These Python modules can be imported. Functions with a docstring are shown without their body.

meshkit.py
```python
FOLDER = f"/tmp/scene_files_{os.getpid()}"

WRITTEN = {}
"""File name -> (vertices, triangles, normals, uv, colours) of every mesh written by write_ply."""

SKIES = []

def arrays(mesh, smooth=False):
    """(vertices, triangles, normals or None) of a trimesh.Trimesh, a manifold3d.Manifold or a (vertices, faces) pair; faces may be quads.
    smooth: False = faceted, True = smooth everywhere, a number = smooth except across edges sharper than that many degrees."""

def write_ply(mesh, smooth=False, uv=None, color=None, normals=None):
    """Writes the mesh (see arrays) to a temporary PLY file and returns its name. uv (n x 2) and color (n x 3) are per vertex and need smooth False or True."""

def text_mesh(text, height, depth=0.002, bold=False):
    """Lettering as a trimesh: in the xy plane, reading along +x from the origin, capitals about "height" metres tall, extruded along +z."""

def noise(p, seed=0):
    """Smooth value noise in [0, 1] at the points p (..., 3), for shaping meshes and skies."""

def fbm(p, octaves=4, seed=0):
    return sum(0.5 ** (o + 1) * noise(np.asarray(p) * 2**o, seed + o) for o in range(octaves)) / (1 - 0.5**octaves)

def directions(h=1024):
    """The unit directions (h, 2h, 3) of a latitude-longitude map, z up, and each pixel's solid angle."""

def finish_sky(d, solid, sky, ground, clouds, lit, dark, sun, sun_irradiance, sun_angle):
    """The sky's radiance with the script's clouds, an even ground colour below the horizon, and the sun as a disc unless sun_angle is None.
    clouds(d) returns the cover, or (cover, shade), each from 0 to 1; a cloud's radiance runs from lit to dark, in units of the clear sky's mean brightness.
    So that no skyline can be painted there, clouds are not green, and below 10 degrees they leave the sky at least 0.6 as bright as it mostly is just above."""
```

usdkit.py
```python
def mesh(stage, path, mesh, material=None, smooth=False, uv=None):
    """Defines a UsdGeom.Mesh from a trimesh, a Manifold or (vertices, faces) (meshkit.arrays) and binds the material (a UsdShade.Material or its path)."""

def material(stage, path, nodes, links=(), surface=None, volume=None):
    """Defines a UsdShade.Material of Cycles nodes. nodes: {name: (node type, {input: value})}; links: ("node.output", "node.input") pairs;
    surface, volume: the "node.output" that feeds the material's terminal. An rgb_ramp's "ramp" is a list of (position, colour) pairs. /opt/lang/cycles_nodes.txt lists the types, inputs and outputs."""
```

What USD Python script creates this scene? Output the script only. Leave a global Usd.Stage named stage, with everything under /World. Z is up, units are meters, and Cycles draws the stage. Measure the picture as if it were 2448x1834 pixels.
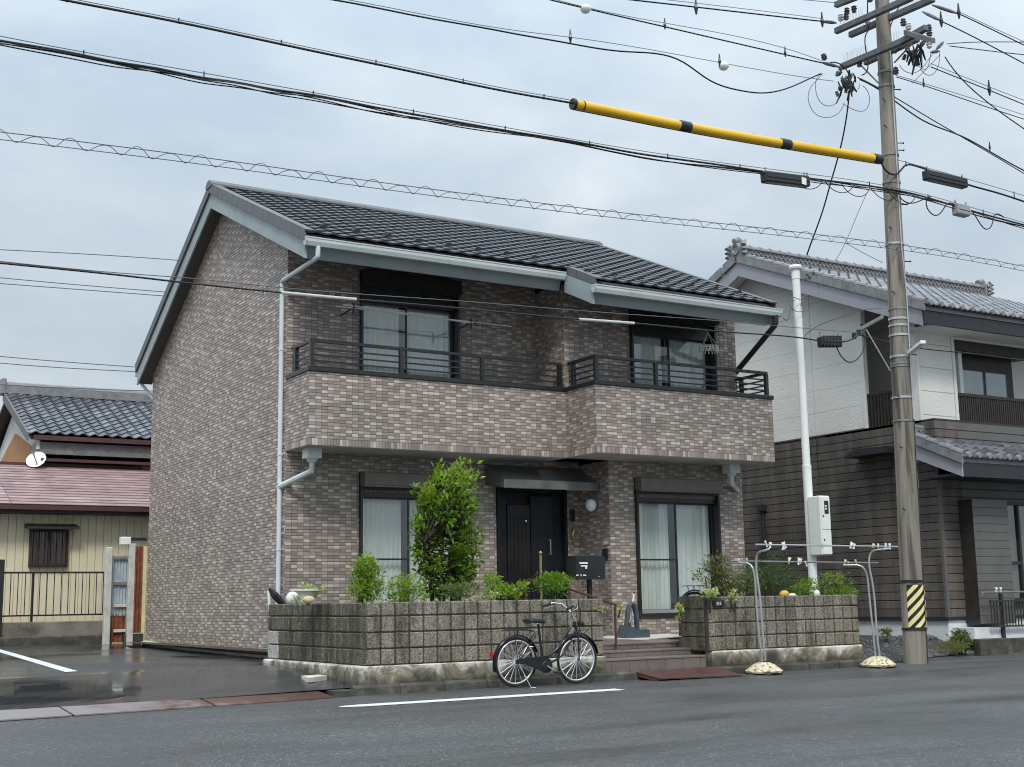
import math, random
import numpy as np
import usdkit, meshkit
from scipy.sparse import coo_matrix
from scipy.sparse.csgraph import connected_components
from pxr import Usd, UsdGeom, UsdLux, UsdShade, Gf, Sdf, Vt

# exposure and light, tuned here
EXPOSURE = 0.40
SKY_STRENGTH = 0.10
SUN_INT, SUN_ANGLE = 0.40, 12.0
CLOUD_RAMP = [(0.30, (2.6, 3.25, 3.9)), (0.43, (3.2, 3.85, 4.45)), (0.53, (4.0, 4.55, 5.0)), (0.62, (5.0, 5.45, 5.75)), (0.75, (6.3, 6.6, 6.7))]
ZENITH = 2.9

stage = Usd.Stage.CreateInMemory()
UsdGeom.SetStageUpAxis(stage, 'Z')
UsdGeom.SetStageMetersPerUnit(stage, 1.0)
UsdGeom.Xform.Define(stage, '/World')
UsdGeom.Scope.Define(stage, '/World/Looks')

# ---------------------------------------------------------------- camera
CAM = np.array([-8.0568, -17.1367, 1.1038])
CR = np.array([0.85272554, -0.52209745, -0.01653499])
CU = np.array([-0.07216928, -0.14910461, 0.98618427])
CF = np.array([0.51734973, 0.83975120, 0.16482471])
FPX = 3110.717
cam = UsdGeom.Camera.Define(stage, '/World/Camera')
cam.CreateHorizontalApertureAttr(36.0)
cam.CreateFocalLengthAttr(36.0 * FPX / 2448)
cam.CreateClippingRangeAttr(Gf.Vec2f(0.1, 5000))
M4 = Gf.Matrix4d(*[*map(float, CR), 0.0, *map(float, CU), 0.0, *map(float, -CF), 0.0, *map(float, CAM), 1.0])
cam.AddTransformOp().Set(M4)
cam.CreateExposureAttr(EXPOSURE)

# ---------------------------------------------------------------- sky and sun (thin overcast, soft sun from front left)
SUN = np.array([-0.42, -0.80, 1.05]); SUN = SUN / np.linalg.norm(SUN)
elev = math.asin(SUN[2]); rot = math.atan2(SUN[0], SUN[1])
usdkit.material(stage, '/World/Looks/sky_look', {
    'tc': ('texture_coordinate', {}),
    'mp': ('mapping', {'mapping_type': 'point', 'scale': (1.0, 1.0, 2.2), 'location': (3.1, 1.7, 0.4)}),
    'sky': ('sky_texture', {'sky_type': 'single_scattering', 'sun_disc': False, 'sun_elevation': elev, 'sun_rotation': rot, 'aerosol_density': 2.0}),
    'n1': ('noise_texture', {'scale': 2.6, 'detail': 6.0, 'roughness': 0.55, 'distortion': 0.25}),
    'n2': ('noise_texture', {'scale': 7.0, 'detail': 5.0, 'roughness': 0.5, 'distortion': 0.2}),
    'nm': ('mix', {'mix_type': 'mix', 'fac': 0.3}),
    'rp': ('rgb_ramp', {'ramp': CLOUD_RAMP}),
    'mx': ('mix', {'mix_type': 'mix', 'fac': 0.93}),
    # an overcast sky grows brighter towards the zenith
    'sp': ('separate_xyz', {}), 'zz': ('math', {'math_type': 'multiply'}), 'zg': ('math', {'math_type': 'multiply_add', 'value2': ZENITH, 'value3': 1.0}),
    'zm': ('mix', {'mix_type': 'multiply', 'fac': 1.0}),
    'bg': ('background_shader', {'strength': SKY_STRENGTH}),
}, [('tc.generated', 'mp.vector'), ('mp.vector', 'n1.vector'), ('mp.vector', 'n2.vector'), ('n1.color', 'nm.color1'), ('n2.color', 'nm.color2'),
    ('nm.color', 'rp.fac'), ('sky.color', 'mx.color1'), ('rp.color', 'mx.color2'), ('tc.generated', 'sp.vector'), ('sp.z', 'zz.value1'), ('sp.z', 'zz.value2'), ('zz.value', 'zg.value1'), ('mx.color', 'zm.color1'), ('zg.value', 'zm.color2'), ('zm.color', 'bg.color')], surface='bg.background')
dome = UsdLux.DomeLight.Define(stage, '/World/sky')
dome.CreateIntensityAttr(1.0)
UsdShade.MaterialBindingAPI.Apply(dome.GetPrim()).Bind(UsdShade.Material.Get(stage, '/World/Looks/sky_look'))
dome.GetPrim().SetCustomDataByKey('kind', 'structure')
sun = UsdLux.DistantLight.Define(stage, '/World/sun')
sun.CreateIntensityAttr(SUN_INT); sun.CreateAngleAttr(SUN_ANGLE); sun.CreateColorAttr(Gf.Vec3f(1.0, 0.955, 0.88))
sun.CreateNormalizeAttr(True)
zb_ = SUN; xb_ = np.cross([0, 0, 1.0], zb_); xb_ /= np.linalg.norm(xb_); yb_ = np.cross(zb_, xb_)
sun.AddTransformOp().Set(Gf.Matrix4d(*[*map(float, xb_), 0.0, *map(float, yb_), 0.0, *map(float, zb_), 0.0, 0.0, 0.0, 0.0, 1.0]))

# ---------------------------------------------------------------- helpers
def ray(u, v):
    return CF + CR * (u - 1224) / FPX - CU * (v - 917) / FPX
def aty(u, v, Y):
    d = ray(u, v); return CAM + d * (Y - CAM[1]) / d[1]
def atx(u, v, X):
    d = ray(u, v); return CAM + d * (X - CAM[0]) / d[0]
def atz(u, v, Z):
    d = ray(u, v); return CAM + d * (Z - CAM[2]) / d[2]
K = 1.10669   # the small overview's pixels to the photograph's
rng = np.random.default_rng(7)
V = lambda *a: np.array(a, float)
def unit(a):
    a = np.asarray(a, float); return a / (np.linalg.norm(a) + 1e-12)

class MB:
    def __init__(s): s.v = []; s.f = []; s.n = 0
    def add(s, v, f):
        v = np.asarray(v, float).reshape(-1, 3); f = np.asarray(f, int)
        if f.shape[1] == 4: f = np.vstack([f[:, [0, 1, 2]], f[:, [0, 2, 3]]])
        s.v.append(v); s.f.append(f + s.n); s.n += len(v); return s
    def get(s): return np.vstack(s.v), np.vstack(s.f)
    def box(s, a, b):
        a, b = np.minimum(a, b), np.maximum(a, b)
        return s.obox((a + b) / 2, V((b - a)[0] / 2, 0, 0), V(0, (b - a)[1] / 2, 0), V(0, 0, (b - a)[2] / 2))
    def obox(s, c, ex, ey, ez, bev=0.0):
        c = np.asarray(c, float)
        if bev <= 0:
            sg = np.array([(x, y, z) for z in (-1, 1) for y in (-1, 1) for x in (-1, 1)], float)
            v = c + sg @ np.array([ex, ey, ez])
            f = [(0, 2, 3, 1), (4, 5, 7, 6), (0, 1, 5, 4), (2, 6, 7, 3), (0, 4, 6, 2), (1, 3, 7, 5)]
            return s.add(v, f)
        # chamfered box as hull of three shrunken boxes
        lx, ly, lz = (np.linalg.norm(e) for e in (ex, ey, ez))
        ux, uy, uz = unit(ex), unit(ey), unit(ez)
        import trimesh
        pts = []
        for sx in (-1, 1):
            for sy in (-1, 1):
                for sz in (-1, 1):
                    for k in range(3):
                        q = [lx - bev, ly - bev, lz - bev]; q[k] += bev
                        pts.append(c + ux * sx * q[0] + uy * sy * q[1] + uz * sz * q[2])
        h = trimesh.convex.convex_hull(np.array(pts))
        return s.add(h.vertices, h.faces)
    def bbox(s, a, b, bev=0.006):
        a, b = np.minimum(a, b).astype(float), np.maximum(a, b).astype(float); h = (b - a) / 2
        return s.obox((a + b) / 2, V(h[0], 0, 0), V(0, h[1], 0), V(0, 0, h[2]), min(bev, h.min() * 0.8))
    def tube(s, pts, r, n=8, cap=True):
        p = np.asarray(pts, float); k = len(p)
        r = np.broadcast_to(np.asarray(r, float), (k,))
        t = np.gradient(p, axis=0); t /= np.linalg.norm(t, axis=1, keepdims=True) + 1e-12
        a = np.zeros_like(p)
        ref = V(0, 0, 1) if abs(t[0][2]) < 0.9 else V(1, 0, 0)
        a[0] = unit(np.cross(t[0], ref))
        for i in range(1, k):
            q = a[i - 1] - t[i] * (a[i - 1] @ t[i]); a[i] = unit(q)
        b = np.cross(t, a); ang = np.arange(n) * 2 * math.pi / n
        v = p[:, None] + r[:, None, None] * (np.cos(ang)[None, :, None] * a[:, None] + np.sin(ang)[None, :, None] * b[:, None])
        v = v.reshape(-1, 3)
        i, j = np.meshgrid(np.arange(k - 1), np.arange(n), indexing='ij')
        f = np.stack([i * n + j, i * n + (j + 1) % n, (i + 1) * n + (j + 1) % n, (i + 1) * n + j], -1).reshape(-1, 4)
        f = np.vstack([f[:, [0, 1, 2]], f[:, [0, 2, 3]]])
        if cap:
            c0, c1 = len(v), len(v) + 1
            v = np.vstack([v, p[0], p[-1]])
            jj = np.arange(n)
            f = np.vstack([f, np.stack([np.full(n, c0), (jj + 1) % n, jj], 1), np.stack([np.full(n, c1), (k - 1) * n + jj, (k - 1) * n + (jj + 1) % n], 1)])
        return s.add(v, f)
    def cyl(s, p0, p1, r0, r1=None, n=12, cap=True):
        return s.tube([p0, p1], [r0, r0 if r1 is None else r1], n, cap)
    def lathe(s, c, prof, n=20, axis=(0, 0, 1)):
        az = unit(axis); ax = unit(np.cross(az, V(0, 1, 0) if abs(az[1]) < 0.9 else V(1, 0, 0))); ay = np.cross(az, ax)
        prof = np.asarray(prof, float); ang = np.arange(n) * 2 * math.pi / n
        v = np.asarray(c, float) + prof[:, 0, None, None] * (np.cos(ang)[None, :, None] * ax + np.sin(ang)[None, :, None] * ay) + prof[:, 1, None, None] * az
        k = len(prof); v = v.reshape(-1, 3)
        i, j = np.meshgrid(np.arange(k - 1), np.arange(n), indexing='ij')
        f = np.stack([i * n + j, i * n + (j + 1) % n, (i + 1) * n + (j + 1) % n, (i + 1) * n + j], -1).reshape(-1, 4)
        return s.add(v, f)
    def torus(s, c, R, r, ex, ey, n=40, m=8, a0=0, a1=2 * math.pi, sx=1.0):
        closed = abs(a1 - a0 - 2 * math.pi) < 1e-6
        k = n if closed else n + 1
        th = a0 + (a1 - a0) * np.arange(k) / n; ph = np.arange(m) * 2 * math.pi / m
        ez = np.cross(ex, ey)
        d = np.cos(th)[:, None] * ex + np.sin(th)[:, None] * ey
        v = np.asarray(c, float) + d[:, None] * (R + r * np.cos(ph))[None, :, None] + ez * (r * sx * np.sin(ph))[None, :, None]
        i, j = np.meshgrid(np.arange(n if closed else n), np.arange(m), indexing='ij')
        i2 = (i + 1) % k if closed else i + 1
        f = np.stack([i * m + j, i2 * m + j, i2 * m + (j + 1) % m, i * m + (j + 1) % m], -1).reshape(-1, 4)
        return s.add(v.reshape(-1, 3), f)
    def prism(s, poly, e0, ex, ey, ez):
        # polygon in (ex, ey) from e0, extruded along ez; convex or simple
        import trimesh, shapely
        P = shapely.Polygon(poly)
        m = trimesh.creation.extrude_polygon(P, 1.0, engine='earcut')
        v = np.asarray(e0, float) + m.vertices[:, :1] * np.asarray(ex, float) + m.vertices[:, 1:2] * np.asarray(ey, float) + m.vertices[:, 2:3] * np.asarray(ez, float)
        f = m.faces
        if np.dot(np.cross(ex, ey), ez) < 0: f = f[:, ::-1]
        return s.add(v, f)
    def sheet(s, grid):
        g = np.asarray(grid, float); a, b = g.shape[:2]
        i, j = np.meshgrid(np.arange(a - 1), np.arange(b - 1), indexing='ij')
        f = np.stack([i * b + j, (i + 1) * b + j, (i + 1) * b + j + 1, i * b + j + 1], -1).reshape(-1, 4)
        return s.add(g.reshape(-1, 3), f)
    def tiles(s, O, U, N, rects, h):
        """raised pieces with bevelled rims on a wall: rects = rows of (u0, u1, z0, z1), h = how proud they stand"""
        R = np.asarray(rects, float); O, U, N = (np.asarray(q, float) for q in (O, U, N))
        b = min(0.003, h * 0.6); Z = V(0, 0, 1)
        def ring(d, hh):
            u = np.stack([R[:, 0] + d, R[:, 1] - d, R[:, 1] - d, R[:, 0] + d], 1); z = np.stack([R[:, 2] + d, R[:, 2] + d, R[:, 3] - d, R[:, 3] - d], 1)
            return O + u[..., None] * U + z[..., None] * Z + hh * N
        v = np.concatenate([ring(0, 0), ring(0, h - b), ring(b, h)], 1)
        F = [(8, 9, 10), (8, 10, 11)]
        for k in range(4):
            q = (k + 1) % 4
            F += [(k, q, 4 + q), (k, 4 + q, 4 + k), (4 + k, 4 + q, 8 + q), (4 + k, 8 + q, 8 + k)]
        F = np.array(F)
        if np.dot(np.cross(U, Z), N) < 0: F = F[:, ::-1]
        f = (F[None] + 12 * np.arange(len(R))[:, None, None]).reshape(-1, 3)
        return s.add(v.reshape(-1, 3), f)
    def leaves(s, P, D, N, L, W, bend=0.15):
        P, D, N = (np.asarray(q, float) for q in (P, D, N)); k = len(P)
        L = np.broadcast_to(L, (k,))[:, None]; W = np.broadcast_to(W, (k,))[:, None]
        D = D / np.linalg.norm(D, axis=1, keepdims=True)
        S = np.cross(D, N); S /= np.linalg.norm(S, axis=1, keepdims=True) + 1e-9; N = np.cross(S, D)
        v = np.stack([P, P + D * L * .45 - S * W / 2 + N * W * .18, P + D * L - N * L * bend, P + D * L * .45 + S * W / 2 + N * W * .18, P + D * L * .5], 1)
        F = np.array([(0, 4, 1), (1, 4, 2), (2, 4, 3), (3, 4, 0)])
        return s.add(v.reshape(-1, 3), (F[None] + 5 * np.arange(k)[:, None, None]).reshape(-1, 3))

used = {}
def numbered(parent, name):
    k = used.get((parent, name), 0); used[(parent, name)] = k + 1
    return f'{parent}/{name}' + (f'_{k:03d}' if k else '')
def tag(pr, label=None, cat=None, group=None, kind=None):
    for k, x in (('label', label), ('category', cat), ('group', group), ('kind', kind)):
        if x: pr.SetCustomDataByKey(k, x)
    return pr
LOOK = {}; TONED = set()
def path_of(parent): return str(parent.GetPath()) if parent is not None else '/World'
def part(name, mb, mat, parent=None, smooth=False, label=None, kind=None, tone=None):
    g = mb.get() if isinstance(mb, MB) else mb
    um = usdkit.mesh(stage, numbered(path_of(parent), name), g, LOOK[mat], smooth); m = um.GetPrim()
    if tone is not None:
        UsdGeom.PrimvarsAPI(um).CreatePrimvar('tone', Sdf.ValueTypeNames.FloatArray, 'vertex').Set(Vt.FloatArray.FromNumpy(np.asarray(tone, np.float32)))
    elif mat in TONED and not smooth:   # every loose piece of the mesh gets a tone of its own
        v, f, _ = meshkit.arrays(g)
        e = np.vstack([f[:, [0, 1]], f[:, [1, 2]]])
        k, lab = connected_components(coo_matrix((np.ones(len(e)), (e[:, 0], e[:, 1])), shape=(len(v), len(v))), directed=False)
        tone = np.random.default_rng(k + len(v)).random(k)[lab]
        UsdGeom.PrimvarsAPI(um).CreatePrimvar('tone', Sdf.ValueTypeNames.FloatArray, 'vertex').Set(Vt.FloatArray.FromNumpy(tone.astype(np.float32)))
    if label: tag(m, label)
    if kind: tag(m, kind=kind)
    return m
def thing(name, label, cat, loc=(0, 0, 0), group=None):
    x = UsdGeom.Xform.Define(stage, numbered('/World', name)); 
    if any(loc): x.AddTranslateOp().Set(Gf.Vec3d(*map(float, loc)))
    return tag(x.GetPrim(), label, cat, group)
def single(name, mb, mat, label, cat, group=None, smooth=False):
    return tag(part(name, mb, mat, None, smooth), label, cat, group)
def struct(name, mb, mat, parent=None, smooth=False, kind='structure'):
    p_ = part(name, mb, mat, parent, smooth)
    return tag(p_, kind=kind)
def copy(src, loc, rz=0, label=None, group=None, scale=None):
    was = src.GetCustomData(); nm = src.GetName()
    import re
    x = UsdGeom.Xform.Define(stage, numbered('/World', re.sub(r'_\d{3}$', '', nm)))
    r = x.GetPrim(); r.GetReferences().AddInternalReference(src.GetPath())
    xf = UsdGeom.Xformable(r); xf.ClearXformOpOrder()
    t = r.GetAttribute('xformOp:translate')
    op = xf.AddTranslateOp() if not t else UsdGeom.XformOp(t)
    op.Set(Gf.Vec3d(*map(float, loc))); ops = [op]
    if rz: o2 = xf.AddRotateZOp(); o2.Set(float(rz)); ops.append(o2)
    if scale: o3 = xf.AddScaleOp(); o3.Set(Gf.Vec3f(*scale)); ops.append(o3)
    xf.SetXformOpOrder(ops)
    tag(r, label or was.get('label'), was.get('category'), group or was.get('group'))
    r.SetInstanceable(True)
    return r

# ---------------------------------------------------------------- materials
def look(name, nodes, links, surface='p.BSDF'):
    LOOK[name] = usdkit.material(stage, '/World/Looks/' + name, nodes, links, surface=surface)
def plain(name, col, rough=0.5, metal=0.0, var=0.12, scale=6.0, bump=0.0, bscale=60.0, spec=0.5):
    """a colour with slow dirt and wear variation and, if asked, a fine relief"""
    c = np.array(col, float)
    nodes = {'g': ('texture_coordinate', {}), 'n': ('noise_texture', {'scale': scale, 'detail': 6.0, 'roughness': 0.62}),
             'r': ('rgb_ramp', {'ramp': [(0.25, tuple(c * (1 - var * 1.6))), (0.5, tuple(c)), (0.75, tuple(np.minimum(c * (1 + var), 1)))]}),
             'p': ('principled_bsdf', {'roughness': rough, 'metallic': metal, 'specular_ior_level': spec})}
    links = [('g.object', 'n.vector'), ('n.fac', 'r.fac'), ('r.color', 'p.base_color')]
    if bump:
        nodes['n2'] = ('noise_texture', {'scale': bscale, 'detail': 4.0}); nodes['b'] = ('bump', {'strength': bump, 'distance': 0.01})
        links += [('g.object', 'n2.vector'), ('n2.fac', 'b.height'), ('b.normal', 'p.normal')]
    look(name, nodes, links)
def islands(name, stops, rough=0.5, objrand=False, var=0.25, scale=9.0, bump=0.1, bscale=120.0, spec=0.5):
    """each loose piece (or each object) takes its own tone from the stops, with soft dirt over all"""
    rnd = ('object_info', {}) if objrand else ('attribute', {'attribute': 'tone'})
    if not objrand: TONED.add(name)
    nodes = {'g': ('geometry', {}), 'o': rnd, 'r': ('rgb_ramp', {'ramp': stops, 'interpolate': False}),
             'n': ('noise_texture', {'scale': scale, 'detail': 6.0, 'roughness': 0.65}),
             'nr': ('rgb_ramp', {'ramp': [(0.3, (1 - var,) * 3), (0.7, (1 + var * .4,) * 3)]}),
             'm': ('mix', {'mix_type': 'multiply', 'fac': 1.0}),
             'n2': ('noise_texture', {'scale': bscale, 'detail': 3.0}), 'b': ('bump', {'strength': bump, 'distance': 0.004}),
             'p': ('principled_bsdf', {'roughness': rough, 'specular_ior_level': spec})}
    look(name, nodes, [('o.random' if objrand else 'o.fac', 'r.fac'), ('g.position', 'n.vector'), ('n.fac', 'nr.fac'), ('r.color', 'm.color1'), ('nr.color', 'm.color2'),
                       ('m.color', 'p.base_color'), ('g.position', 'n2.vector'), ('n2.fac', 'b.height'), ('b.normal', 'p.normal')])
TILE = [(0.0, (.245, .203, .178)), (.22, (.285, .238, .209)), (.48, (.345, .292, .258)), (.70, (.425, .366, .325)), (.87, (.55, .485, .425))]
islands('wall_tile', TILE, rough=.42, var=.16, scale=1.3, bump=.06)
islands('wall_tile_single', TILE, rough=.42, objrand=True, var=.16, scale=1.3, bump=.06)
plain('mortar', (.145, .125, .112), .9, var=.2)
ROOFT = [(0, (.045, .051, .059)), (.4, (.049, .055, .063)), (.75, (.054, .060, .068))]
islands('roof_slate', ROOFT, rough=.48, var=.14, scale=3, bump=.08, bscale=90)
islands('roof_slate_single', ROOFT, rough=.48, objrand=True, var=.14, scale=3, bump=.08, bscale=90)
plain('verge_grey', (.105, .115, .118), .5, var=.12, scale=4)
plain('joint_dark', (.035, .031, .027), .95)
plain('fascia', (.30, .35, .36), .55, var=.10, scale=2.5, bump=.05)
plain('gutter', (.46, .51, .51), .38, var=.10, scale=3)
plain('pipe_pale', (.60, .65, .67), .35, var=.08, scale=3)
plain('soffit_brown', (.085, .075, .065), .7)
plain('balcony_soffit', (.46, .46, .43), .8, var=.18, scale=2)
plain('black_metal', (.016, .018, .019), .34, var=.3)
plain('bronze_dark', (.03, .027, .024), .4, var=.3)
plain('shutter_box', (.15, .125, .105), .42, var=.12)
plain('sash_grey', (.30, .30, .31), .45)
plain('door_dark', (.010, .012, .014), .4, var=.4, scale=3, spec=.25)
plain('door_panel', (.014, .012, .012), .4, var=.4, scale=3, spec=.3)
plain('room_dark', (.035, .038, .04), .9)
plain('brass', (.42, .33, .17), .35, metal=.8)
plain('lamp_white', (.78, .80, .80), .25, var=.03)
plain('canopy_metal', (.13, .135, .13), .3, var=.25, scale=3)
plain('canopy_under', (.42, .42, .40), .7)
plain('concrete', (.33, .32, .295), .85, var=.25, scale=4, bump=.3, bscale=40)
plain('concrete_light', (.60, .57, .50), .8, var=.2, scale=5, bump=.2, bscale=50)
plain('step_tile', (.155, .125, .112), .3, var=.18, scale=3, bump=.15, bscale=150)
plain('rust_plate', (.075, .035, .027), .45, var=.3, scale=4, bump=.2, bscale=80)
plain('white_paint_metal', (.80, .81, .80), .35, var=.05, scale=2)
plain('white_box', (.76, .77, .74), .4, var=.05)
plain('steel_galv', (.50, .51, .50), .32, metal=.7, var=.15)
plain('steel_dull', (.22, .22, .21), .5, metal=.4, var=.25)
plain('arm_steel', (.12, .12, .12), .5, metal=.3, var=.3)
plain('cable_black', (.012, .012, .013), .5, var=.2)
plain('wire_grey', (.10, .105, .11), .5, var=.2)
plain('tube_grey', (.50, .51, .50), .4)
plain('yellow_plastic', (.74, .44, .02), .38, var=.08, scale=2)
plain('yellow_paint', (.76, .66, .32), .45, var=.1)
plain('black_paint', (.012, .009, .008), .5)
plain('peg_white', (.8, .8, .78), .5)
plain('peg_pale', (.62, .60, .48), .5)
plain('dustpan_blue', (.060, .080, .095), .45, var=.15)
plain('broom_white', (.72, .70, .66), .4)
plain('planter_white', (.56, .56, .48), .5)
plain('pebble_white', (.72, .70, .66), .6)
plain('pebble_yellow', (.62, .36, .06), .6)
plain('pebble_tan', (.52, .42, .25), .7)
plain('rubber', (.012, .012, .013), .7)
plain('bike_paint', (.014, .015, .02), .2, var=.2)
plain('rim_alloy', (.74, .75, .76), .28, metal=.55)
plain('chrome', (.62, .63, .64), .16, metal=1.0)
plain('saddle', (.012, .018, .016), .4)
plain('red_reflector', (.35, .015, .015), .2)
plain('insulator', (.10, .10, .11), .25)
plain('porcelain', (.66, .67, .66), .25)
plain('label_white', (.75, .75, .73), .5)
plain('label_yellow', (.72, .62, .25), .5)
plain('window_green', (.10, .11, .06), .5)
plain('orange_board', (.42, .21, .085), .7, var=.12, scale=3)
plain('plaster_white', (.66, .66, .63), .85, var=.08, scale=3)
plain('gable_board', (.31, .31, .345), .5, var=.08, scale=3)
plain('dark_board', (.022, .022, .026), .5)
plain('dark_wood', (.030, .022, .017), .5, var=.3)
plain('red_brown_trim', (.07, .03, .03), .5)
plain('cream_panel', (.70, .64, .46), .5, var=.06, scale=3)
plain('concrete_stained', (.17, .155, .125), .85, var=.45, scale=2.5, bump=.3, bscale=40)
plain('stem', (.035, .026, .018), .8, var=.3, scale=20)
plain('soil', (.05, .04, .03), .95)
plain('foundation_white', (.64, .67, .68), .7, var=.12, scale=3)
plain('rust_sheet', (.19, .062, .025), .8, var=.5, scale=9)
plain('sheet_blue', (.36, .42, .46), .55, var=.2, scale=7)
plain('sheet_cream', (.60, .53, .32), .6, var=.15)
plain('post_concrete', (.50, .49, .45), .85, var=.2, scale=7)
plain('tatami_curtain', (.40, .43, .44), .8)

# window glass: clear with a mirror part that grows at grazing angles
look('glass', {'f': ('layer_weight', {'blend': .5}), 'pw': ('math', {'math_type': 'power', 'value2': 3.5}), 'ma': ('math', {'math_type': 'multiply_add', 'value2': .82, 'value3': .13}), 't': ('transparent_bsdf', {'color': (.90, .94, .925)}), 'g': ('glossy_bsdf', {'roughness': .015, 'color': (.97, .98, .98)}), 'm': ('mix_closure', {})},
     [('f.facing', 'pw.value1'), ('pw.value', 'ma.value1'), ('ma.value', 'm.fac'), ('t.BSDF', 'm.closure1'), ('g.BSDF', 'm.closure2')], 'm.closure')
look('curtain', {'g': ('texture_coordinate', {}), 'mp': ('mapping', {'scale': (14, 14, .6)}), 'n': ('noise_texture', {'scale': 2.0, 'detail': 3}), 'r': ('rgb_ramp', {'ramp': [(.3, (.72, .76, .73)), (.7, (.90, .92, .89))]}),
                 'd': ('diffuse_bsdf', {}), 't': ('translucent_bsdf', {'color': (.7, .74, .7)}), 'm': ('mix_closure', {'fac': .25})},
     [('g.object', 'mp.vector'), ('mp.vector', 'n.vector'), ('n.fac', 'r.fac'), ('r.color', 'd.color'), ('d.BSDF', 'm.closure1'), ('t.BSDF', 'm.closure2')], 'm.closure')

def leaf_look(name, dark, mid, light, trans=.35):
    TONED.add(name)
    look(name, {'g': ('geometry', {}), 'r': ('rgb_ramp', {'ramp': [(0, dark), (.5, mid), (1, light)]}), 'n': ('noise_texture', {'scale': 5.0, 'detail': 2}), 'ad': ('mix', {'mix_type': 'mix', 'fac': .35}), 'at': ('attribute', {'attribute': 'tone'}),
                'p': ('principled_bsdf', {'roughness': .38, 'specular_ior_level': .45}), 'hs': ('hsv', {'hue': .49, 'saturation': 1.1, 'value': 1.5}), 't': ('translucent_bsdf', {}), 'm': ('mix_closure', {'fac': trans})},
         [('at.fac', 'ad.color1'), ('g.position', 'n.vector'), ('n.fac', 'ad.color2'), ('ad.color', 'r.fac'), ('r.color', 'p.base_color'), ('r.color', 'hs.color'), ('hs.color', 't.color'),
          ('p.BSDF', 'm.closure1'), ('t.BSDF', 'm.closure2')], 'm.closure')
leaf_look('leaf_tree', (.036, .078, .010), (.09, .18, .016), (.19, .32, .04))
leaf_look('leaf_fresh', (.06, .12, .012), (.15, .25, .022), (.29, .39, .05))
leaf_look('leaf_dark', (.022, .05, .012), (.042, .09, .02), (.085, .145, .034))
leaf_look('leaf_mixed', (.035, .055, .014), (.075, .115, .025), (.16, .19, .05))
leaf_look('leaf_red', (.07, .035, .015), (.11, .06, .02), (.12, .12, .03))
leaf_look('leaf_pale', (.20, .27, .08), (.33, .40, .14), (.50, .55, .25))
leaf_look('leaf_grass', (.07, .09, .02), (.13, .15, .04), (.22, .21, .08))

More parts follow.
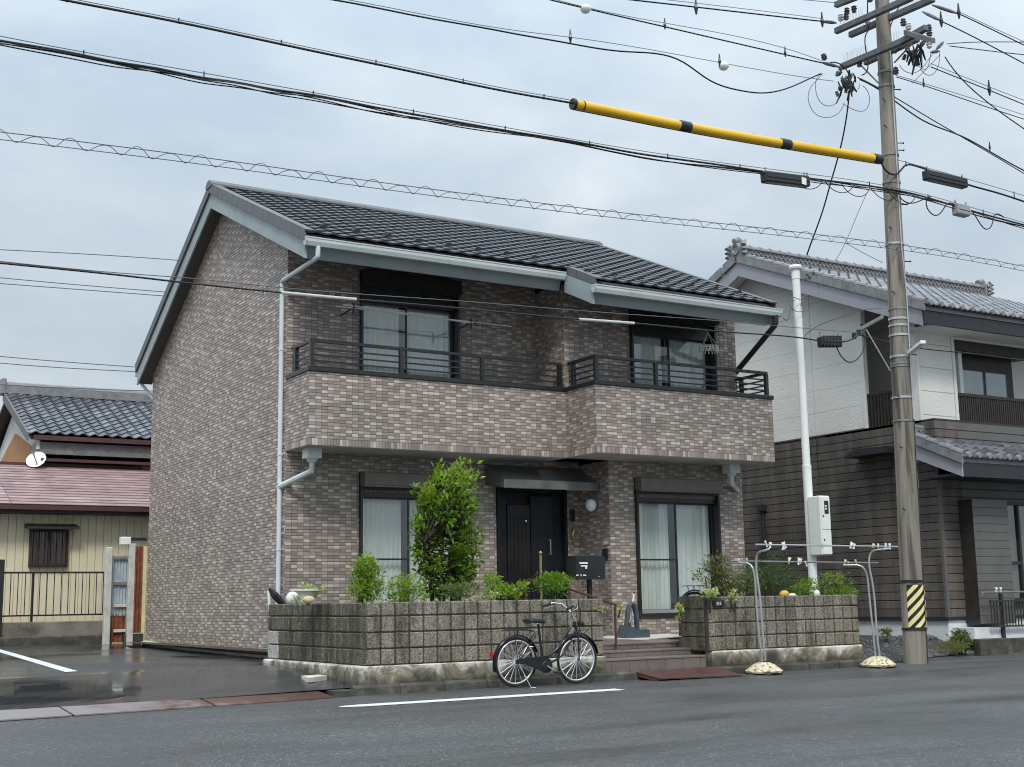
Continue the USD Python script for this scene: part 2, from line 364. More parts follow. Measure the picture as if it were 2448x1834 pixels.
# rough split-face concrete block: grey, tan and black grains, dark algae from above, pale lime bloom near the foot
look('block_face', {'g': ('geometry', {}), 'v': ('voronoi_texture', {'scale': 95.0, 'randomness': 1.0}), 'v2': ('noise_texture', {'scale': 42.0, 'detail': 5, 'roughness': .75}),
                    'hv': ('rgb_to_bw', {}), 'mm': ('math', {'math_type': 'multiply_add', 'value2': .45, 'value3': -.05}), 'ma': ('math', {'math_type': 'add'}),
                    'r': ('rgb_ramp', {'ramp': [(.24, (.020, .018, .015)), (.40, (.085, .074, .062)), (.55, (.155, .137, .115)), (.70, (.28, .258, .22)), (.84, (.40, .375, .33))]}),
                    'mp': ('mapping', {'scale': (1.0, 1.0, .28)}), 'st': ('noise_texture', {'scale': 5.5, 'detail': 6, 'roughness': .6}), 'sr': ('rgb_ramp', {'ramp': [(.34, (.36, .36, .31)), (.50, (.80, .78, .73)), (.7, (1.08, 1.05, 1.0))]}),
                    'm': ('mix', {'mix_type': 'multiply', 'fac': 1.0}),
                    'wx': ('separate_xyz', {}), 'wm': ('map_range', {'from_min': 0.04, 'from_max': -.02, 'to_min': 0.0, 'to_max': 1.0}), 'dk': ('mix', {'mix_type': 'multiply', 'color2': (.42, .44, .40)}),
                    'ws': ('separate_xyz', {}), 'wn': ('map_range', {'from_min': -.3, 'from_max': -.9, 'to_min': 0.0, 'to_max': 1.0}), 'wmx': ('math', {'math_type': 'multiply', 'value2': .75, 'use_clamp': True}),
                    'b': ('bump', {'strength': .9, 'distance': .012}), 'p': ('principled_bsdf', {'roughness': .85, 'specular_ior_level': .25})},
     [('g.position', 'v.vector'), ('g.position', 'v2.vector'), ('v.color', 'hv.color'), ('hv.val', 'mm.value1'), ('mm.value', 'ma.value1'), ('v2.fac', 'ma.value2'), ('ma.value', 'r.fac'),
      ('g.position', 'mp.vector'), ('mp.vector', 'st.vector'), ('st.fac', 'sr.fac'), ('r.color', 'm.color1'), ('sr.color', 'm.color2'),
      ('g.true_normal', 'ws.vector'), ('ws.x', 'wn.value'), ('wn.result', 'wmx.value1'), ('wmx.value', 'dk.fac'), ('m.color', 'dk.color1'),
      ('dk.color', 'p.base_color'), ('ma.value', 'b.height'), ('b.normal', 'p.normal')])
BLOCK_CLEAN = True
look('block_clean', {'g': ('geometry', {}), 'v': ('voronoi_texture', {'scale': 95.0}), 'bw': ('rgb_to_bw', {}), 'r': ('rgb_ramp', {'ramp': [(.1, (.10, .095, .085)), (.4, (.34, .335, .31)), (.8, (.56, .55, .52))]}), 'b': ('bump', {'strength': .8, 'distance': .01}), 'p': ('principled_bsdf', {'roughness': .85})},
     [('g.position', 'v.vector'), ('v.color', 'bw.color'), ('bw.val', 'r.fac'), ('r.color', 'p.base_color'), ('bw.val', 'b.height'), ('b.normal', 'p.normal')])
# footing: lime-white render over dirty grey-brown, black at the foot
look('footing', {'g': ('geometry', {}), 'n': ('noise_texture', {'scale': 3.2, 'detail': 7, 'roughness': .68, 'distortion': .6}), 's': ('separate_xyz', {}), 'zz': ('map_range', {'from_min': .14, 'from_max': .34, 'to_min': -.18, 'to_max': .05}),
                 'a': ('math', {'math_type': 'add'}), 'r': ('rgb_ramp', {'ramp': [(.30, (.045, .040, .03)), (.42, (.13, .115, .085)), (.52, (.25, .225, .17)), (.60, (.52, .50, .44)), (.72, (.66, .65, .60))]}),
                 'n2': ('noise_texture', {'scale': 60, 'detail': 4}), 'b': ('bump', {'strength': .5, 'distance': .01}), 'p': ('principled_bsdf', {'roughness': .8})},
     [('g.position', 'n.vector'), ('g.position', 's.vector'), ('s.z', 'zz.value'), ('n.fac', 'a.value1'), ('zz.result', 'a.value2'), ('a.value', 'r.fac'), ('r.color', 'p.base_color'), ('g.position', 'n2.vector'), ('n2.fac', 'b.height'), ('b.normal', 'p.normal')])
# mossy kerb
look('kerb_mossy', {'g': ('geometry', {}), 'n': ('noise_texture', {'scale': 5.0, 'detail': 7, 'roughness': .7}), 'r': ('rgb_ramp', {'ramp': [(.3, (.020, .021, .015)), (.5, (.050, .048, .037)), (.70, (.12, .112, .09))]}),
                    'n2': ('noise_texture', {'scale': 70, 'detail': 4}), 'b': ('bump', {'strength': .6, 'distance': .01}), 'p': ('principled_bsdf', {'roughness': .6})},
     [('g.position', 'n.vector'), ('n.fac', 'r.fac'), ('r.color', 'p.base_color'), ('g.position', 'n2.vector'), ('n2.fac', 'b.height'), ('b.normal', 'p.normal')])
def asphalt(name, dark, light, wet_lo, wet_hi, r_lo, r_hi, nscale, bump, stretch=(1, 1, 1), speck=.55):
    look(name, {'g': ('geometry', {}), 'v': ('voronoi_texture', {'scale': 75.0}), 'bw': ('rgb_to_bw', {}), 'r': ('rgb_ramp', {'ramp': [(.0, tuple(dark)), (.55, tuple((np.array(dark) + light) / 2)), (.86, tuple(light)), (.97, tuple(np.array(light) * (1 + speck * 3)))]}),
                'mp': ('mapping', {'scale': stretch}), 'n': ('noise_texture', {'scale': nscale, 'detail': 5, 'roughness': .55, 'distortion': .4}),
                'pr': ('map_range', {'from_min': wet_lo, 'from_max': wet_hi, 'to_min': r_lo, 'to_max': r_hi}), 'pb': ('map_range', {'from_min': wet_lo, 'from_max': wet_hi, 'to_min': .02, 'to_max': bump}),
                'cw': ('map_range', {'from_min': wet_lo, 'from_max': wet_hi, 'to_min': .62, 'to_max': 1.0}), 'cm': ('mix', {'mix_type': 'multiply', 'fac': 1.0}),
                'n3': ('noise_texture', {'scale': .35, 'detail': 5, 'roughness': .6}), 'r3': ('rgb_ramp', {'ramp': [(.35, (.80, .80, .79)), (.65, (1.12, 1.12, 1.13))]}), 'c3': ('mix', {'mix_type': 'multiply', 'fac': 1.0}),
                'b': ('bump', {'distance': .006}), 'p': ('principled_bsdf', {'specular_ior_level': .5})},
         [('g.position', 'v.vector'), ('v.color', 'bw.color'), ('bw.val', 'r.fac'), ('g.position', 'mp.vector'), ('mp.vector', 'n.vector'), ('n.fac', 'pr.value'), ('n.fac', 'pb.value'), ('n.fac', 'cw.value'), ('r.color', 'cm.color1'), ('cw.result', 'cm.color2'),
          ('g.position', 'n3.vector'), ('n3.fac', 'r3.fac'), ('cm.color', 'c3.color1'), ('r3.color', 'c3.color2'), ('c3.color', 'p.base_color'), ('pr.result', 'p.roughness'), ('bw.val', 'b.height'), ('pb.result', 'b.strength'), ('b.normal', 'p.normal')])
asphalt('road_asphalt', (.030, .031, .031), (.105, .106, .105), .34, .52, .36, .62, .55, .8, (.35, 1.6, 1), .75)
asphalt('lot_asphalt', (.022, .022, .023), (.046, .046, .047), .40, .62, .045, .42, .42, .40, (.6, .8, 1), .35)
look('road_paint', {'g': ('geometry', {}), 'n': ('noise_texture', {'scale': 28, 'detail': 6, 'roughness': .7}), 'r': ('rgb_ramp', {'ramp': [(.30, (.30, .30, .29)), (.42, (.62, .62, .60)), (.6, (.74, .74, .72))]}), 'p': ('principled_bsdf', {'roughness': .5})},
     [('g.position', 'n.vector'), ('n.fac', 'r.fac'), ('r.color', 'p.base_color')])
look('chequer_plate', {'g': ('geometry', {}), 'n': ('noise_texture', {'scale': 2.2, 'detail': 6, 'roughness': .7}), 's': ('separate_xyz', {}), 'xx': ('map_range', {'from_min': -5.4, 'from_max': -2.2, 'to_min': -.20, 'to_max': .22}), 'a': ('math', {'math_type': 'add'}),
                       'r': ('rgb_ramp', {'ramp': [(.34, (.21, .185, .185)), (.50, (.17, .14, .135)), (.60, (.105, .055, .038)), (.75, (.065, .034, .027))]}),
                       'v': ('voronoi_texture', {'scale': 34.0, 'randomness': .35}), 'vr': ('rgb_ramp', {'ramp': [(.12, (1, 1, 1)), (.3, (0, 0, 0))]}), 'b': ('bump', {'strength': .9, 'distance': .006}), 'p': ('principled_bsdf', {'roughness': .38, 'specular_ior_level': .6})},
     [('g.position', 'n.vector'), ('g.position', 's.vector'), ('s.x', 'xx.value'), ('n.fac', 'a.value1'), ('xx.result', 'a.value2'), ('a.value', 'r.fac'), ('r.color', 'p.base_color'), ('g.position', 'v.vector'), ('v.distance', 'vr.fac'), ('vr.color', 'b.height'), ('b.normal', 'p.normal')])
# pole concrete with dark rain streaks
look('pole_concrete', {'g': ('texture_coordinate', {}), 'mp': ('mapping', {'scale': (7.0, 7.0, .35)}), 'n': ('noise_texture', {'scale': 1.2, 'detail': 6, 'roughness': .6, 'distortion': .5}), 'r': ('rgb_ramp', {'ramp': [(.36, (.075, .062, .050)), (.45, (.185, .168, .138)), (.6, (.255, .235, .195)), (.75, (.32, .30, .255))]}),
                       'n2': ('noise_texture', {'scale': 45, 'detail': 4}), 'b': ('bump', {'strength': .25, 'distance': .01}), 'p': ('principled_bsdf', {'roughness': .8})},
     [('g.object', 'mp.vector'), ('mp.vector', 'n.vector'), ('n.fac', 'r.fac'), ('r.color', 'p.base_color'), ('g.object', 'n2.vector'), ('n2.fac', 'b.height'), ('b.normal', 'p.normal')])
# dark vertical weathering on brown siding boards of the house on the right
look('siding_brown', {'g': ('geometry', {}), 'mp': ('mapping', {'scale': (2.6, 2.6, .45)}), 'n': ('noise_texture', {'scale': 1.6, 'detail': 7, 'roughness': .68}), 'r': ('rgb_ramp', {'ramp': [(.30, (.055, .050, .044)), (.5, (.105, .092, .079)), (.72, (.17, .147, .124))]}),
                      'ri': ('object_info', {}), 'rr': ('rgb_ramp', {'ramp': [(0, (.82, .82, .82)), (1, (1.14, 1.12, 1.1))]}), 'm': ('mix', {'mix_type': 'multiply', 'fac': 1.0}),
                      'n2': ('noise_texture', {'scale': 40, 'detail': 5}), 'b': ('bump', {'strength': .4, 'distance': .01}), 'p': ('principled_bsdf', {'roughness': .6})},
     [('g.position', 'mp.vector'), ('mp.vector', 'n.vector'), ('n.fac', 'r.fac'), ('ri.random', 'rr.fac'), ('r.color', 'm.color1'), ('rr.color', 'm.color2'), ('m.color', 'p.base_color'), ('g.position', 'n2.vector'), ('n2.fac', 'b.height'), ('b.normal', 'p.normal')])
plain('siding_grey', (.115, .112, .108), .5, var=.12, scale=3, bump=.15, bscale=60)
look('siding_white', {'g': ('geometry', {}), 'n': ('noise_texture', {'scale': 26, 'detail': 4}), 'b': ('bump', {'strength': .55, 'distance': .02}), 'n2': ('noise_texture', {'scale': .9, 'detail': 5}), 'r': ('rgb_ramp', {'ramp': [(.3, (.70, .695, .65)), (.7, (.79, .785, .735))]}), 'p': ('principled_bsdf', {'roughness': .75})},
     [('g.position', 'n.vector'), ('n.fac', 'b.height'), ('b.normal', 'p.normal'), ('g.position', 'n2.vector'), ('n2.fac', 'r.fac'), ('r.color', 'p.base_color')])
PANT = [(0, (.085, .09, .105)), (.35, (.12, .125, .14)), (.7, (.165, .17, .185))]
islands('pantile', PANT, rough=.3, var=.3, scale=4, bump=.1)
islands('pantile_single', PANT, rough=.3, objrand=True, var=.3, scale=4, bump=.1)
plain('ridge_grey', (.21, .21, .215), .42, var=.25, scale=6)
islands('pantile_far', [(0, (.055, .062, .07)), (.4, (.085, .09, .1)), (.75, (.14, .15, .165))], rough=.22, var=.3, scale=2)
islands('red_course', [(0, (.33, .225, .22)), (.5, (.39, .275, .265)), (.8, (.46, .35, .34))], rough=.4, objrand=True, var=.35, scale=2.2, bump=.1)
islands('gravel', [(0, (.05, .055, .055)), (.5, (.09, .095, .095)), (.85, (.2, .2, .2))], rough=.6)

# ================================================================ ground
YW = -2.83                                      # street front of the garden walls
RZ = .05                                        # road level at the kerb
road_h = lambda y: RZ + .02 * np.minimum(0, y + 2.9)
g = MB(); xs = np.array([-400, -60, -20, -8, -4, 0, 4, 6.9, 8, 12, 20, 60, 400.]); ys = np.array([-400, -60, -25, -18, -12, -6, -4, -2.9, -2.76])
g.sheet(np.stack([np.stack([np.full_like(ys, x), ys, np.maximum(road_h(ys), -.9)], 1) for x in xs]))
g.sheet(np.array([[(6.9, -2.76, RZ), (6.9, -.8, RZ)], [(60, -2.76, RZ), (60, -.8, RZ)]]))
struct('road', g, 'road_asphalt')
g = MB(); g.sheet(np.array([[(-400, -2.7, -.1), (-400, 500, -.1)], [(400, -2.7, -.1), (400, 500, -.1)]]))
struct('ground', g, 'soil')
lot_z = lambda y: np.interp(y, [-3.6, -3.1, -2.74, -2.4, -1.92, -1.23, -1.0, -.58, .17, 1.6, 5.5, 7.6, 8.8], [.098, .100, .125, .158, .193, .246, .270, .302, .318, .330, .356, .400, .445])
g = MB(); xs = np.concatenate([[-30, -12], np.linspace(-8, -.70, 14)]); rows = []
for x in xs:
    y0 = -2.70 + .118 * max(min(x, -1.4), -12) + .165; yy = np.concatenate([[y0, y0 + .2], np.linspace(y0 + .5, 8.62, 18)])
    if x > -1.0: yy = np.concatenate([[.36, .40], np.linspace(.5, 8.62, 18)])
    rows.append(np.stack([np.full_like(yy, x), yy, lot_z(yy)], 1))
rows[-1][:, 0] = X_SIDE = -.70
g.sheet(np.array(rows[:-1]))
struct('parking_lot', g, 'lot_asphalt')
g = MB(); g.sheet(np.array([[(x_, y_, float(lot_z(y_)) - .003) for y_ in np.linspace(.30, 8.62, 24)] for x_ in (-1.5, -.70)])); struct('parking_lot_edge', g, 'lot_asphalt')
def on_lot(u, v):
    # where the line of sight meets the sloping lot: walk along it until it dips below the surface
    d = ray(u, v); ts = np.linspace(8, 40, 6000); P = CAM + d * ts[:, None]; k = np.argmax(P[:, 2] < lot_z(P[:, 1]) + .004)
    return V(P[k][0], P[k][1], float(lot_z(P[k][1])) + .004)
g = MB()
bl = [[on_lot(t * 186, 1552.3 + t * 52), on_lot(t * 157, 1559.6 + t * 47.3)] for t in np.linspace(-.25, 1, 40)]
g.sheet(np.array(bl)[::-1])
struct('parking_bay_line', g, 'road_paint')
g = MB(); b0, b1 = atz(813, 1692, .02), atz(1483, 1650, .02)
xs = np.linspace(b0[0], b1[0], 14); ym = np.interp(xs, [b0[0], b1[0]], [b0[1], b1[1]])
hw = np.where((xs < xs[1]), .06, .11)
g.sheet(np.stack([np.stack([xs, ym - hw, road_h(ym - hw) + .004], 1), np.stack([xs, ym + hw, road_h(ym + hw) + .004], 1)]).transpose(1, 0, 2))
struct('road_edge_line', g, 'road_paint')
kerb = thing('kerb', None, None); tag(kerb, kind='structure')
kx = np.arange(-1.55, 7.0, .6)
for i in range(len(kx) - 1):
    k_ = MB(); z1 = .160; o = rng.normal(0, .004)
    k_.prism([(-.13 + o, -.1), (.004, -.1), (.004, z1), (-.06 + o, z1), (-.115 + o, z1 - .03)], (kx[i] + .004, YW - .02, 0), V(0, 1, 0), V(0, 0, 1), V(kx[i + 1] - kx[i] - .008, 0, 0))
    part('kerb_stone', k_, 'kerb_mossy', kerb)
f0, f1 = atz(803, 1667, RZ + .006), atz(0, 1721, RZ + .006)
dirn = unit(f1 - f0); perp = V(-dirn[1], dirn[0], 0)
if perp[1] < 0: perp = -perp
m = MB(); m.prism([(-1.84, -3.07), (-1.53, -2.975), (-1.53, -2.55), (-1.76, -2.62)], (0, 0, -.1), V(1, 0, 0), V(0, 1, 0), V(0, 0, .215)); part('kerb_stone', m, 'kerb_mossy', kerb)
cut = [0, np.linalg.norm(atz(508, 1687, RZ) - f0), np.linalg.norm(atz(171, 1710, RZ) - f0), 0]; cut[3] = cut[2] + 1.9
rw = .40
for i in range(3):
    s0, s1 = cut[i] + .014, cut[i + 1] - .014
    a = f0 + dirn * s0; b = f0 + dirn * s1; up = V(0, 0, .058); t = V(0, 0, -.012); m = MB()
    m.add([a, b, b + perp * rw + up, a + perp * rw + up, a + t, b + t, b + perp * rw + up + t, a + perp * rw + up + t],
          [(0, 1, 2, 3), (4, 7, 6, 5), (0, 4, 5, 1), (1, 5, 6, 2), (2, 6, 7, 3), (3, 7, 4, 0)])
    single('ramp_plate', m, 'chequer_plate', ['red rusty chequered steel ramp plate nearest the stone wall corner', 'half rusted chequered steel ramp plate in the middle of the parking entrance', 'grey pink chequered steel ramp plate at the left picture edge'][i], 'ramp plate')
g = MB()
a = f0 + perp * (rw + .005); b = f1 + dirn * 30 + perp * (rw + .005)
g.prism([(0, -.1), (.14, -.1), (.14, .104), (0, .104)], (a[0], a[1], 0), perp, V(0, 0, 1), (b - a) * V(1, 1, 0)); struct('parking_kerb', g, 'concrete')
g = MB(); g.sheet(np.array([[(-1.2, YW + .16, .95), (-1.2, -1.25, .95)], [(2.0, YW + .16, .95), (2.0, -1.25, .95)]])); g.sheet(np.array([[(-1.2, -1.25, .95), (-1.2, -1.2, .5)], [(2.0, -1.25, .95), (2.0, -1.2, .5)]]))
g.sheet(np.array([[(4.3, YW + .16, .95), (4.3, -1.3, .95)], [(6.75, YW + .16, .95), (6.75, -1.3, .95)]])); g.sheet(np.array([[(-1.2, -1.2, .45), (-1.2, 8.2, .45)], [(7.6, -1.2, .45), (7.6, 8.2, .45)]]))
struct('garden_soil', g, 'soil')
ge = np.array([(6.9, -2.72), (8.6, -2.35), (9.7, -1.75), (12.8, -1.15), (16, -.95)])
g = MB(); g.sheet(np.stack([np.stack([ge[:, 0], ge[:, 1], np.full(5, RZ + .012)], 1), np.stack([ge[:, 0], ge[:, 1] + .35, np.full(5, RZ + .10)], 1), np.stack([ge[:, 0], np.full(5, -.55), np.full(5, .33)], 1), np.stack([ge[:, 0], np.full(5, 9), np.full(5, .42)], 1)]))
struct('gravel_ground', g, 'soil')
m = MB(); n_ = 6000
gx = rng.uniform(6.95, 11.6, n_); ge0 = np.interp(gx, ge[:, 0], ge[:, 1]); tt = rng.uniform(0, 1, n_); gy = ge0 + (-.55 - ge0) * tt
gz = np.where(gy < ge0 + .35, RZ + .012 + (gy - ge0) / .35 * .088, RZ + .10 + (gy - ge0 - .35) / np.maximum(-.55 - ge0 - .35, .05) * (.23))
ico = np.array([(1, 0, 0), (-1, 0, 0), (0, 1, 0), (0, -1, 0), (0, 0, 1), (0, 0, -1)], float); icf = np.array([(0, 2, 4), (2, 1, 4), (1, 3, 4), (3, 0, 4), (2, 0, 5), (1, 2, 5), (3, 1, 5), (0, 3, 5)])
sz = rng.uniform(.009, .022, n_)
vv = np.stack([gx, gy, gz], 1)[:, None] + (ico * V(1.2, 1.2, .7))[None] * sz[:, None, None] * rng.uniform(.6, 1.2, (n_, 6, 1))
m.add(vv.reshape(-1, 3), (icf[None] + 6 * np.arange(n_)[:, None, None]).reshape(-1, 3))
struct('gravel', m, 'gravel', kind='stuff')

# ================================================================ the brick-tiled house
X0, Xr, Yf, Yb1, Yb2, Yk, X1, X2, ZC, ZB = -.760, 7.455, 1.220, .350, -.505, 8.301, 3.742, 4.564, 4.472, 3.379
house = thing('brick_house', 'two storey house clad in brown brick tiles with dark slate roof', 'house')
YR, ZRG, SF, SR = 4.24, 8.36, .447, .575            # ridge line, front and rear slope
zs = lambda y: ZRG - SF * (YR - y) if y <= YR else ZRG - SR * (y - YR)
TW, TH, TG = .098, .0478, .0045
def grid_rects(u0, u1, z0, z1, holes=(), top=None, off=0.0):
    """pieces of one wall on the tile grid, cut at the edges and around openings"""
    out = []; nu = int(math.ceil((u1 - u0) / TW)); nz = int(math.ceil((z1 - z0) / TH))
    for r in range(nz):
        a, b = z0 + r * TH, min(z0 + (r + 1) * TH, z1)
        seam = .003 if r % 10 == 9 else 0
        for c in range(nu):
            p, q = u0 + c * TW, min(u0 + (c + 1) * TW, u1)
            rs = [(p, q, a, b)]
            for h in holes:
                nx = []
                for (p_, q_, a_, b_) in rs:
                    if q_ <= h[0] or p_ >= h[1] or b_ <= h[2] or a_ >= h[3]: nx.append((p_, q_, a_, b_)); continue
                    if p_ < h[0]: nx.append((p_, h[0], a_, b_))
                    elif q_ > h[1]: nx.append((h[1], q_, a_, b_))
                rs = nx
            for (p_, q_, a_, b_) in rs:
                if q_ - p_ < .02 or b_ - a_ < .015: continue
                if top is not None and b_ > min(top(p_), top(q_)): continue
                out.append((p_ + TG / 2, q_ - TG / 2, a_ + TG / 2, b_ - TG / 2 - seam))
    return out
def lattice_tone(rects, seed=0):
    # the printed panels mix their tones evenly: neighbouring pieces rarely match
    R = np.asarray(rects); c = np.round(R[:, 0] / TW); r = np.round(R[:, 2] / TH); j = np.random.default_rng(seed + len(R)).normal(0, .11, len(R))
    return np.repeat(np.mod(.7548776 * c + .5698403 * r + .31 * np.floor(c / 13) + j, 1.0), 12)
def tiled(parent, runs, single_rects=()):
    t = MB(); tn = []
    for O, U, N, R in runs:
        t.tiles(O, U, N, R, .007); tn.append(lattice_tone(R))
    return part('wall_tiles', t, 'wall_tile', parent, kind='stuff', tone=np.concatenate(tn))
def soldier(u0, u1, z0, z1):
    n = int(round((u1 - u0) / .049)); w = (u1 - u0) / n
    return [(u0 + i * w + TG / 2, u0 + (i + 1) * w - TG / 2, z0 + TG / 2, z1 - TG / 2) for i in range(n)]
def holed(m, u0, u1, z0, z1, holes, to3, th):
    """a slab with rectangular openings, as butting boxes"""
    us = sorted({u0, u1, *[h[0] for h in holes], *[h[1] for h in holes]})
    for a, b in zip(us[:-1], us[1:]):
        zs_ = [z0]; hh = sorted([h for h in holes if h[0] <= a + 1e-6 and h[1] >= b - 1e-6], key=lambda h: h[2])
        cur = z0
        for h in hh:
            if h[2] > cur: m.box(to3(a, cur, 0), to3(b, h[2], th))
            cur = h[3]
        if cur < z1: m.box(to3(a, cur, 0), to3(b, z1, th))
def front_wall(name, x0, x1, z0, z1, Y, holes, tz0=None, single_tiles=0):
    m = MB(); holed(m, x0, x1, z0, z1, holes, lambda u, z, d: V(u, Y + d, z), .16)
    w = part(name, m, 'mortar', house)
    tiled(w, [(V(0, Y, 0), V(1, 0, 0), V(0, -1, 0), grid_rects(x0, x1, tz0 or z0, z1, holes))])
    return w
WL = (.443, 2.20, .90, 3.10); DR = (2.905, 4.275, .40, 2.935)
WU = (.446, 2.215, 4.20, 6.31); WR = (5.078, 6.870, .815, 3.10); WV = (5.083, 6.945, 4.20, 6.10)
front_wall('front_wall', X0, X2, .30, ZB + .05, Yf, [WL, DR])
front_wall('front_wall', X2, Xr, .30, ZB + .05, Yb1, [WR])
front_wall('upper_wall', X0, X1, ZB + .05, 6.66, Yf, [WU], tz0=4.0)
front_wall('upper_wall', X1, Xr, ZB + .05, 6.27, Yb1, [WV], tz0=4.0)
# returns facing left
for (x, y0, y1, z0, z1) in ((X2, Yb1, Yf, .30, ZB), (X1, Yb1, Yf, 3.6, 6.3)):
    m = MB(); m.box(V(x, y0 + .001, z0), V(x + .15, y1, z1)); w = part('return_wall', m, 'mortar', house)
    tiled(w, [(V(x, y1, 0), V(0, -1, 0), V(-1, 0, 0), grid_rects(0, y1 - y0 + .004, z0, z1))])
# gable wall on the left
m = MB(); poly = [(Yf, .25), (Yk, .25), (Yk, zs(Yk) - .2), (YR, ZRG - .22), (Yf, zs(Yf) - .2)]
m.prism(poly, (X0, 0, 0), V(0, 1, 0), V(0, 0, 1), V(.16, 0, 0)); w = part('side_wall', m, 'mortar', house)
tiled(w, [(V(X0, Yk, 0), V(0, -1, 0), V(-1, 0, 0), grid_rects(0, Yk - Yf + .004, .37, 8.2, top=lambda u: zs(Yk - u) - .22))])
# foot of the side wall: narrow pale footing ledge
m = MB()
for y0, y1 in ((Yk - .05, 6.0), (6.0, 3.6), (3.6, 1.24)):
    z = float(lot_z((y0 + y1) / 2))
    m.add([V(X0 - .10, y0, lot_z(y0) - .05), V(X0 - .10, y1, lot_z(y1) - .05), V(X0 - .10, y1, lot_z(y1) + .035), V(X0 - .10, y0, lot_z(y0) + .035), V(X0, y0, lot_z(y0) + .05), V(X0, y1, lot_z(y1) + .05)],
          [(0, 2, 1), (0, 3, 2), (3, 5, 2), (3, 4, 5)])
part('footing_ledge', m, 'concrete_light', house)
# rear and right walls, floors
m = MB(); m.box(V(X0 + .16, Yk - .16, .2), V(Xr, Yk, zs(Yk) - .2)); part('rear_wall', m, 'mortar', house)
m = MB(); m.prism([(Yb1 + .16, .2), (Yk - .16, .2), (Yk - .16, zs(Yk) - .3), (YR, ZRG - .3), (Yb1 + .16, zs(Yb1) - .36)], (Xr - .16, 0, 0), V(0, 1, 0), V(0, 0, 1), V(.16, 0, 0)); part('right_wall', m, 'mortar', house)
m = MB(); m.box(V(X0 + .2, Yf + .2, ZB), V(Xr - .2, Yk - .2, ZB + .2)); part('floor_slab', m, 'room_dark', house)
# ---- balconies: parapets with tiles, soffit slab, black coping
def balcony(xa, xb, yfr, yback, sides, big):
    m = MB(); th = .13
    m.box(V(xa, yfr, ZB + .012), V(xb, yfr + th, ZC))
    if 'l' in sides: m.box(V(xa, yfr + th, ZB + .012), V(xa + th, yback, ZC))
    if 'r' in sides: m.box(V(xb - th, yfr + th, ZB + .012), V(xb, yback, ZC))
    b = part('balcony', m, 'mortar', house)
    s = MB(); s.box(V(xa + .004, yfr + .004, ZB), V(xb - .004, yback, ZB + .012)); s.box(V(xa + th, yfr + th, ZB + .05), V(xb - th, yback, ZB + .15))
    part('balcony_soffit', s, 'balcony_soffit', b)
    runs = []; zt0 = ZB + .104
    R = grid_rects(xa, xb, zt0, ZC)
    if big:
        R.sort(key=lambda r: (round(r[0], 3), r[2])); one, R = R[:300], R[300:]
        for r in one:
            q = MB(); q.tiles(V(0, yfr, 0), V(1, 0, 0), V(0, -1, 0), [r], .007); part('tile', q, 'wall_tile', b, tone=lattice_tone([r], seed=int(r[0] * 977 + r[2] * 3331)))
    runs.append((V(0, yfr, 0), V(1, 0, 0), V(0, -1, 0), R + soldier(xa, xb, ZB + .004, zt0)))
    if 'l' in sides: runs.append((V(xa, yback, 0), V(0, -1, 0), V(-1, 0, 0), grid_rects(0, yback - yfr + .006, zt0, ZC) + soldier(0, yback - yfr + .006, ZB + .004, zt0)))
    if 'r' in sides: runs.append((V(xb, yfr, 0), V(0, 1, 0), V(1, 0, 0), grid_rects(0, yback - yfr, zt0, ZC)))
    tiled(b, runs)
    c = MB(); e = .028; zc1 = ZC + .068
    c.bbox(V(xa - e, yfr - e, ZC), V(xb + (e if 'r' in sides else -.03), yfr + th + e, zc1))
    if 'l' in sides: c.bbox(V(xa - e, yfr + th + e, ZC), V(xa + th + e, yback - .003, zc1))
    if 'r' in sides: c.bbox(V(xb - th - e, yfr + th + e, ZC), V(xb + e, yback - .003, zc1))
    part('coping', c, 'black_metal', b)
    return b
balcony(X0, X1, Yb1, Yf, 'l', True)
balcony(X1, Xr + .02, Yb2, Yb1, 'lr', False)
# floor joining the right balcony to the wall line of the left one
def railing(path, posts, zt=4.962):
    """path: corner points of the rail; posts: points"""
    zc1 = ZC + .068
    r = part('railing', (lambda mb: [mb.obox((a + b) / 2 + V(0, 0, zt - .022), (b - a) / 2 + unit(b - a) * .02, unit(V(-(b - a)[1], (b - a)[0], 0)) * .03, V(0, 0, .022)) for a, b in zip(path[:-1], path[1:])] and mb)(MB()), 'black_metal', house)
    for k in (1, 2, 3):
        m = MB()
        for a, b in zip(path[:-1], path[1:]):
            m.obox((a + b) / 2 + V(0, 0, zc1 + .0935 * k), (b - a) / 2 + unit(b - a) * .02, unit(V(-(b - a)[1], (b - a)[0], 0)) * .011, V(0, 0, .011))
        part('rail_bar', m, 'black_metal', r)
    for q in posts:
        m = MB(); m.box(q + V(-.03, -.03, zc1), q + V(.03, .03, zt - .044)); part('rail_post', m, 'black_metal', r)
P2 = lambda x, y: V(x, y, 0)
yl = Yb1 + .06; yr_ = Yb2 + .06
railing([P2(X0 + .06, Yf - .10), P2(X0 + .06, yl), P2(X1 - .06, yl)], [P2(X0 + .06, Yf - .22), P2(X0 + .06, yl), P2(aty(959, 880, yl)[0], yl), P2(aty(1153, 900, yl)[0], yl), P2(aty(1338, 900, yl)[0], yl)])
railing([P2(X1 + .06, Yb1 - .05), P2(X1 + .06, yr_), P2(Xr - .04, yr_), P2(Xr - .04, Yb1 - .05)], [P2(X1 + .06, Yb1 - .16), P2(X1 + .06, yr_), P2(aty(1567, 880, yr_)[0], yr_), P2(Xr - .04, yr_), P2(Xr - .04, Yb1 - .16)])

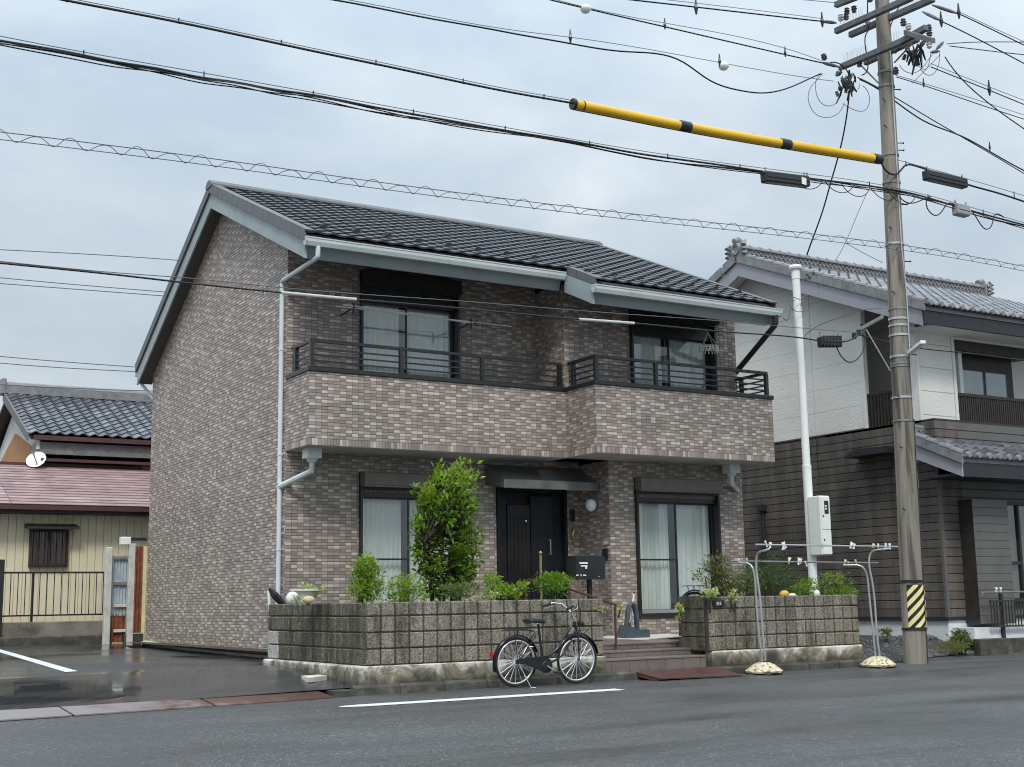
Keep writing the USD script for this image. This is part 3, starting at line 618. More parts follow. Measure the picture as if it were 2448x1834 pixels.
# ---- windows
def glass_sheet(x0, x1, y, z0, z1): return MB().sheet(np.array([[(x0, y, z0), (x0, y, z1)], [(x1, y, z0), (x1, y, z1)]])[::-1])
def curtain_sheet(x0, x1, y, z0, z1, amp=.018, wl=.085, seed=0):
    r = np.random.default_rng(seed); n = int((x1 - x0) / .012) + 2; xs_ = np.linspace(x0, x1, n); zz = np.linspace(z0, z1, 8)
    ph = r.uniform(0, 6.28); g_ = np.zeros((n, 8, 3))
    drift = np.cumsum(r.normal(0, .12, n))
    for j, z in enumerate(zz):
        k = (z1 - z) / (z1 - z0)
        yy = y + amp * (.5 + .5 * k) * np.sin(xs_ * 6.283 / wl + ph + drift + .7 * k * np.sin(xs_ * 5 + ph)) + .012 * k * np.sin(xs_ * 9 + ph * 2)
        g_[:, j] = np.stack([xs_, yy, np.full(n, z)], 1)
    return MB().sheet(g_)
def sliding_window(rect, Y, label, zglass, zbot, box_top, split, midbars=(True, False), strip=True, seed=0, dark_top=False):
    x0, x1, z0, z1 = rect
    f = MB(); yo, yi = Y - .075, Y + .14; jw = .035
    zt = zglass + .07
    f.box(V(x0, yo, zbot - .05), V(x0 + jw, yi, z1 - .20)); f.box(V(x1 - jw, yo, zbot - .05), V(x1, yi, z1 - .20))
    f.box(V(x0 + jw, yo + .02, zbot - .05), V(x1 - jw, yi, zbot)); f.box(V(x0 + jw, Y + .01, zglass), V(x1 - jw, yi, zt))
    f.box(V(x0 + jw, yo, z1 - .25), V(x1 - jw, Y + .02, z1 - .20))
    w = part('window', f, 'black_metal', house, label=label)
    if strip:
        s = MB(); n = 26; d = (x1 - x0 - 2 * jw) / n
        for i in range(n): s.box(V(x0 + jw + i * d + .004, Y + .0, zt), V(x0 + jw + (i + 1) * d - .004, Y + .012, z1 - .25))
        s.box(V(x0 + jw, Y + .012, zt), V(x1 - jw, Y + .03, z1 - .25))
        part('shutter_slot', s, 'shutter_box', w)
    else:
        s = MB(); s.box(V(x0 + jw, Y + .01, zt), V(x1 - jw, Y + .03, z1 - .25)); part('shutter_slot', s, 'black_metal', w)
    xm = split
    for k, (a, b, yy) in enumerate(((x0 + jw, xm + .022, Y + .050), (xm - .022, x1 - jw, Y + .085))):
        s = MB(); sw = .028
        s.box(V(a, yy, zbot + .055), V(a + sw, yy + .025, zglass)); s.box(V(b - sw, yy, zbot + .055), V(b, yy + .025, zglass))
        s.box(V(a + sw, yy, zglass - .03), V(b - sw, yy + .025, zglass))
        if midbars[k]: s.box(V(a + sw, yy, zbot + .47 * (zglass - zbot)), V(b - sw, yy + .025, zbot + .47 * (zglass - zbot) + .028))
        sp = part('sash', s, 'black_metal', w)
        q = MB(); q.box(V(a, yy, zbot), V(b, yy + .025, zbot + .055)); part('bottom_rail', q, 'sash_grey', w)
        part('pane', glass_sheet(a + sw, b - sw, yy + .012, zbot + .055, zglass - .03), 'glass', w)
    gap = .075
    part('curtain', curtain_sheet(x0 + jw + .02, xm - gap, Y + .165, zbot + .06, zglass - .01, seed=seed), 'curtain', w, smooth=True)
    part('curtain', curtain_sheet(xm + .03, x1 - jw - .02, Y + .185, zbot + .06, zglass - .01, amp=.024, wl=.12, seed=seed + 5), 'curtain', w, smooth=True)
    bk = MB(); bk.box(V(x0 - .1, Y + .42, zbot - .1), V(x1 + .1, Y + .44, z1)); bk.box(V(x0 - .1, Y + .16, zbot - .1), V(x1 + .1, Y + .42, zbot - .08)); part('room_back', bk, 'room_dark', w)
    if box_top:
        b_ = MB(); b_.bbox(V(x0 + .01, Y - .20, z1 - .20), V(x1 - .01, Y - .001, box_top), .008); b_.box(V(x0 + .01, Y - .205, z1 - .225), V(x1 - .01, Y - .075, z1 - .201))
        part('shutter_box', b_, 'shutter_box' if not dark_top else 'bronze_dark', w)
    return w
sliding_window(WL, Yf, 'ground floor sliding window half hidden by the garden tree', 2.735, .90, 3.10, 1.318, seed=3)
sliding_window(WR, Yb1, 'ground floor sliding window right of the entrance porch', 2.715, .865, 3.10, 5.975, seed=11)
sliding_window(WU, Yf, 'upper sliding window behind the left balcony rail', 5.84, 4.20, 6.31, 1.29, (False, False), False, seed=23, dark_top=True)
sliding_window(WV, Yb1, 'upper sliding window behind the right balcony rail', 5.60, 4.20, 6.02, 5.96, (False, False), False, seed=31, dark_top=True)

# ---- entrance door, canopy, lamp
m = MB(); x0, x1, z0, z1 = DR; jw = .05
m.box(V(x0, Yf - .05, z0), V(x0 + jw, Yf + .14, z1)); m.box(V(x1 - jw, Yf - .05, z0), V(x1, Yf + .14, z1)); m.box(V(x0 + jw, Yf - .05, z1 - jw), V(x1 - jw, Yf + .14, z1))
door = part('door', m, 'door_dark', house)
xd = aty(1100 + 470 / 2.762, 1300, Yf)[0]; xd0 = aty(1100 + 320 / 2.762, 1300, Yf)[0]
m = MB(); m.bbox(V(x0 + jw, Yf + .04, z0), V(xd0 - .01, Yf + .09, z1 - jw), .006); part('side_light', m, 'door_dark', door)
m = MB(); m.bbox(V(xd0, Yf + .02, z0), V(xd, Yf + .08, z1 - jw - .2), .01)
for i in range(5): m.box(V(xd0 + .05 + i * .075, Yf + .012, z0 + .2), V(xd0 + .06 + i * .075, Yf + .02, z1 - .45))
part('door_leaf', m, 'door_panel', door)
xe_ = aty(1100 + 600 / 2.762, 1300, Yf)[0]
m = MB(); m.bbox(V(xd + .01, Yf + .01, z0), V(xe_ + .06, Yf + .08, z1 - jw - .05), .01); part('door_leaf', m, 'door_dark', door)
m = MB(); m.bbox(V(xe_ + .07, Yf + .05, z0), V(x1 - jw, Yf + .09, z1 - jw), .006); part('side_light', m, 'door_dark', door)
m = MB(); hx = aty(1100 + 597 / 2.762, 1300, Yf - .05)[0]; hz0, hz1 = aty(1316, 1100 + 640 / 2.762, Yf)[2], aty(1316, 1100 + 512 / 2.762, Yf)[2]
m.tube([V(hx, Yf + .01, hz0 + .04), V(hx, Yf - .05, hz0 + .04), V(hx, Yf - .05, hz1 - .04), V(hx, Yf + .01, hz1 - .04)], .013, 8); part('handle', m, 'steel_dull', door)
m = MB(); kx_ = aty(1258, 1246, Yf)[0]; kz_ = aty(1258, 1246, Yf)[2]; m.lathe(V(kx_, Yf + .02, kz_), [(0, .02), (.018, .018), (.02, 0)], 12, (0, -1, 0)); part('spyhole', m, 'chrome', door)
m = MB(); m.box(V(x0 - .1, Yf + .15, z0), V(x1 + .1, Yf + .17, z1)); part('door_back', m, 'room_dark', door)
ca, cb = 2.70, 4.545; cyf = .62
m = MB(); poly = [(Yf, 3.33), (Yf, 2.99), (cyf, 2.895), (cyf, 3.02)]
m.prism(poly, (ca, 0, 0), V(0, 1, 0), V(0, 0, 1), V(cb - ca, 0, 0)); cn = part('canopy', m, 'canopy_metal', house)
m = MB(); m.add([V(ca + .02, Yf, 2.985), V(cb - .02, Yf, 2.985), V(cb - .02, cyf + .02, 2.889), V(ca + .02, cyf + .02, 2.889)], [(0, 2, 1), (0, 3, 2)]); part('canopy_underside', m, 'canopy_under', cn)
m = MB(); m.bbox(V(ca - .01, cyf - .025, 2.885), V(cb, cyf - .001, 3.03), .008); part('canopy_edge', m, 'canopy_metal', cn)
lp = atx(1100 + 905 / 2.762, 1100 + 300 / 2.762, X2)
m = MB(); m.lathe(lp + V(-.001, 0, 0), [(0, .03), (.055, .03), (.06, 0)], 18, (-1, 0, 0)); lm = part('porch_lamp', m, 'steel_dull', house)
m = MB(); th = np.linspace(0, math.pi, 14); m.lathe(lp + V(-.125, 0, 0), np.stack([.105 * np.sin(th) + 1e-4, -.085 * np.cos(th)], 1), 20, (-1, 0, 0)); part('lamp_globe', m, 'lamp_white', lm, smooth=True)
q = aty(1366, 1232, Yf); m = MB(); m.bbox(q + V(-.045, -.05, -.10), q + V(.045, -.001, .10)); part('door_lantern', m, 'black_metal', house)
q = aty(1367, 1280, Yf); m = MB(); m.tube([q + V(0, -.03, .14), q + V(.02, -.04, .08), q + V(-.02, -.04, .0), q + V(.01, -.04, -.1), q + V(.03, -.03, -.16)], [.006, .03, .035, .022, .008], 8); part('wall_ornament', m, 'brass', house)
q = atx(1449, 1325, X2); m = MB(); m.bbox(q + V(-.035, -.07, -.085), q + V(-.001, .07, .085)); ic = part('intercom', m, 'black_metal', house)
m = MB(); q2 = atx(1449, 1297, X2); m.bbox(q2 + V(-.012, -.10, -.045), q2 + V(-.001, .10, .045), .003); npl = part('name_plate', m, 'sash_grey', house)
m = MB()
for k in range(3): m.box(q2 + V(-.015, -.06 + k * .04, -.02), q2 + V(-.0125, -.035 + k * .04, .015))
part('lettering', m, 'label_white', npl)

# ---- roof
def pan(m_or_list, O, U, S, N, cols, rows, w, l, amp, step, n=6, lip=.028, shift=0.0):
    """roof tiles: returns list of (verts, faces) by (row, col); O = top corner, S runs down the slope"""
    uu = np.linspace(0, 1, n + 1)
    hh = amp * (.5 - .5 * np.cos(2 * math.pi * np.clip((uu - .12) / .88, 0, 1))) ** 1.0
    out = {}
    for r in rows:
        for c in cols:
            base = O + U * (c * w) + S * (r * l)
            a = base[None] + U * (uu * w)[:, None]
            up = a - S * .02 + N * (hh)[:, None]
            lo = a + S * (l + .012) + N * (hh + step)[:, None]
            lb = lo - N * lip - S * .004
            v = np.vstack([up, lo, lb]); k = n + 1; f = []
            for i in range(n):
                f += [(i, i + 1, k + i + 1), (i, k + i + 1, k + i), (k + i, k + i + 1, 2 * k + i + 1), (k + i, 2 * k + i + 1, 2 * k + i)]
            f = np.array(f)
            if np.dot(np.cross(U, S), N) < 0: pass
            else: f = f[:, ::-1]
            out[(r, c)] = (v, f)
    return out
XL, XRr, YE1, YE2 = X0 - .25, 7.24, -.115, -.945
SLf = unit(V(0, -1, -SF)); NF = unit(V(0, -SF, 1)); LEN = (YR - YE1) * math.hypot(1, SF); nrow = 18; tl = LEN / nrow; tw = .2645
ncol = int(round((XRr - XL) / tw)); tw = (XRr - XL) / ncol
m = MB(); dk = -.05
def slab(m, xa, xb, y0, y1, top, thick, zf=zs):
    m.prism([(y0, zf(y0) + top), (y1, zf(y1) + top), (y1, zf(y1) + top - thick), (y0, zf(y0) + top - thick)], (xa, 0, 0), V(0, 1, 0), V(0, 0, 1), V(xb - xa, 0, 0))
slab(m, XL + .03, XRr - .03, YE1 + .05, YR, -.03, .10)
slab(m, 3.50, XRr - .03, YE2 + .05, YE1 + .05, -.03, .10)
m.prism([(YR, ZRG - .03), (8.55, ZRG - SR * (8.55 - YR) - .03), (8.55, ZRG - SR * (8.55 - YR) - .13), (YR, ZRG - .13)], (XL + .03, 0, 0), V(0, 1, 0), V(0, 0, 1), V(XRr - XL - .06, 0, 0))
roof = part('roof', m, 'roof_slate', house)
O_ = V(XL, YR, ZRG)
T = pan(None, O_, V(1, 0, 0), SLf, NF, range(ncol), range(nrow), tw, tl, .018, .024)
c1 = int(round((3.47 - XL) / tw)); nr2 = int(round((YE1 - YE2) * math.hypot(1, SF) / tl))
T.update(pan(None, O_, V(1, 0, 0), SLf, NF, range(c1, ncol), range(nrow, nrow + nr2), tw, tl, .018, .024))
keys = sorted(T, key=lambda k: -(k[0] * .28 + k[1] * .12)); single_ = set(keys[:300])
rest = MB()
for k, (v, f) in T.items():
    if k in single_:
        q = MB(); q.add(v, f); part('roof_tile', q, 'roof_slate_single', roof, smooth=40)
    else: rest.add(v, f)
part('roof_tiles', rest, 'roof_slate', roof, kind='stuff')
# rear slope tiles as one mass (only their end profile shows)
SLb = unit(V(0, 1, -SR)); NB = unit(V(0, SR, 1)); Tb = pan(None, V(XL, YR, ZRG), V(1, 0, 0), SLb, NB, range(ncol), range(18), tw, (8.62 - YR) * math.hypot(1, SR) / 18, .022, .026, n=4)
rest = MB()
for v, f in Tb.values(): rest.add(v, f[:, ::-1])
part('rear_roof_tiles', rest, 'roof_slate', roof, kind='stuff')
# verge tiles along the left gables
def verge(x, y0, y1, n, S, N, sgn=-1, zf=zs):
    L_ = abs(y1 - y0) * math.hypot(1, SF if y1 < y0 else SR) / n
    for i in range(n):
        yy = y0 + (y1 - y0) * (i + .5) / n; c = V(x, yy, zf(yy))
        q = MB(); q.obox(c + V(-sgn * .04, 0, 0) + N * .035, V(.075, 0, 0), S * (L_ / 2 + .01) , N * .012 )
        q.obox(c + V(sgn * .022, 0, -.045) + N * (.005), V(.014, 0, 0), S * (L_ / 2 - .006), V(0, 0, .085))
        part('verge_tile', q, 'verge_grey', roof)
verge(XL, YR, YE1, 18, SLf, NF); verge(XL, YR, 8.6, 18, SLb, NB); verge(XL + c1 * tw, YE1 - .05, YE2, nr2, SLf, NF); verge(XRr, YR, YE2, 21, SLf, NF, 1)
# ridge caps
nr_ = 17
for i in range(nr_):
    a = XL - .05 + (XRr - XL + .1) * i / nr_; b = XL - .05 + (XRr - XL + .1) * (i + 1) / nr_
    q = MB(); q.prism([(-.16, -.07), (-.15, -.03), (-.05, .045), (.05, .045), (.15, -.03), (.16, -.07), (.13, -.09), (-.13, -.09)], (a, YR, ZRG + .045), V(0, 1, 0), V(0, 0, 1), V(b - a - .006, 0, 0)); part('ridge_cap', q, 'verge_grey', roof)
# snow guards
for c in range(1, ncol, 2):
    rr = nrow - 2 if c < c1 else nrow + nr2 - 2
    q = MB(); cc = O_ + V((c + .55) * tw, 0, 0) + SLf * (rr * tl + .1) + NF * .05
    th = np.linspace(0, math.pi, 7); q.prism([(.07 * math.cos(t), .055 * math.sin(t)) for t in th], cc, V(1, 0, 0), NF, SLf * .02); part('snow_guard', q, 'roof_slate_single', roof)
# bargeboards, fascias, soffits
def board(name, xa, xb, y0, y1, top, bot, zf, mat='fascia'):
    q = MB(); q.prism([(y0, zf(y0) + top), (y1, zf(y1) + top), (y1, zf(y1) + bot), (y0, zf(y0) + bot)], (xa, 0, 0), V(0, 1, 0), V(0, 0, 1), V(xb - xa, 0, 0)); return part(name, q, mat, house)
board('bargeboard', XL, XL + .03, YE1 + .06, YR, -.10, -.40, zs)
board('bargeboard', XL, XL + .03, YR, 8.56, -.10, -.40, lambda y: ZRG - SR * (y - YR))
board('bargeboard', 3.47, 3.50, YE2 + .06, YE1 + .02, -.10, -.40, zs)
board('bargeboard', XRr - .03, XRr, YE2 + .06, YR, -.10, -.40, zs)
ye = YE1 + .06; q = MB(); q.prism([(ye, zs(ye) - .08), (ye + .03, zs(ye) - .08), (ye + .155, zs(ye) - .36), (ye + .125, zs(ye) - .36)], (XL + .03, 0, 0), V(0, 1, 0), V(0, 0, 1), V(3.47 - (XL + .03), 0, 0)); part('fascia', q, 'fascia', house)
ye2 = YE2 + .06; q = MB(); q.prism([(ye2, zs(ye2) - .08), (ye2 + .03, zs(ye2) - .08), (ye2 + .155, zs(ye2) - .36), (ye2 + .125, zs(ye2) - .36)], (3.50, 0, 0), V(0, 1, 0), V(0, 0, 1), V(XRr - .03 - (3.50), 0, 0)); part('fascia', q, 'fascia', house)
board('soffit', XL + .03, 3.48, ye + .12, Yf + .1, -.30, -.38, zs, 'soffit_brown'); board('soffit', 3.51, XRr - .03, ye2 + .12, Yf + .1, -.30, -.38, zs, 'soffit_brown')
board('soffit', XL + .03, X0 + .05, Yf + .1, YR, -.30, -.38, zs, 'soffit_brown'); board('soffit', XL + .03, X0 + .05, YR, 8.55, -.30, -.38, lambda y: ZRG - SR * (y - YR), 'soffit_brown')
# gutters: half round troughs with a lipped rim
def gutter(xa, xb, yy, zt, zf=None):
    q = MB(); w, h, t = .105, .115, .006
    prof = [(0, 0), (0, -h * .62), (.02, -h), (w - .02, -h), (w, -h * .55), (w, 0), (w + .012, .004), (w + .012, -.014), (w + .004, -.014), (w + .006, -h * .55), (w - .016, -h - .006), (.016, -h - .006), (-.006, -h * .62), (-.006, 0)]
    q.prism([(-a, b) for a, b in prof], (xa, yy, zt), V(0, 1, 0), V(0, 0, 1), V(xb - xa, 0, 0))
    for x in (xa, xb - .012): q.prism([(0, .006), (0, -h * .62), (-.02, -h - .012), (-w + .02, -h - .012), (-w - .016, -h * .55), (-w - .016, .006)], (x, yy, zt), V(0, 1, 0), V(0, 0, 1), V(.012, 0, 0))
    return part('gutter', q, 'gutter', house)
gz1 = zs(YE1) - .075; gz2 = zs(YE2) - .08
gutter(XL - .03, 3.46, YE1 + .055, gz1); gutter(3.44, 7.36, YE2 + .055, gz2)
q = MB(); q.box(V(XL - .02, 8.57, zs(8.6) - .19), V(XRr, 8.69, zs(8.6) - .07)); part('gutter', q, 'gutter', house)
# downpipes
pa = V(X0 - .055, Yf + .10, 0)
top = V(XL + .17, YE1 - .01, gz1 - .12); elbow = atx(668, 682, X0 - .055); elbow = V(X0 - .055, Yf + .10, elbow[2])
q = MB(); q.tube([top, top + V(0, 0, -.14), top + V(-.01, .03, -.17), elbow + V(0, -.03, .04), elbow, elbow + V(0, 0, -.06), V(pa[0], pa[1], .55)], .036, 10); dp = part('downpipe', q, 'pipe_pale', house, smooth=40)
for z in (4.93, 3.32, 2.9, 1.9): q = MB(); q.cyl(V(pa[0], pa[1], z), V(pa[0], pa[1], z + .035), .043, n=12); part('pipe_clip', q, 'pipe_pale', dp)
# balcony drains: hopper under the left balcony with a sloping branch, and its twin on the right
def drain(hop, end, mat='pipe_pale'):
    q = MB(); q.obox(hop + V(0, 0, -.075), V(.11, 0, 0), V(0, .11, 0), V(0, 0, .075)); q.tube([hop + V(0, 0, -.15), hop + V(0, 0, -.21)], [.1, .055], 8); q.tube([hop + V(0, 0, -.19), hop + V(0, 0, -.33), end], .044, 8); return part('balcony_drain', q, mat, house, smooth=40)
hb = aty(660 + 790 / 9.204, 1000 + 730 / 9.204, .72); hb = V(hb[0], .72, ZB)
drain(hb, V(pa[0], pa[1] - .02, 2.86))
hc = aty(1680 + 620 / 9.2, 1000 + 1060 / 9.2, .10); hc = V(hc[0], .10, ZB); drain(hc, V(Xr + .05, Yb1 + .12, 2.93), 'pipe_pale')
q = MB(); q.tube([V(Xr + .05, Yb1 + .12, 2.96), V(Xr + .05, Yb1 + .14, 2.85), V(Xr + .04, Yb1 + .40, 2.70), V(Xr + .04, Yb1 + .42, 2.6), V(Xr + .04, Yb1 + .42, .4)], .04, 10); part('downpipe', q, 'pipe_pale', house)
rt = V(7.24, YE2 + .0, gz2 - .11); q = MB(); q.tube([rt, rt + V(0, 0, -.12), rt + V(.0, .03, -.17), V(Xr + .06, Yb1 + .25, 5.0), V(Xr + .06, Yb1 + .3, 4.9), V(Xr + .06, Yb1 + .3, 4.4)], .05, 10); part('downpipe', q, 'bronze_dark', house, smooth=40)
rb = V(X0 - .1, 8.6, zs(8.6) - .2); q = MB(); q.tube([V(XL + .1, 8.62, zs(8.6) - .22), V(XL + .1, 8.60, zs(8.6) - .34), V(X0 + .1, Yk + .06, zs(8.6) - .75), V(X0 + .1, Yk + .06, 3)], .035, 8); part('downpipe', q, 'pipe_pale', house)

# ================================================================ garden walls of split-face concrete block
ZB0, CH = .374, .192
def block(m, c, ex, ey, ez):
    m.obox(c, ex, ey, ez, .008)
def block_run(parent, O, U, N, n, rows, first=0.0, top_extra=.170, clean=()):
    """blocks laid in stack bond: two split faces with a dummy joint between, proud of the mortar core"""
    L = 2 * CH
    for r in range(rows):
        h = CH if r < rows - 1 else top_extra
        z0 = ZB0 + r * CH
        for i in range(n):
            m = MB(); u0 = i * L
            for k in (0, 1):
                w = CH - .012; dz = rng.normal(0, .003)
                c = O + U * (u0 + k * CH + CH / 2) + V(0, 0, z0 + h / 2) - N * (.075 - dz)
                m.obox(c, U * (w / 2), N * .068, V(0, 0, h / 2 - .007), .011)
            m.obox(O + U * (u0 + CH) + V(0, 0, z0 + h / 2) - N * .085, U * (CH - .004), N * .060, V(0, 0, h / 2 - .004))
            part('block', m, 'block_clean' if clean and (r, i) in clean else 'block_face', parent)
wl = thing('garden_wall', 'mossy split face block wall left of the entrance steps, bicycle before it', 'block wall')
UX, NY, NX = V(1, 0, 0), V(0, -1, 0), V(-1, 0, 0)
WX0, WX1, WYB = -1.33, 2.135, .37
block_run(wl, V(WX0, YW, 0), UX, NY, 9, 4)
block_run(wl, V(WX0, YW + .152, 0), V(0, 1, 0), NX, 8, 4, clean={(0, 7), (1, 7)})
m = MB(); m.box(V(WX0 + .02, YW + .02, ZB0 - .01), V(WX1 - .02, YW + .14, 1.09)); m.box(V(WX0 + .02, YW + .14, ZB0 - .01), V(WX0 + .14, WYB - .03, 1.09)); part('mortar_core', m, 'joint_dark', wl)
m = MB(); m.bbox(V(WX0 - .09, YW - .006, -.05), V(WX1 + .005, YW + .18, ZB0 - .004), .012); m.add(*(lambda b: b.get())(MB().bbox(V(WX0 - .08, YW + .18, -.05), V(WX0 + .18, WYB, ZB0 - .004), .02))); part('footing', m, 'footing', wl)
wr = thing('garden_wall', 'split face block wall right of the entrance steps with a black name plate', 'block wall')
RX0, RX1 = 3.862, 6.885
block_run(wr, V(RX0 + .165, YW, 0), UX, NY, 7, 4)
for r in range(4):
    m = MB(); h = CH if r < 3 else .170; z = ZB0 + r * CH + h / 2; m.obox(V(RX0 + .165 + 14 * CH + .07, YW + .075, z), V(.065, 0, 0), V(0, .068, 0), V(0, 0, h / 2 - .007), .011); part('block', m, 'block_face', wr)
# rounded end block column on the entrance side
for r in range(4):
    h = CH if r < 3 else .185; z0 = ZB0 + r * CH
    th = np.linspace(math.pi, 1.5 * math.pi, 7)
    poly = [(.62, 0)] + [(0.0 + .0, .0)]; R_ = .155
    pts = [(.165, .60), (0, .60)] + [(R_ + R_ * math.cos(t), R_ + R_ * math.sin(t)) for t in th] + [(.165, 0)]
    m = MB(); m.prism(pts, (RX0, YW + .004, z0 + .006), V(1, 0, 0), V(0, 1, 0), V(0, 0, h - .012)); part('block', m, 'block_face', wr, smooth=35)
m = MB(); m.box(V(RX0 + .03, YW + .03, ZB0 - .01), V(RX1 - .02, YW + .14, 1.08)); m.box(V(RX0 + .03, YW + .14, ZB0 - .01), V(RX0 + .14, YW + .58, 1.08)); part('mortar_core', m, 'joint_dark', wr)
m = MB(); m.bbox(V(RX0 + .10, YW - .004, -.05), V(RX1 + .01, YW + .18, ZB0 - .004), .02); part('footing', m, 'footing', wr)
q0, q1 = aty(1703, 1451, YW), aty(1729, 1435, YW)
m = MB(); m.bbox(V(q0[0], YW - .022, q0[2]), V(q1[0], YW - .001, q1[2]), .004); npw = part('name_plate', m, 'black_paint', wr)
m = MB(); cx, cz = (q0[0] + q1[0]) / 2, (q0[2] + q1[2]) / 2; yy = YW - .024
def stroke(m, x, z, w, h): m.box(V(cx + x - w / 2, yy, cz + z - h / 2), V(cx + x + w / 2, yy + .0018, cz + z + h / 2))
for (x, z, w, h) in ((-.034, 0, .006, .05), (-.034, .012, .018, .005), (-.041, -.008, .005, .012), (-.028, -.008, .005, .012), (-.013, 0, .005, .05), (-.013, .012, .020, .005), (-.013, -.006, .018, .004), (-.006, -.012, .004, .02),
                     (.026, .014, .032, .005), (.026, .022, .005, .016), (.020, .0, .005, .020), (.030, -.002, .022, .005), (.024, -.016, .014, .010), (.042, -.016, .008, .006)): stroke(m, x, z, w, h)
part('lettering', m, 'label_white', npw)

# ================================================================ entrance steps, landing, plate
st = thing('entrance_steps', 'brown tiled steps between the two block walls up to the porch', 'steps')
SX0, SX1 = WX1 + .008, RX0 - .004
def step(y0, y1, z0, z1, xa, xb, off=0):
    m = MB(); m.box(V(xa, y0 + .012, z0), V(xb, y1, z1 - .012)); sp = part('step', m, 'mortar', st)
    n = int((xb - xa) / .302 + .999)
    for i in range(-1, n):
        a = max(xa, xa + i * .302 + off); b = min(xb, xa + (i + 1) * .302 + off)
        if b - a < .03: continue
        t = MB(); t.bbox(V(a + .003, y0, z0 + .002), V(b - .003, y0 + .010, z1 - .034), .003); part('riser_tile', t, 'step_tile', sp)
    m = MB()
    nn = MB(); nn.bbox(V(xa + .001, y0 - .008, z1 - .032), V(xb - .001, y0 + .07, z1), .006); part('nosing', nn, 'step_tile', sp)
    ny = max(1, int(round((y1 - y0 - .07) / .30))); d = (y1 - y0 - .072) / ny
    for j in range(ny):
        for i in range(-1, n):
            a = max(xa, xa + i * .302 + off); b = min(xb, xa + (i + 1) * .302 + off)
            if b - a < .03: continue
            t = MB(); t.box(V(a + .003, y0 + .072 + j * d + .002, z1 - .011), V(b - .003, y0 + .072 + (j + 1) * d - .002, z1 - .001 + rng.normal(0, .0006))); part('tread_tile', t, 'step_tile', sp)
step(YW + .02, -2.46, .06, .323, SX0, SX1, .10); step(-2.46, -2.12, .32, .412, SX0, SX1 + .25, .02); step(-2.12, -.25, .41, .498, SX0, SX1 + .5, .15)
m = MB(); m.bbox(V(SX0, -.248, .3), V(X2 + .0, Yf + .1, .50), .006); m.bbox(V(X2, -.248, .3), V(6.9, Yb1 - .002, .505), .006); part('porch_floor', m, 'concrete', st)
m = MB(); m.add([V(3.95, -1.3, .503), V(5.6, -.25, .51), V(5.6, Yb1 - .01, .525), V(3.9, Yb1 - .2, .522), V(3.95, -1.3, .49), V(5.6, -.25, .49), V(5.6, Yb1 - .01, .49), V(3.9, Yb1 - .2, .49)], [(0, 1, 2, 3), (0, 4, 5, 1), (1, 5, 6, 2), (3, 7, 4, 0)]); part('concrete_apron', m, 'concrete_light', st)  # thin pale wedge, added to stand in for a sunlit patch on the landing
z_ = RZ + .01
pl = [atz(1400 + 625 / 6.627, 1400 + 1335 / 6.627, .155), atz(1400 + 1740 / 6.627, 1400 + 1270 / 6.627, .155)]
m = MB(); a = V(2.52, YW - .06, .158); b = V(3.95, YW - .06, .165); c = V(4.05, YW - .50, RZ + .012); d = V(2.62, YW - .50, RZ + .03); t = V(0, 0, -.016)
m.add([a, b, c, d, a + t, b + t, c + t, d + t], [(0, 3, 2, 1), (4, 5, 6, 7), (3, 7, 6, 2), (0, 4, 7, 3), (0, 1, 5, 4), (1, 2, 6, 5)])
m.obox((a + d) / 2 + V(.02, 0, -.03), V(.02, 0, 0), (d - a) / 2 * .9, V(0, 0, .022)); single('steel_ramp', m, 'rust_plate', 'plain dark red steel ramp leaning against the lowest entrance step', 'ramp')
slab_ = [on_lot(400 + x / 4.809, 1600 + y / 4.809) for x, y in ((1540, 100), (1625, 160), (1835, 118), (1745, 76))]
m = MB(); m.prism([tuple(q[:2]) for q in slab_], (0, 0, float(slab_[0][2]) - .03), V(1, 0, 0), V(0, 1, 0), V(0, 0, .055)); single('paving_slab', m, 'concrete_light', 'loose square pale slab lying on the asphalt beside the wall corner', 'slab')

# ================================================================ mailbox
q0, q1 = aty(1370, 1386, .0), aty(1437, 1332, .0); q0 = V(q0[0], 0, 1.42); q1 = V(q1[0], 0, 1.79)
mb_ = thing('mailbox', 'black mailbox with a white postal mark on a short post in the porch', 'mailbox')
m = MB(); m.bbox(V(q0[0], -.10, q0[2]), V(q1[0], .16, q1[2]), .012); bx = part('box', m, 'black_metal', mb_)
m = MB(); m.bbox(V(q0[0] + .005, -.112, q0[2] + .01), V(q1[0] - .005, -.1005, q1[2] - .01), .004); fl = part('flap', m, 'black_metal', mb_)
px_ = lambda x, y: aty(1100 + x / 2.762, 1100 + y / 2.762, -.113)
m = MB()
for x0, y0, x1, y1 in ((788, 674, 842, 686), (797, 694, 840, 703), (826, 703, 838, 718)):
    a, b = px_(x0, y1), px_(x1, y0); m.box(V(a[0], -.115, a[2]), V(b[0], -.1125, b[2]))
for x0, y0, x1, y1 in ((766, 757, 782, 765), (793, 754, 803, 757), (796, 757, 800, 767), (812, 757, 832, 765)):
    a, b = px_(x0, y1), px_(x1, y0); m.box(V(a[0], -.1145, a[2]), V(b[0], -.1125, b[2]))
part('postal_mark', m, 'label_white', fl)
m = MB(); a = px_(918, 772); m.lathe(V(a[0], -.112, a[2]), [(0, .012), (.012, .01), (.014, 0)], 10, (0, -1, 0)); part('lock', m, 'chrome', fl)
m = MB(); m.box(V(q0[0] + .30, 0, .49), V(q0[0] + .36, .06, q0[2])); m.bbox(V(q0[0] + .24, -.06, .49), V(q0[0] + .42, .12, .515)); part('post', m, 'black_metal', mb_)
m = MB(); m.cyl(V(q0[0] + .12, .05, .5), V(q0[0] + .12, .05, q0[2]), .012, n=8); part('cable', m, 'brass', mb_)

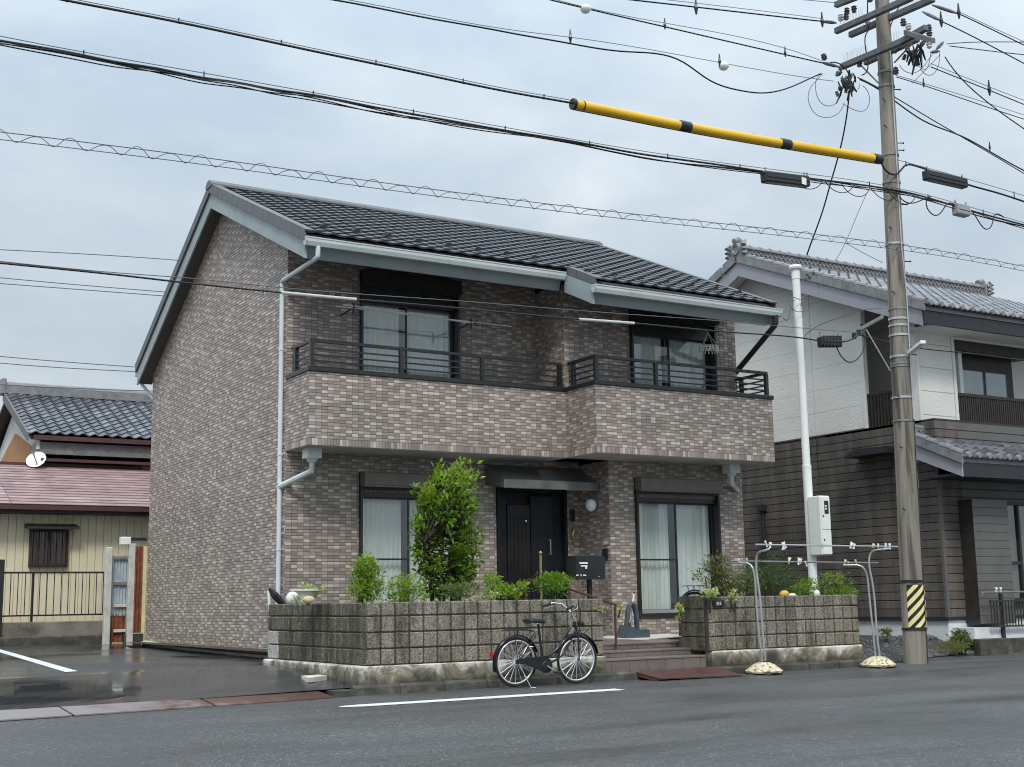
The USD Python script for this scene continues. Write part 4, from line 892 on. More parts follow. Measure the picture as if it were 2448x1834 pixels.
# handrail of the steps
hr = thing('handrail', 'thin brown handrail sloping down beside the entrance steps', 'handrail')
h0, h1, h2 = aty(1257, 1386, -.5), aty(1361, 1408, -1.2), aty(1480, 1449, -2.3)
m = MB(); m.tube([h0 + V(-.02, 0, -.12), h0 + V(0, 0, -.02), h0 + V(.06, 0, 0), h1, h2], .019, 8); part('rail', m, 'red_brown_trim', hr, smooth=40)
m = MB(); m.cyl(h1, V(h1[0], h1[1], .5), .017, n=8); part('post', m, 'red_brown_trim', hr)
m = MB(); m.cyl(h2 + V(-.05, .03, 0), V(h2[0] - .05, h2[1] + .03, .42), .017, n=8); part('post', m, 'red_brown_trim', hr)
m = MB(); m.cyl(h0 + V(0, 0, -.1), V(h0[0], h0[1], .5), .017, n=8); part('post', m, 'red_brown_trim', hr)
g0, g1 = aty(1292, 1322, -1.0), aty(1294, 1420, -1.0)
gl = thing('garden_stake', 'brass coloured round capped stake standing in front of the door', 'stake')
m = MB(); m.cyl(V(g0[0], -1.0, .5), g0 - V(0, 0, .03), .018, n=10); part('shaft', m, 'brass', gl)
m = MB(); m.lathe(g0 - V(0, 0, .03), [(.001, .06), (.02, .05), (.028, .03), (.02, .01), (.001, 0)], 12); part('cap', m, 'brass', gl, smooth=True)

# ================================================================ dustpan and broom
dp_ = thing('dustpan', 'grey blue long handled dustpan standing by the porch window', 'dustpan')
yb = -.55; a0, a1 = aty(1483, 1515, yb), aty(1539, 1517, yb); zf = .503
cxd = (a0[0] + a1[0]) / 2; wd = (a1[0] - a0[0]) / 2; ztop = aty(1514, 1443, yb)[2]
m = MB(); m.prism([(-wd, 0), (wd, 0), (wd * .98, .13), (-wd * .1, .14), (-wd * .62, .20)], (cxd, yb - .16, zf), V(1, 0, 0), V(0, 0, 1), V(0, .30, 0)); part('pan', m, 'dustpan_blue', dp_)
th = np.linspace(math.pi, 0, 16); hc_ = V(cxd, yb, ztop - .18)
arch = np.array([[cxd - wd * .45, yb, zf + .16]] + [[cxd + .0 + wd * .38 * math.cos(t) + .02, yb, ztop - .20 + .20 * math.sin(t)] for t in th] + [[cxd + wd * .5, yb, zf + .10]])
m = MB(); m.tube(arch, .030, 8); part('handle', m, 'dustpan_blue', dp_, smooth=True)
m = MB(); m.tube(arch + V(0, .06, -.02), .016, 6); part('handle_rib', m, 'dustpan_blue', dp_, smooth=True)
br = thing('broom', 'short white stick broom leaning inside the dustpan handle', 'broom')
b0, b1 = aty(1503, 1492, yb + .08), aty(1516, 1420, yb + .12)
m = MB(); m.cyl(b0, b1, .014, n=8); part('stick', m, 'broom_white', br)
m = MB(); m.cyl(b1, b1 + (b1 - b0) * .06, .015, n=8); part('cap', m, 'black_metal', br)
m = MB(); m.tube([b0 + V(.0, 0, .02), b0 + V(-.02, 0, -.12)], [.03, .06], 10); part('bristles', m, 'black_metal', br)
# planter and stones on the end of the left wall
pl0 = aty(727, 1433, -1.45); pt = thing('planter', 'white rimmed planter bowl behind the left block wall', 'planter')
m = MB(); m.lathe(V(pl0[0], -1.45, pl0[2] - .03), [(.001, 0), (.12, 0), (.155, .12), (.19, .135), (.19, .16), (.165, .16), (.15, .10), (.001, .10)], 24); part('bowl', m, 'planter_white', pt, smooth=35)
def blob(c, r, seed, sq=(1, 1, 1)):
    import trimesh
    s_ = trimesh.creation.icosphere(2, 1.0); v = s_.vertices * (1 + .25 * (meshkit.fbm(s_.vertices * 1.7 + seed) - .5)[:, None]) * V(*sq) * r
    return MB().add(v + c, s_.faces)
def rock(u, v, Y, r, mat, label, sq=(1, 1, .8), cat='stone', seed=1):
    c = aty(u, v, Y); return single('garden_stone', blob(c, r, seed, sq), mat, label, cat, smooth=True)
rock(699, 1430, -1.6, .085, 'pebble_white', 'white rounded stone left of the planter bowl', (1, .7, .95), seed=3)
rock(738, 1434, -1.9, .07, 'pebble_tan', 'small tan stone in front of the planter bowl', (1.1, .8, .7), seed=9)
rock(1875, 1421, -2.35, .075, 'pebble_yellow', 'yellow round ornament on top of the right block wall', (1.1, .8, .8), cat='ornament', seed=5)
rock(1894, 1424, -2.35, .06, 'pebble_white', 'small white stone beside the yellow ornament', (1.2, .8, .6), seed=7)
rock(1953, 1420, -2.45, .055, 'pebble_white', 'white pebble under the rightmost shrub on the wall', (.9, .8, 1.1), seed=12)
lf = thing('leaning_bar', 'black slanted bar with a pale strip behind the far end of the left wall', 'bar')
a, b = aty(643, 1407, .6), aty(672, 1440, .6); m = MB(); m.tube([a, (a * .55 + b * .45), b + (b - a) * .6], [.02, .055, .05], 8); part('bar', m, 'black_metal', lf)
a, b = aty(642, 1411, .62), aty(644, 1445, .62); m = MB(); m.tube([a, b + (b - a) * .5], .022, 6); part('strip', m, 'label_white', lf)

# ================================================================ plants
def plant(name, label, cat, mat, boxpx, Y, depth, n, L, W, seed, shape='round', stems=3, group=None, mat2=None, zbase=.95, hang=0.0, up=.35):
    """leaves spread through an uneven crown that fills the pixel box at depth Y, on a few stems"""
    r = np.random.default_rng(seed); u0, u1, v0, v1 = boxpx; du = (u1 - u0) * .13; u0 -= du; u1 += du; v0 -= (v1 - v0) * .08; n = int(n * 1.5)
    a = aty(u0, v1, Y); b = aty(u1, v0, Y); cx = (a[0] + b[0]) / 2; hx = abs(b[0] - a[0]) / 2; z0, z1 = a[2], b[2]
    lobes = 5 + int(n / 160)
    P = []; D = []
    cs = []
    for k in range(lobes):
        t = r.uniform(0, 1); ang = r.uniform(0, 6.283)
        if shape == 'round': rad = math.sqrt(max(0, 1 - (2 * t * .9 - .75) ** 2)) * .62
        elif shape == 'cone': rad = (1 - t) * .62
        elif shape == 'column': rad = .55 * (.75 + .25 * math.sin(3 * t + seed))
        else: rad = .6
        q = math.sqrt(r.uniform(0, 1))
        cs.append((cx + hx * rad * q * math.cos(ang), Y + depth * rad * q * math.sin(ang), z0 + (z1 - z0) * (.12 + .76 * t)))
    cs = np.array(cs); lr = np.array([hx * .46, depth * .46, (z1 - z0) * (.24 if shape != 'column' else .15)])
    per = r.multinomial(n, r.dirichlet(np.full(lobes, 3.0)))
    for c, k in zip(cs, per):
        d = r.normal(size=(k, 3)); d /= np.linalg.norm(d, axis=1, keepdims=True)
        rr = r.uniform(.25, 1.0, k) ** .5 * (1 + .18 * r.normal(size=k))
        P.append(c + d * rr[:, None] * lr); D.append(d + V(0, 0, up) + r.normal(0, .45, (k, 3)))
    P = np.vstack(P); D = np.vstack(D); keep = P[:, 2] > z0 - hang; P, D = P[keep], D[keep]
    N = V(0, 0, 1) + r.normal(0, .55, P.shape) - V(0, .25, 0)
    k = len(P); sc = r.uniform(.65, 1.25, k)
    t = thing(name, label, cat, group=group)
    m = MB(); m.leaves(P, D, N, L * sc, W * sc); part('foliage', m, mat, t, kind='stuff')
    if mat2:
        j = r.random(k) < .3; m = MB(); m.leaves(P[j] + r.normal(0, L * .4, (j.sum(), 3)), D[j], N[j], L * sc[j], W * sc[j]); part('foliage_tips', m, mat2, t, kind='stuff')
    for i in range(stems):
        e = cs[r.integers(lobes)]; m = MB(); s0 = V(cx + r.normal(0, hx * .15), Y + r.normal(0, .03), zbase - .05)
        mid = (s0 + e) / 2 + r.normal(0, .03, 3); m.tube([s0, mid, e], [.016, .012, .005], 6); part('stem', m, 'stem', t)
    return t
# the garden tree
tr = thing('garden_tree', 'leafy green garden tree standing before the left ground floor window', 'tree')
r = np.random.default_rng(41); YT = -1.25
tk = [aty(u, 1440, YT) for u in (1035, 1052, 1075)]
trunks = []
for i, (u0, u1) in enumerate(((1033, 1020), (1050, 1062), (1052, 1100), (1078, 1098), (1040, 1008))):
    b = aty(u0, 1440, YT + r.normal(0, .05)); b[2] = .9; mpt = aty((u0 + u1) / 2, 1330, YT + r.normal(0, .12)); e = aty(u1, 1150 + 26 * i, YT + r.normal(0, .2)); trunks.append((b, mpt, e))
    m = MB(); q = [b, b * .5 + mpt * .5 + r.normal(0, .015, 3), mpt, mpt * .5 + e * .5 + r.normal(0, .03, 3), e]; m.tube(q, [.032, .028, .022, .014, .005], 7); part('trunk' if i == 0 else 'trunk', m, 'stem', tr, smooth=True)
P = []; D = []; twigs = MB()
def tree_half(v):   # left and right edge of the crown at pixel row v
    vs = [1113, 1135, 1165, 1200, 1235, 1260, 1300, 1335, 1365, 1395, 1425]
    lo = [1098, 1035, 992, 990, 995, 980, 985, 988, 1000, 1000, 1010]; hi = [1132, 1138, 1140, 1140, 1138, 1148, 1152, 1148, 1138, 1130, 1118]
    return np.interp(v, vs, lo), np.interp(v, vs, hi)
for k in range(330):
    v = r.uniform(1116, 1385) if k < 300 else r.uniform(1380, 1428); l_, h_ = tree_half(v); f_ = r.uniform(-1, 1); f_ = np.sign(f_) * abs(f_) ** .75
    u = (l_ + h_) / 2 + (h_ - l_) / 2 * .93 * f_
    dy = r.uniform(-1, 1) * .42 * math.sqrt(max(.05, 1 - f_ * f_))
    c = aty(u, v, YT + dy); b, mp_, e = trunks[r.integers(5)]
    t_ = np.clip((c[2] - b[2]) / (e[2] - b[2]), .25, .95) * .85; s0 = b * (1 - t_) + e * t_
    twigs.tube([s0, (s0 + c) / 2 + V(0, 0, -.02), c], [.008, .006, .003], 4, False)
    kk = r.integers(9, 17) if v < 1370 else r.integers(4, 8); out = unit(c - s0)
    tt = r.uniform(.55, 1.12, kk)[:, None]
    P.append(s0 + (c - s0) * tt + r.normal(0, .035, (kk, 3))); D.append(out * .8 + r.normal(0, .6, (kk, 3)) + V(0, -.15, .25))
part('twigs', twigs, 'stem', tr)
P = np.vstack(P); D = np.vstack(D); N = V(0, -.25, 1) + r.normal(0, .5, P.shape); sc = r.uniform(.7, 1.25, len(P))
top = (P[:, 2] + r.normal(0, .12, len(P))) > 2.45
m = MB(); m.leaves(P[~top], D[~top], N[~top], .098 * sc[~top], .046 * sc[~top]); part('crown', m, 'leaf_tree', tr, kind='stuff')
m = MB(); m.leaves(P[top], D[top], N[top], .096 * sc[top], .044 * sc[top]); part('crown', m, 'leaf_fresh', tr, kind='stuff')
SH = 'shrubs behind the block walls'
plant('shrub', 'tall pointed yellow green shrub at the left below the window', 'shrub', 'leaf_fresh', (832, 918, 1343, 1440), -2.2, .35, 900, .05, .026, 51, 'cone', 4, mat2='leaf_tree')
plant('shrub', 'round bright green clipped shrub just left of the garden tree', 'shrub', 'leaf_fresh', (925, 1022, 1382, 1440), -2.25, .32, 900, .04, .022, 52, 'round', 3)
plant('plant', 'low sparse grassy plant at the foot of the garden tree', 'plant', 'leaf_mixed', (1035, 1145, 1402, 1438), -2.3, .25, 300, .07, .018, 53, 'round', 2, up=.9)
plant('shrub', 'yellow green shrub in front of the dark entrance door', 'shrub', 'leaf_fresh', (1143, 1210, 1380, 1438), -2.2, .28, 650, .036, .02, 54, 'round', 3)
plant('plant', 'broad leaved light green plant left of the door shrub pair', 'plant', 'leaf_fresh', (1203, 1262, 1400, 1436), -2.35, .2, 90, .10, .05, 55, 'round', 2, up=.6)
plant('shrub', 'wide mid green shrub at the right end of the left wall', 'shrub', 'leaf_tree', (1274, 1362, 1378, 1438), -2.1, .3, 900, .045, .018, 56, 'round', 3, mat2='leaf_fresh')
plant('flower', 'small pale pink flower cluster over the left wall', 'flower', 'leaf_pale', (1174, 1196, 1415, 1432), -2.5, .06, 40, .035, .03, 57, 'round', 1)
plant('potted_plant', 'small green and white plant growing in the planter bowl', 'plant', 'leaf_pale', (716, 765, 1402, 1426), -1.5, .14, 120, .045, .022, 58, 'round', 2, zbase=1.15, mat2='leaf_mixed')
plant('grass_tuft', 'small green grass tuft on the top of the left wall', 'grass', 'leaf_tree', (695, 722, 1430, 1444), -1.9, .06, 40, .05, .01, 59, 'round', 1, up=1.2)
plant('shrub', 'reddish green shrub above the left end of the right wall', 'shrub', 'leaf_mixed', (1672, 1760, 1345, 1440), -2.1, .32, 1000, .05, .02, 61, 'round', 4, mat2='leaf_red')
plant('shrub', 'mid green shrub left of the dark round shrub on the right wall', 'shrub', 'leaf_mixed', (1740, 1808, 1352, 1436), -2.0, .3, 800, .04, .02, 62, 'round', 3)
plant('shrub', 'large dark green round shrub behind the drying poles', 'shrub', 'leaf_dark', (1803, 1905, 1333, 1440), -1.9, .38, 1900, .04, .012, 63, 'round', 4)
plant('shrub', 'low bright green shrub at the foot of the white meter pole', 'shrub', 'leaf_fresh', (1900, 1960, 1390, 1438), -2.2, .25, 600, .036, .02, 64, 'round', 3, mat2='leaf_tree')
plant('shrub', 'rightmost bright green shrub on the right wall', 'shrub', 'leaf_fresh', (1950, 2040, 1378, 1438), -2.15, .28, 950, .036, .02, 65, 'round', 3, mat2='leaf_tree')
plant('ivy', 'pale star leaved ivy hanging over the right wall above the name plate', 'ivy', 'leaf_pale', (1684, 1722, 1414, 1430), YW - .05, .05, 46, .065, .045, 66, 'round', 1, hang=.05)
plant('ivy', 'pale ivy tuft hanging right of the name plate', 'ivy', 'leaf_pale', (1742, 1764, 1414, 1442), YW - .06, .04, 34, .065, .045, 67, 'round', 1, hang=.06)
plant('ivy', 'pale ivy leaves on the entrance side of the right wall', 'ivy', 'leaf_pale', (1618, 1630, 1450, 1490), YW + .35, .06, 30, .06, .045, 68, 'column', 1, zbase=.9)
plant('ivy', 'few pale leaves at the right end of the left wall', 'ivy', 'leaf_pale', (1432, 1450, 1452, 1464), YW - .04, .03, 16, .05, .03, 69, 'round', 1, zbase=1.0)
plant('ivy', 'pale leaves at the lower end of the handrail', 'ivy', 'leaf_pale', (1472, 1486, 1438, 1458), -2.35, .05, 26, .045, .03, 70, 'round', 1, zbase=.9)
plant('weed', 'green weed clump growing by the white foundation of the right house', 'weed', 'leaf_dark', (2275, 2325, 1505, 1552), -1.75, .2, 420, .075, .03, 71, 'round', 3, zbase=.12, mat2='leaf_grass')
plant('weed', 'small weed at the house foundation left of the utility pole', 'weed', 'leaf_mixed', (2100, 2130, 1506, 1522), -.9, .12, 120, .06, .02, 72, 'round', 1, zbase=.3, up=.9)
plant('weed', 'dry yellow green grass on the gravel right of the utility pole', 'weed', 'leaf_grass', (2220, 2330, 1535, 1566), -1.95, .12, 420, .07, .010, 73, 'round', 1, zbase=.06, up=1.3)

# ================================================================ neighbour house on the right
nb = thing('neighbour_house', 'white and dark brown two storey house with grey pantile roof behind the pole', 'house')
XN, YG, YU = 10.99, -1.0, -.60
YB = 9.5; ZF, ZW = .656, 4.30          # foundation top, top of the brown storey
m = MB(); m.bbox(V(XN + .02, YG + .02, -.1), V(20, YB, ZF - .012), .01); part('foundation', m, 'foundation_white', nb)
m = MB(); m.box(V(XN - .02, YG - .02, ZF - .03), V(20, YB, ZF + .03)); part('sill_trim', m, 'dark_board', nb)
m = MB(); m.box(V(XN + .03, YG + .03, ZF), V(20, YB, ZW)); core = part('lower_wall', m, 'dark_board', nb)
bh = .1555; nrow_b = int((ZW - ZF - .03) / bh)
for i in range(nrow_b):
    z0 = ZF + .03 + i * bh; z1 = z0 + bh - .012
    for j, (ya, yb_) in enumerate(((YG, 2.02), (2.03, 5.06), (5.07, 9.0))):
        q = MB(); q.bbox(V(XN, ya + .005, z0), V(XN + .03, yb_ - .005, z1), .005); part('siding_board', q, 'siding_brown', core)
    q = MB(); q.bbox(V(XN + .002, YG, z0), V(XN + .62, YG + .03, z1), .005); part('siding_board', q, 'siding_brown', core)
    q = MB(); q.bbox(V(XN + .622, YG + .004, z0), V(17, YG + .03, z1), .005); part('siding_board', q, 'siding_grey', core)
q = MB(); q.box(V(XN - .012, YG - .012, ZF), V(XN + .05, YG + .05, ZW - .4)); part('corner_trim', q, 'siding_grey', nb)
# shutter case and window of the ground floor
q = MB(); q.box(V(11.47, YG - .30, .55), V(12.45, YG - .001, 2.80)); tb = part('shutter_case', q, 'bronze_dark', nb)
for i in range(15):
    z0 = .56 + i * .1495; q = MB(); q.bbox(V(11.475, YG - .312, z0), V(12.445, YG - .3005, z0 + .143), .004); part('case_board', q, 'siding_grey', tb)
q = MB(); x0, x1, z0, z1 = 12.50, 15.2, .95, 2.78
q.box(V(x0, YG - .12, z0), V(x0 + .05, YG - .001, z1)); q.box(V(x0 + .05, YG - .12, z1 - .05), V(x1, YG - .001, z1)); q.box(V(x0 + .05, YG - .12, z0), V(x1, YG - .001, z0 + .05)); q.box(V(13.0, YG - .10, z0 + .05), V(13.05, YG - .02, z1 - .05)); q.box(V(x0 + .05, YG - .1, 1.62), V(13.0, YG - .02, 1.68))
w = part('window', q, 'dark_board', nb); part('pane', glass_sheet(x0 + .05, x1, YG - .06, z0 + .05, z1 - .05), 'glass', w); q = MB(); q.box(V(x0 + .05, YG - .01, z0 + .05), V(x1, YG - .003, z1 - .05)); part('blind', q, 'window_green', w)
# upper storey: white panels on the side, a corner balcony opening, a front panel
zso = lambda y: 8.20 - .415 * (3.55 - y) if y <= 3.55 else 8.20 - .415 * (y - 3.55)
YO = .62
m = MB(); m.prism([(YO + .05, ZW), (YB, ZW), (YB, zso(YB) - .05), (3.55, zso(3.55) - .05), (YO + .05, zso(YO) - .05)], (XN + .03, 0, 0), V(0, 1, 0), V(0, 0, 1), V(.1, 0, 0)); up = part('upper_wall', m, 'siding_white', nb)
for (ya, yb_) in ((YO + .08, 2.02), (2.03, 5.06), (5.07, 9.4)):
    z = ZW + .02
    while z < 8.2:
        z1 = z + .455; pts = [(ya + .003, z), (yb_ - .003, z)]
        tp = lambda y: min(z1 - .004, zso(y) - .12)
        if max(tp(ya), tp(yb_), tp(min(max(3.55, ya), yb_))) > z + .03:
            ys_ = [yb_ - .003] + ([3.55] if ya < 3.55 < yb_ else []) + [ya + .003]
            cut = [(y, max(z + .001, tp(y))) for y in ys_]
            # add the kink where the gable line leaves the panel
            import shapely
            P_ = shapely.Polygon([(ya + .003, z), (yb_ - .003, z), (yb_ - .003, z1 - .004), (ya + .003, z1 - .004)]).intersection(shapely.Polygon([(-5, -5), (20, -5), (20, zso(20) - .12), (3.55, zso(3.55) - .12), (-5, zso(-5) - .12)]))
            if P_.area > .01:
                q = MB(); q.prism(list(P_.exterior.coords)[:-1], (XN, 0, 0), V(0, 1, 0), V(0, 0, 1), V(.03, 0, 0)); part('siding_panel', q, 'siding_white', up)
        z = z1
q = MB(); q.bbox(V(XN - .015, YO, ZW), V(XN + .10, YO + .075, zso(YO) - .10), .005); part('corner_trim', q, 'siding_white', nb)
# balcony recess
m = MB(); m.box(V(XN + 1.4, YU + .1, ZW), V(XN + 1.5, YO + 1.2, 6.45)); m.box(V(XN + .1, YO + 1.1, ZW), V(XN + 1.4, YO + 1.2, 6.9)); m.box(V(XN + .03, YU + .05, ZW - .12), V(XN + 1.4, YO + 1.2, ZW)); part('balcony_recess', m, 'siding_white', nb)
m = MB(); m.box(V(XN + .02, YU + .11, ZW + .62), V(XN + .07, YO - .002, ZW + .67)); rl = part('balcony_rail', m, 'dark_wood', nb); n_ = 14
for i in range(n_):
    y = YU + .14 + (YO - YU - .16) * i / (n_ - 1); q = MB(); q.box(V(XN + .025, y - .025, ZW + .002), V(XN + .06, y + .02, ZW + .62)); part('slat', q, 'dark_wood', rl)
m = MB(); m.box(V(XN + .03, YU - .03, 3.95), V(XN + 1.06, YU + .10, zso(YU) - .1)); fp = part('front_panel', m, 'siding_white', nb)
for i in range(6):
    z = 3.96 + i * .455; q = MB(); q.bbox(V(XN + .12, YU - .055, z), V(XN + 1.02, YU - .031, min(z + .447, zso(YU) - .12)), .004); part('siding_panel', q, 'siding_white', fp)
for xx in (XN + .03, XN + 1.03): q = MB(); q.bbox(V(xx, YU - .07, 3.95), V(xx + .075, YU - .031, zso(YU) - .11), .006); part('corner_trim', q, 'siding_white', fp)
m = MB(); m.box(V(XN + 1.1, YU + .55, 3.95), V(18, YU + .65, 6.6)); part('front_wall', m, 'siding_white', nb)
m = MB(); m.box(V(XN + 1.1, YU + .0, 5.95), V(18, YU + .55, 6.55)); part('lintel', m, 'siding_white', nb)
m = MB(); m.box(V(XN + 1.12, YU + .35, 4.16), V(14.3, YU + .5, 5.93)); ww = part('window', m, 'dark_wood', nb)
for xa, xb in ((12.75, 13.35), (13.45, 14.05)):
    part('pane', glass_sheet(xa, xb, YU + .318, 4.4, 5.45), 'glass', ww); q = MB(); q.box(V(xa, YU + .343, 4.4), V(xb, YU + .349, 5.45)); part('curtain', q, 'tatami_curtain', ww)
q = MB(); q.box(V(XN + 1.12, YU - .02, 5.74), V(14.4, YU + .34, 5.93)); part('shutter_box', q, 'dark_wood', nb)
m = MB(); m.box(V(XN + 1.08, YU - .05, 4.84), V(18, YU + .02, 4.90)); m.box(V(XN + 1.08, YU - .05, 4.10), V(18, YU + .02, 4.16)); rl = part('balcony_rail', m, 'dark_wood', nb)
for i in range(58):
    x = XN + 1.10 + i * .062; q = MB(); q.box(V(x, YU - .035, 4.16), V(x + .040, YU - .012, 4.84)); part('slat', q, 'dark_wood', rl)
# upper roof
YRN, ZRN = 3.55, 8.36; ye_ = -1.42; SN = unit(V(0, -1, -.415)); NN = unit(V(0, -.415, 1)); XE = XN - .55
LN = (YRN - ye_) * math.hypot(1, .415); rows_n = 18; lN = LN / rows_n; wN = .285
zr2 = lambda y: ZRN - .415 * abs(YRN - y)
m = MB(); slab(m, XE + .05, 19, ye_ + .06, YRN, -.02, .09, zr2); m.prism([(YRN, ZRN - .02), (YB + .8, zr2(YB + .8) - .02), (YB + .8, zr2(YB + .8) - .12), (YRN, ZRN - .12)], (XE + .05, 0, 0), V(0, 1, 0), V(0, 0, 1), V(8, 0, 0)); rf = part('roof', m, 'pantile_single', nb)
TN = pan(None, V(XE, YRN, ZRN), V(1, 0, 0), SN, NN, range(28), range(rows_n), wN, lN, .050, .022, n=7)
ks = sorted(TN, key=lambda k: -(k[0] * .9 - k[1] * .12) if False else (k[1] * .25 + abs(k[0] - 9))); one = set(ks[:290]); rest = MB()
for k, (v, f) in TN.items():
    if k in one: q = MB(); q.add(v, f); part('roof_tile', q, 'pantile_single', rf, smooth=50)
    else: rest.add(v, f)
part('roof_tiles', rest, 'pantile', rf, kind='stuff')
for i in range(24):   # round eave ends
    c = V(XE + (i + .56) * wN, ye_ - .01, zr2(ye_) + .045); q = MB(); q.lathe(c, [(.001, .03), (.05, .028), (.058, .012), (.058, -.03)], 12, (0, -1, .0)); part('eave_tile', q, 'ridge_grey', rf)
for i in range(18):   # rake tiles on the gable edge
    yy = YRN + (ye_ - YRN) * (i + .5) / 18; c = V(XE - .01, yy, zr2(yy))
    q = MB(); q.obox(c + V(.02, 0, -.03), V(.018, 0, 0), SN * (lN / 2 - .004), V(0, 0, .085)); q.tube([c + V(.06, 0, .06) - SN * lN * .5, c + V(.06, 0, .075) + SN * lN * .5], .055, 8); part('rake_tile', q, 'ridge_grey', rf)
for i in range(14):
    yy = YRN + (YB + .8 - YRN) * (i + .5) / 14; c = V(XE - .01, yy, zr2(yy)); d_ = unit(V(0, 1, -.415)); q = MB(); q.obox(c + V(.02, 0, .0), V(.03, 0, 0), d_ * .22, V(0, 0, .1)); part('rake_tile', q, 'ridge_grey', rf)
# big ridge: layered courses, lattice of round tiles, cap, ogre-tile ends
xr0, xr1 = XE + .12, 18.35
m = MB(); m.box(V(xr0, YRN - .13, ZRN - .02), V(xr1, YRN + .13, ZRN + .17)); rg = part('ridge', m, 'ridge_grey', nb)
m = MB(); m.box(V(xr0, YRN - .17, ZRN + .17), V(xr1, YRN + .17, ZRN + .19)); m.box(V(xr0, YRN - .18, ZRN - .03), V(xr1, YRN + .18, ZRN - .0)); part('ridge_course', m, 'ridge_grey', rg)
m = MB(); n_ = int((xr1 - xr0) / .13)
for i in range(n_):
    for j in (0, 1):
        m.torus(V(xr0 + (i + .5 + .5 * j) * .13, YRN - .14, ZRN + .03 + .075 * j), .06, .014, V(1, 0, 0), V(0, 0, 1), n=8, m=5, a0=0, a1=math.pi)
part('lattice_tile', m, 'ridge_grey', rg, kind='stuff')
nn_ = 27
for i in range(nn_):
    a = xr0 + (xr1 - xr0) * i / nn_; b = xr0 + (xr1 - xr0) * (i + 1) / nn_; q = MB()
    q.tube([V(a, YRN, ZRN + .21), V(b - .01, YRN, ZRN + .21)], .085, 10); q.tube([V(b - .05, YRN, ZRN + .212), V(b - .005, YRN, ZRN + .212)], .098, 10); part('ridge_cap', q, 'ridge_grey', rg)
for xo, s_ in ((xr0 - .06, -1), (xr1 + .05, 1)):
    q = MB(); c = V(xo, YRN, ZRN + .12)
    q.obox(c, V(.07, 0, 0), V(0, .20, 0), V(0, 0, .17), .03); q.torus(c + V(s_ * .06, 0, .05), .11, .045, V(0, 1, 0), V(0, 0, 1), n=14, m=6)
    for k in range(3):
        q.tube([c + V(0, -.20, -.12 + .1 * k), c + V(s_ * .08, -.27, -.08 + .1 * k), c + V(0, -.24, 0 + .1 * k)], [.05, .06, .03], 7); q.tube([c + V(0, .20, -.12 + .1 * k), c + V(s_ * .08, .27, -.08 + .1 * k), c + V(0, .24, 0 + .1 * k)], [.05, .06, .03], 7)
    q.tube([c + V(-.1 * s_, 0, .19), c + V(s_ * .02, 0, .24), c + V(s_ * .12, 0, .22)], [.09, .1, .06], 9); part('ridge_end', q, 'ridge_grey', rg, smooth=50)
def nboard(name, xa, xb, y0, y1, top, bot, mat='gable_board'):
    q = MB(); q.prism([(y0, zr2(y0) + top), (y1, zr2(y1) + top), (y1, zr2(y1) + bot), (y0, zr2(y0) + bot)], (xa, 0, 0), V(0, 1, 0), V(0, 0, 1), V(xb - xa, 0, 0)); return part(name, q, mat, nb)
nboard('bargeboard', XE + .03, XE + .06, ye_ + .1, 1.2, -.10, -.42); nboard('bargeboard', XE + .03, XE + .06, 1.206, YRN, -.10, -.42); nboard('bargeboard', XE + .03, XE + .06, YRN, YB + .8, -.10, -.42)
nboard('soffit', XE + .06, XN + .02, ye_ + .16, YRN, -.20, -.24, 'siding_white'); nboard('soffit', XE + .06, XN + .02, YRN, YB + .7, -.20, -.24, 'siding_white')
q = MB(); q.box(V(XE + .06, ye_ + .08, zr2(ye_) - .33), V(19, ye_ + .14, zr2(ye_) - .03)); part('fascia', q, 'dark_board', nb)
q = MB(); q.box(V(XN - .1, ye_ + .14, zr2(ye_) - .30), V(19, YU + .1, zr2(ye_) - .27)); part('soffit', q, 'siding_white', nb)
# lower roof over the ground floor front
yl0, yl1, zl0, zl1 = YU - .031, -1.92, 4.02, 3.46; sl = (zl0 - zl1) / (yl0 - yl1); SL = unit(V(0, -1, -sl)); NL = unit(V(0, -sl, 1)); XLw = XN - .42
LL = math.hypot(yl0 - yl1, zl0 - zl1); rl_ = 5; zl = lambda y: zl0 - sl * (yl0 - y)
m = MB(); slab(m, XLw + .05, 18, yl1 + .05, yl0, -.02, .08, zl); lr_ = part('lower_roof', m, 'pantile_single', nb)
TL = pan(None, V(XLw, yl0, zl0), V(1, 0, 0), SL, NL, range(24), range(rl_), .27, LL / rl_, .05, .022, n=7)
for v, f in TL.values(): q = MB(); q.add(v, f); part('roof_tile', q, 'pantile_single', lr_, smooth=50)
for i in range(22):
    c = V(XLw + (i + .56) * .27, yl1 - .01, zl1 + .05); q = MB(); q.lathe(c, [(.001, .035), (.05, .03), (.062, .012), (.062, -.03)], 12, (0, -1, 0)); part('eave_tile', q, 'ridge_grey', lr_)
m = MB(); m.box(V(XLw, yl0 - .14, zl0 - .02), V(18, yl0, zl0 + .10)); hrg = part('wall_ridge', m, 'ridge_grey', nb)
m = MB(); m.tube([V(XLw + .02, yl0 - .07, zl0 + .12), V(18, yl0 - .07, zl0 + .12)], .06, 8); m.tube([V(XLw - .03, yl0 - .06, zl0 + .0), V(XLw - .02, yl0 - .06, zl0 + .16)], [.12, .09], 8); part('ridge_cap', m, 'ridge_grey', hrg)
m = MB()
for i in range(40): m.torus(V(XLw + .1 + i * .13, yl0 - .145, zl0 + .02), .05, .012, V(1, 0, 0), V(0, 0, 1), n=8, m=5, a0=0, a1=math.pi)
part('lattice_tile', m, 'ridge_grey', hrg, kind='stuff')
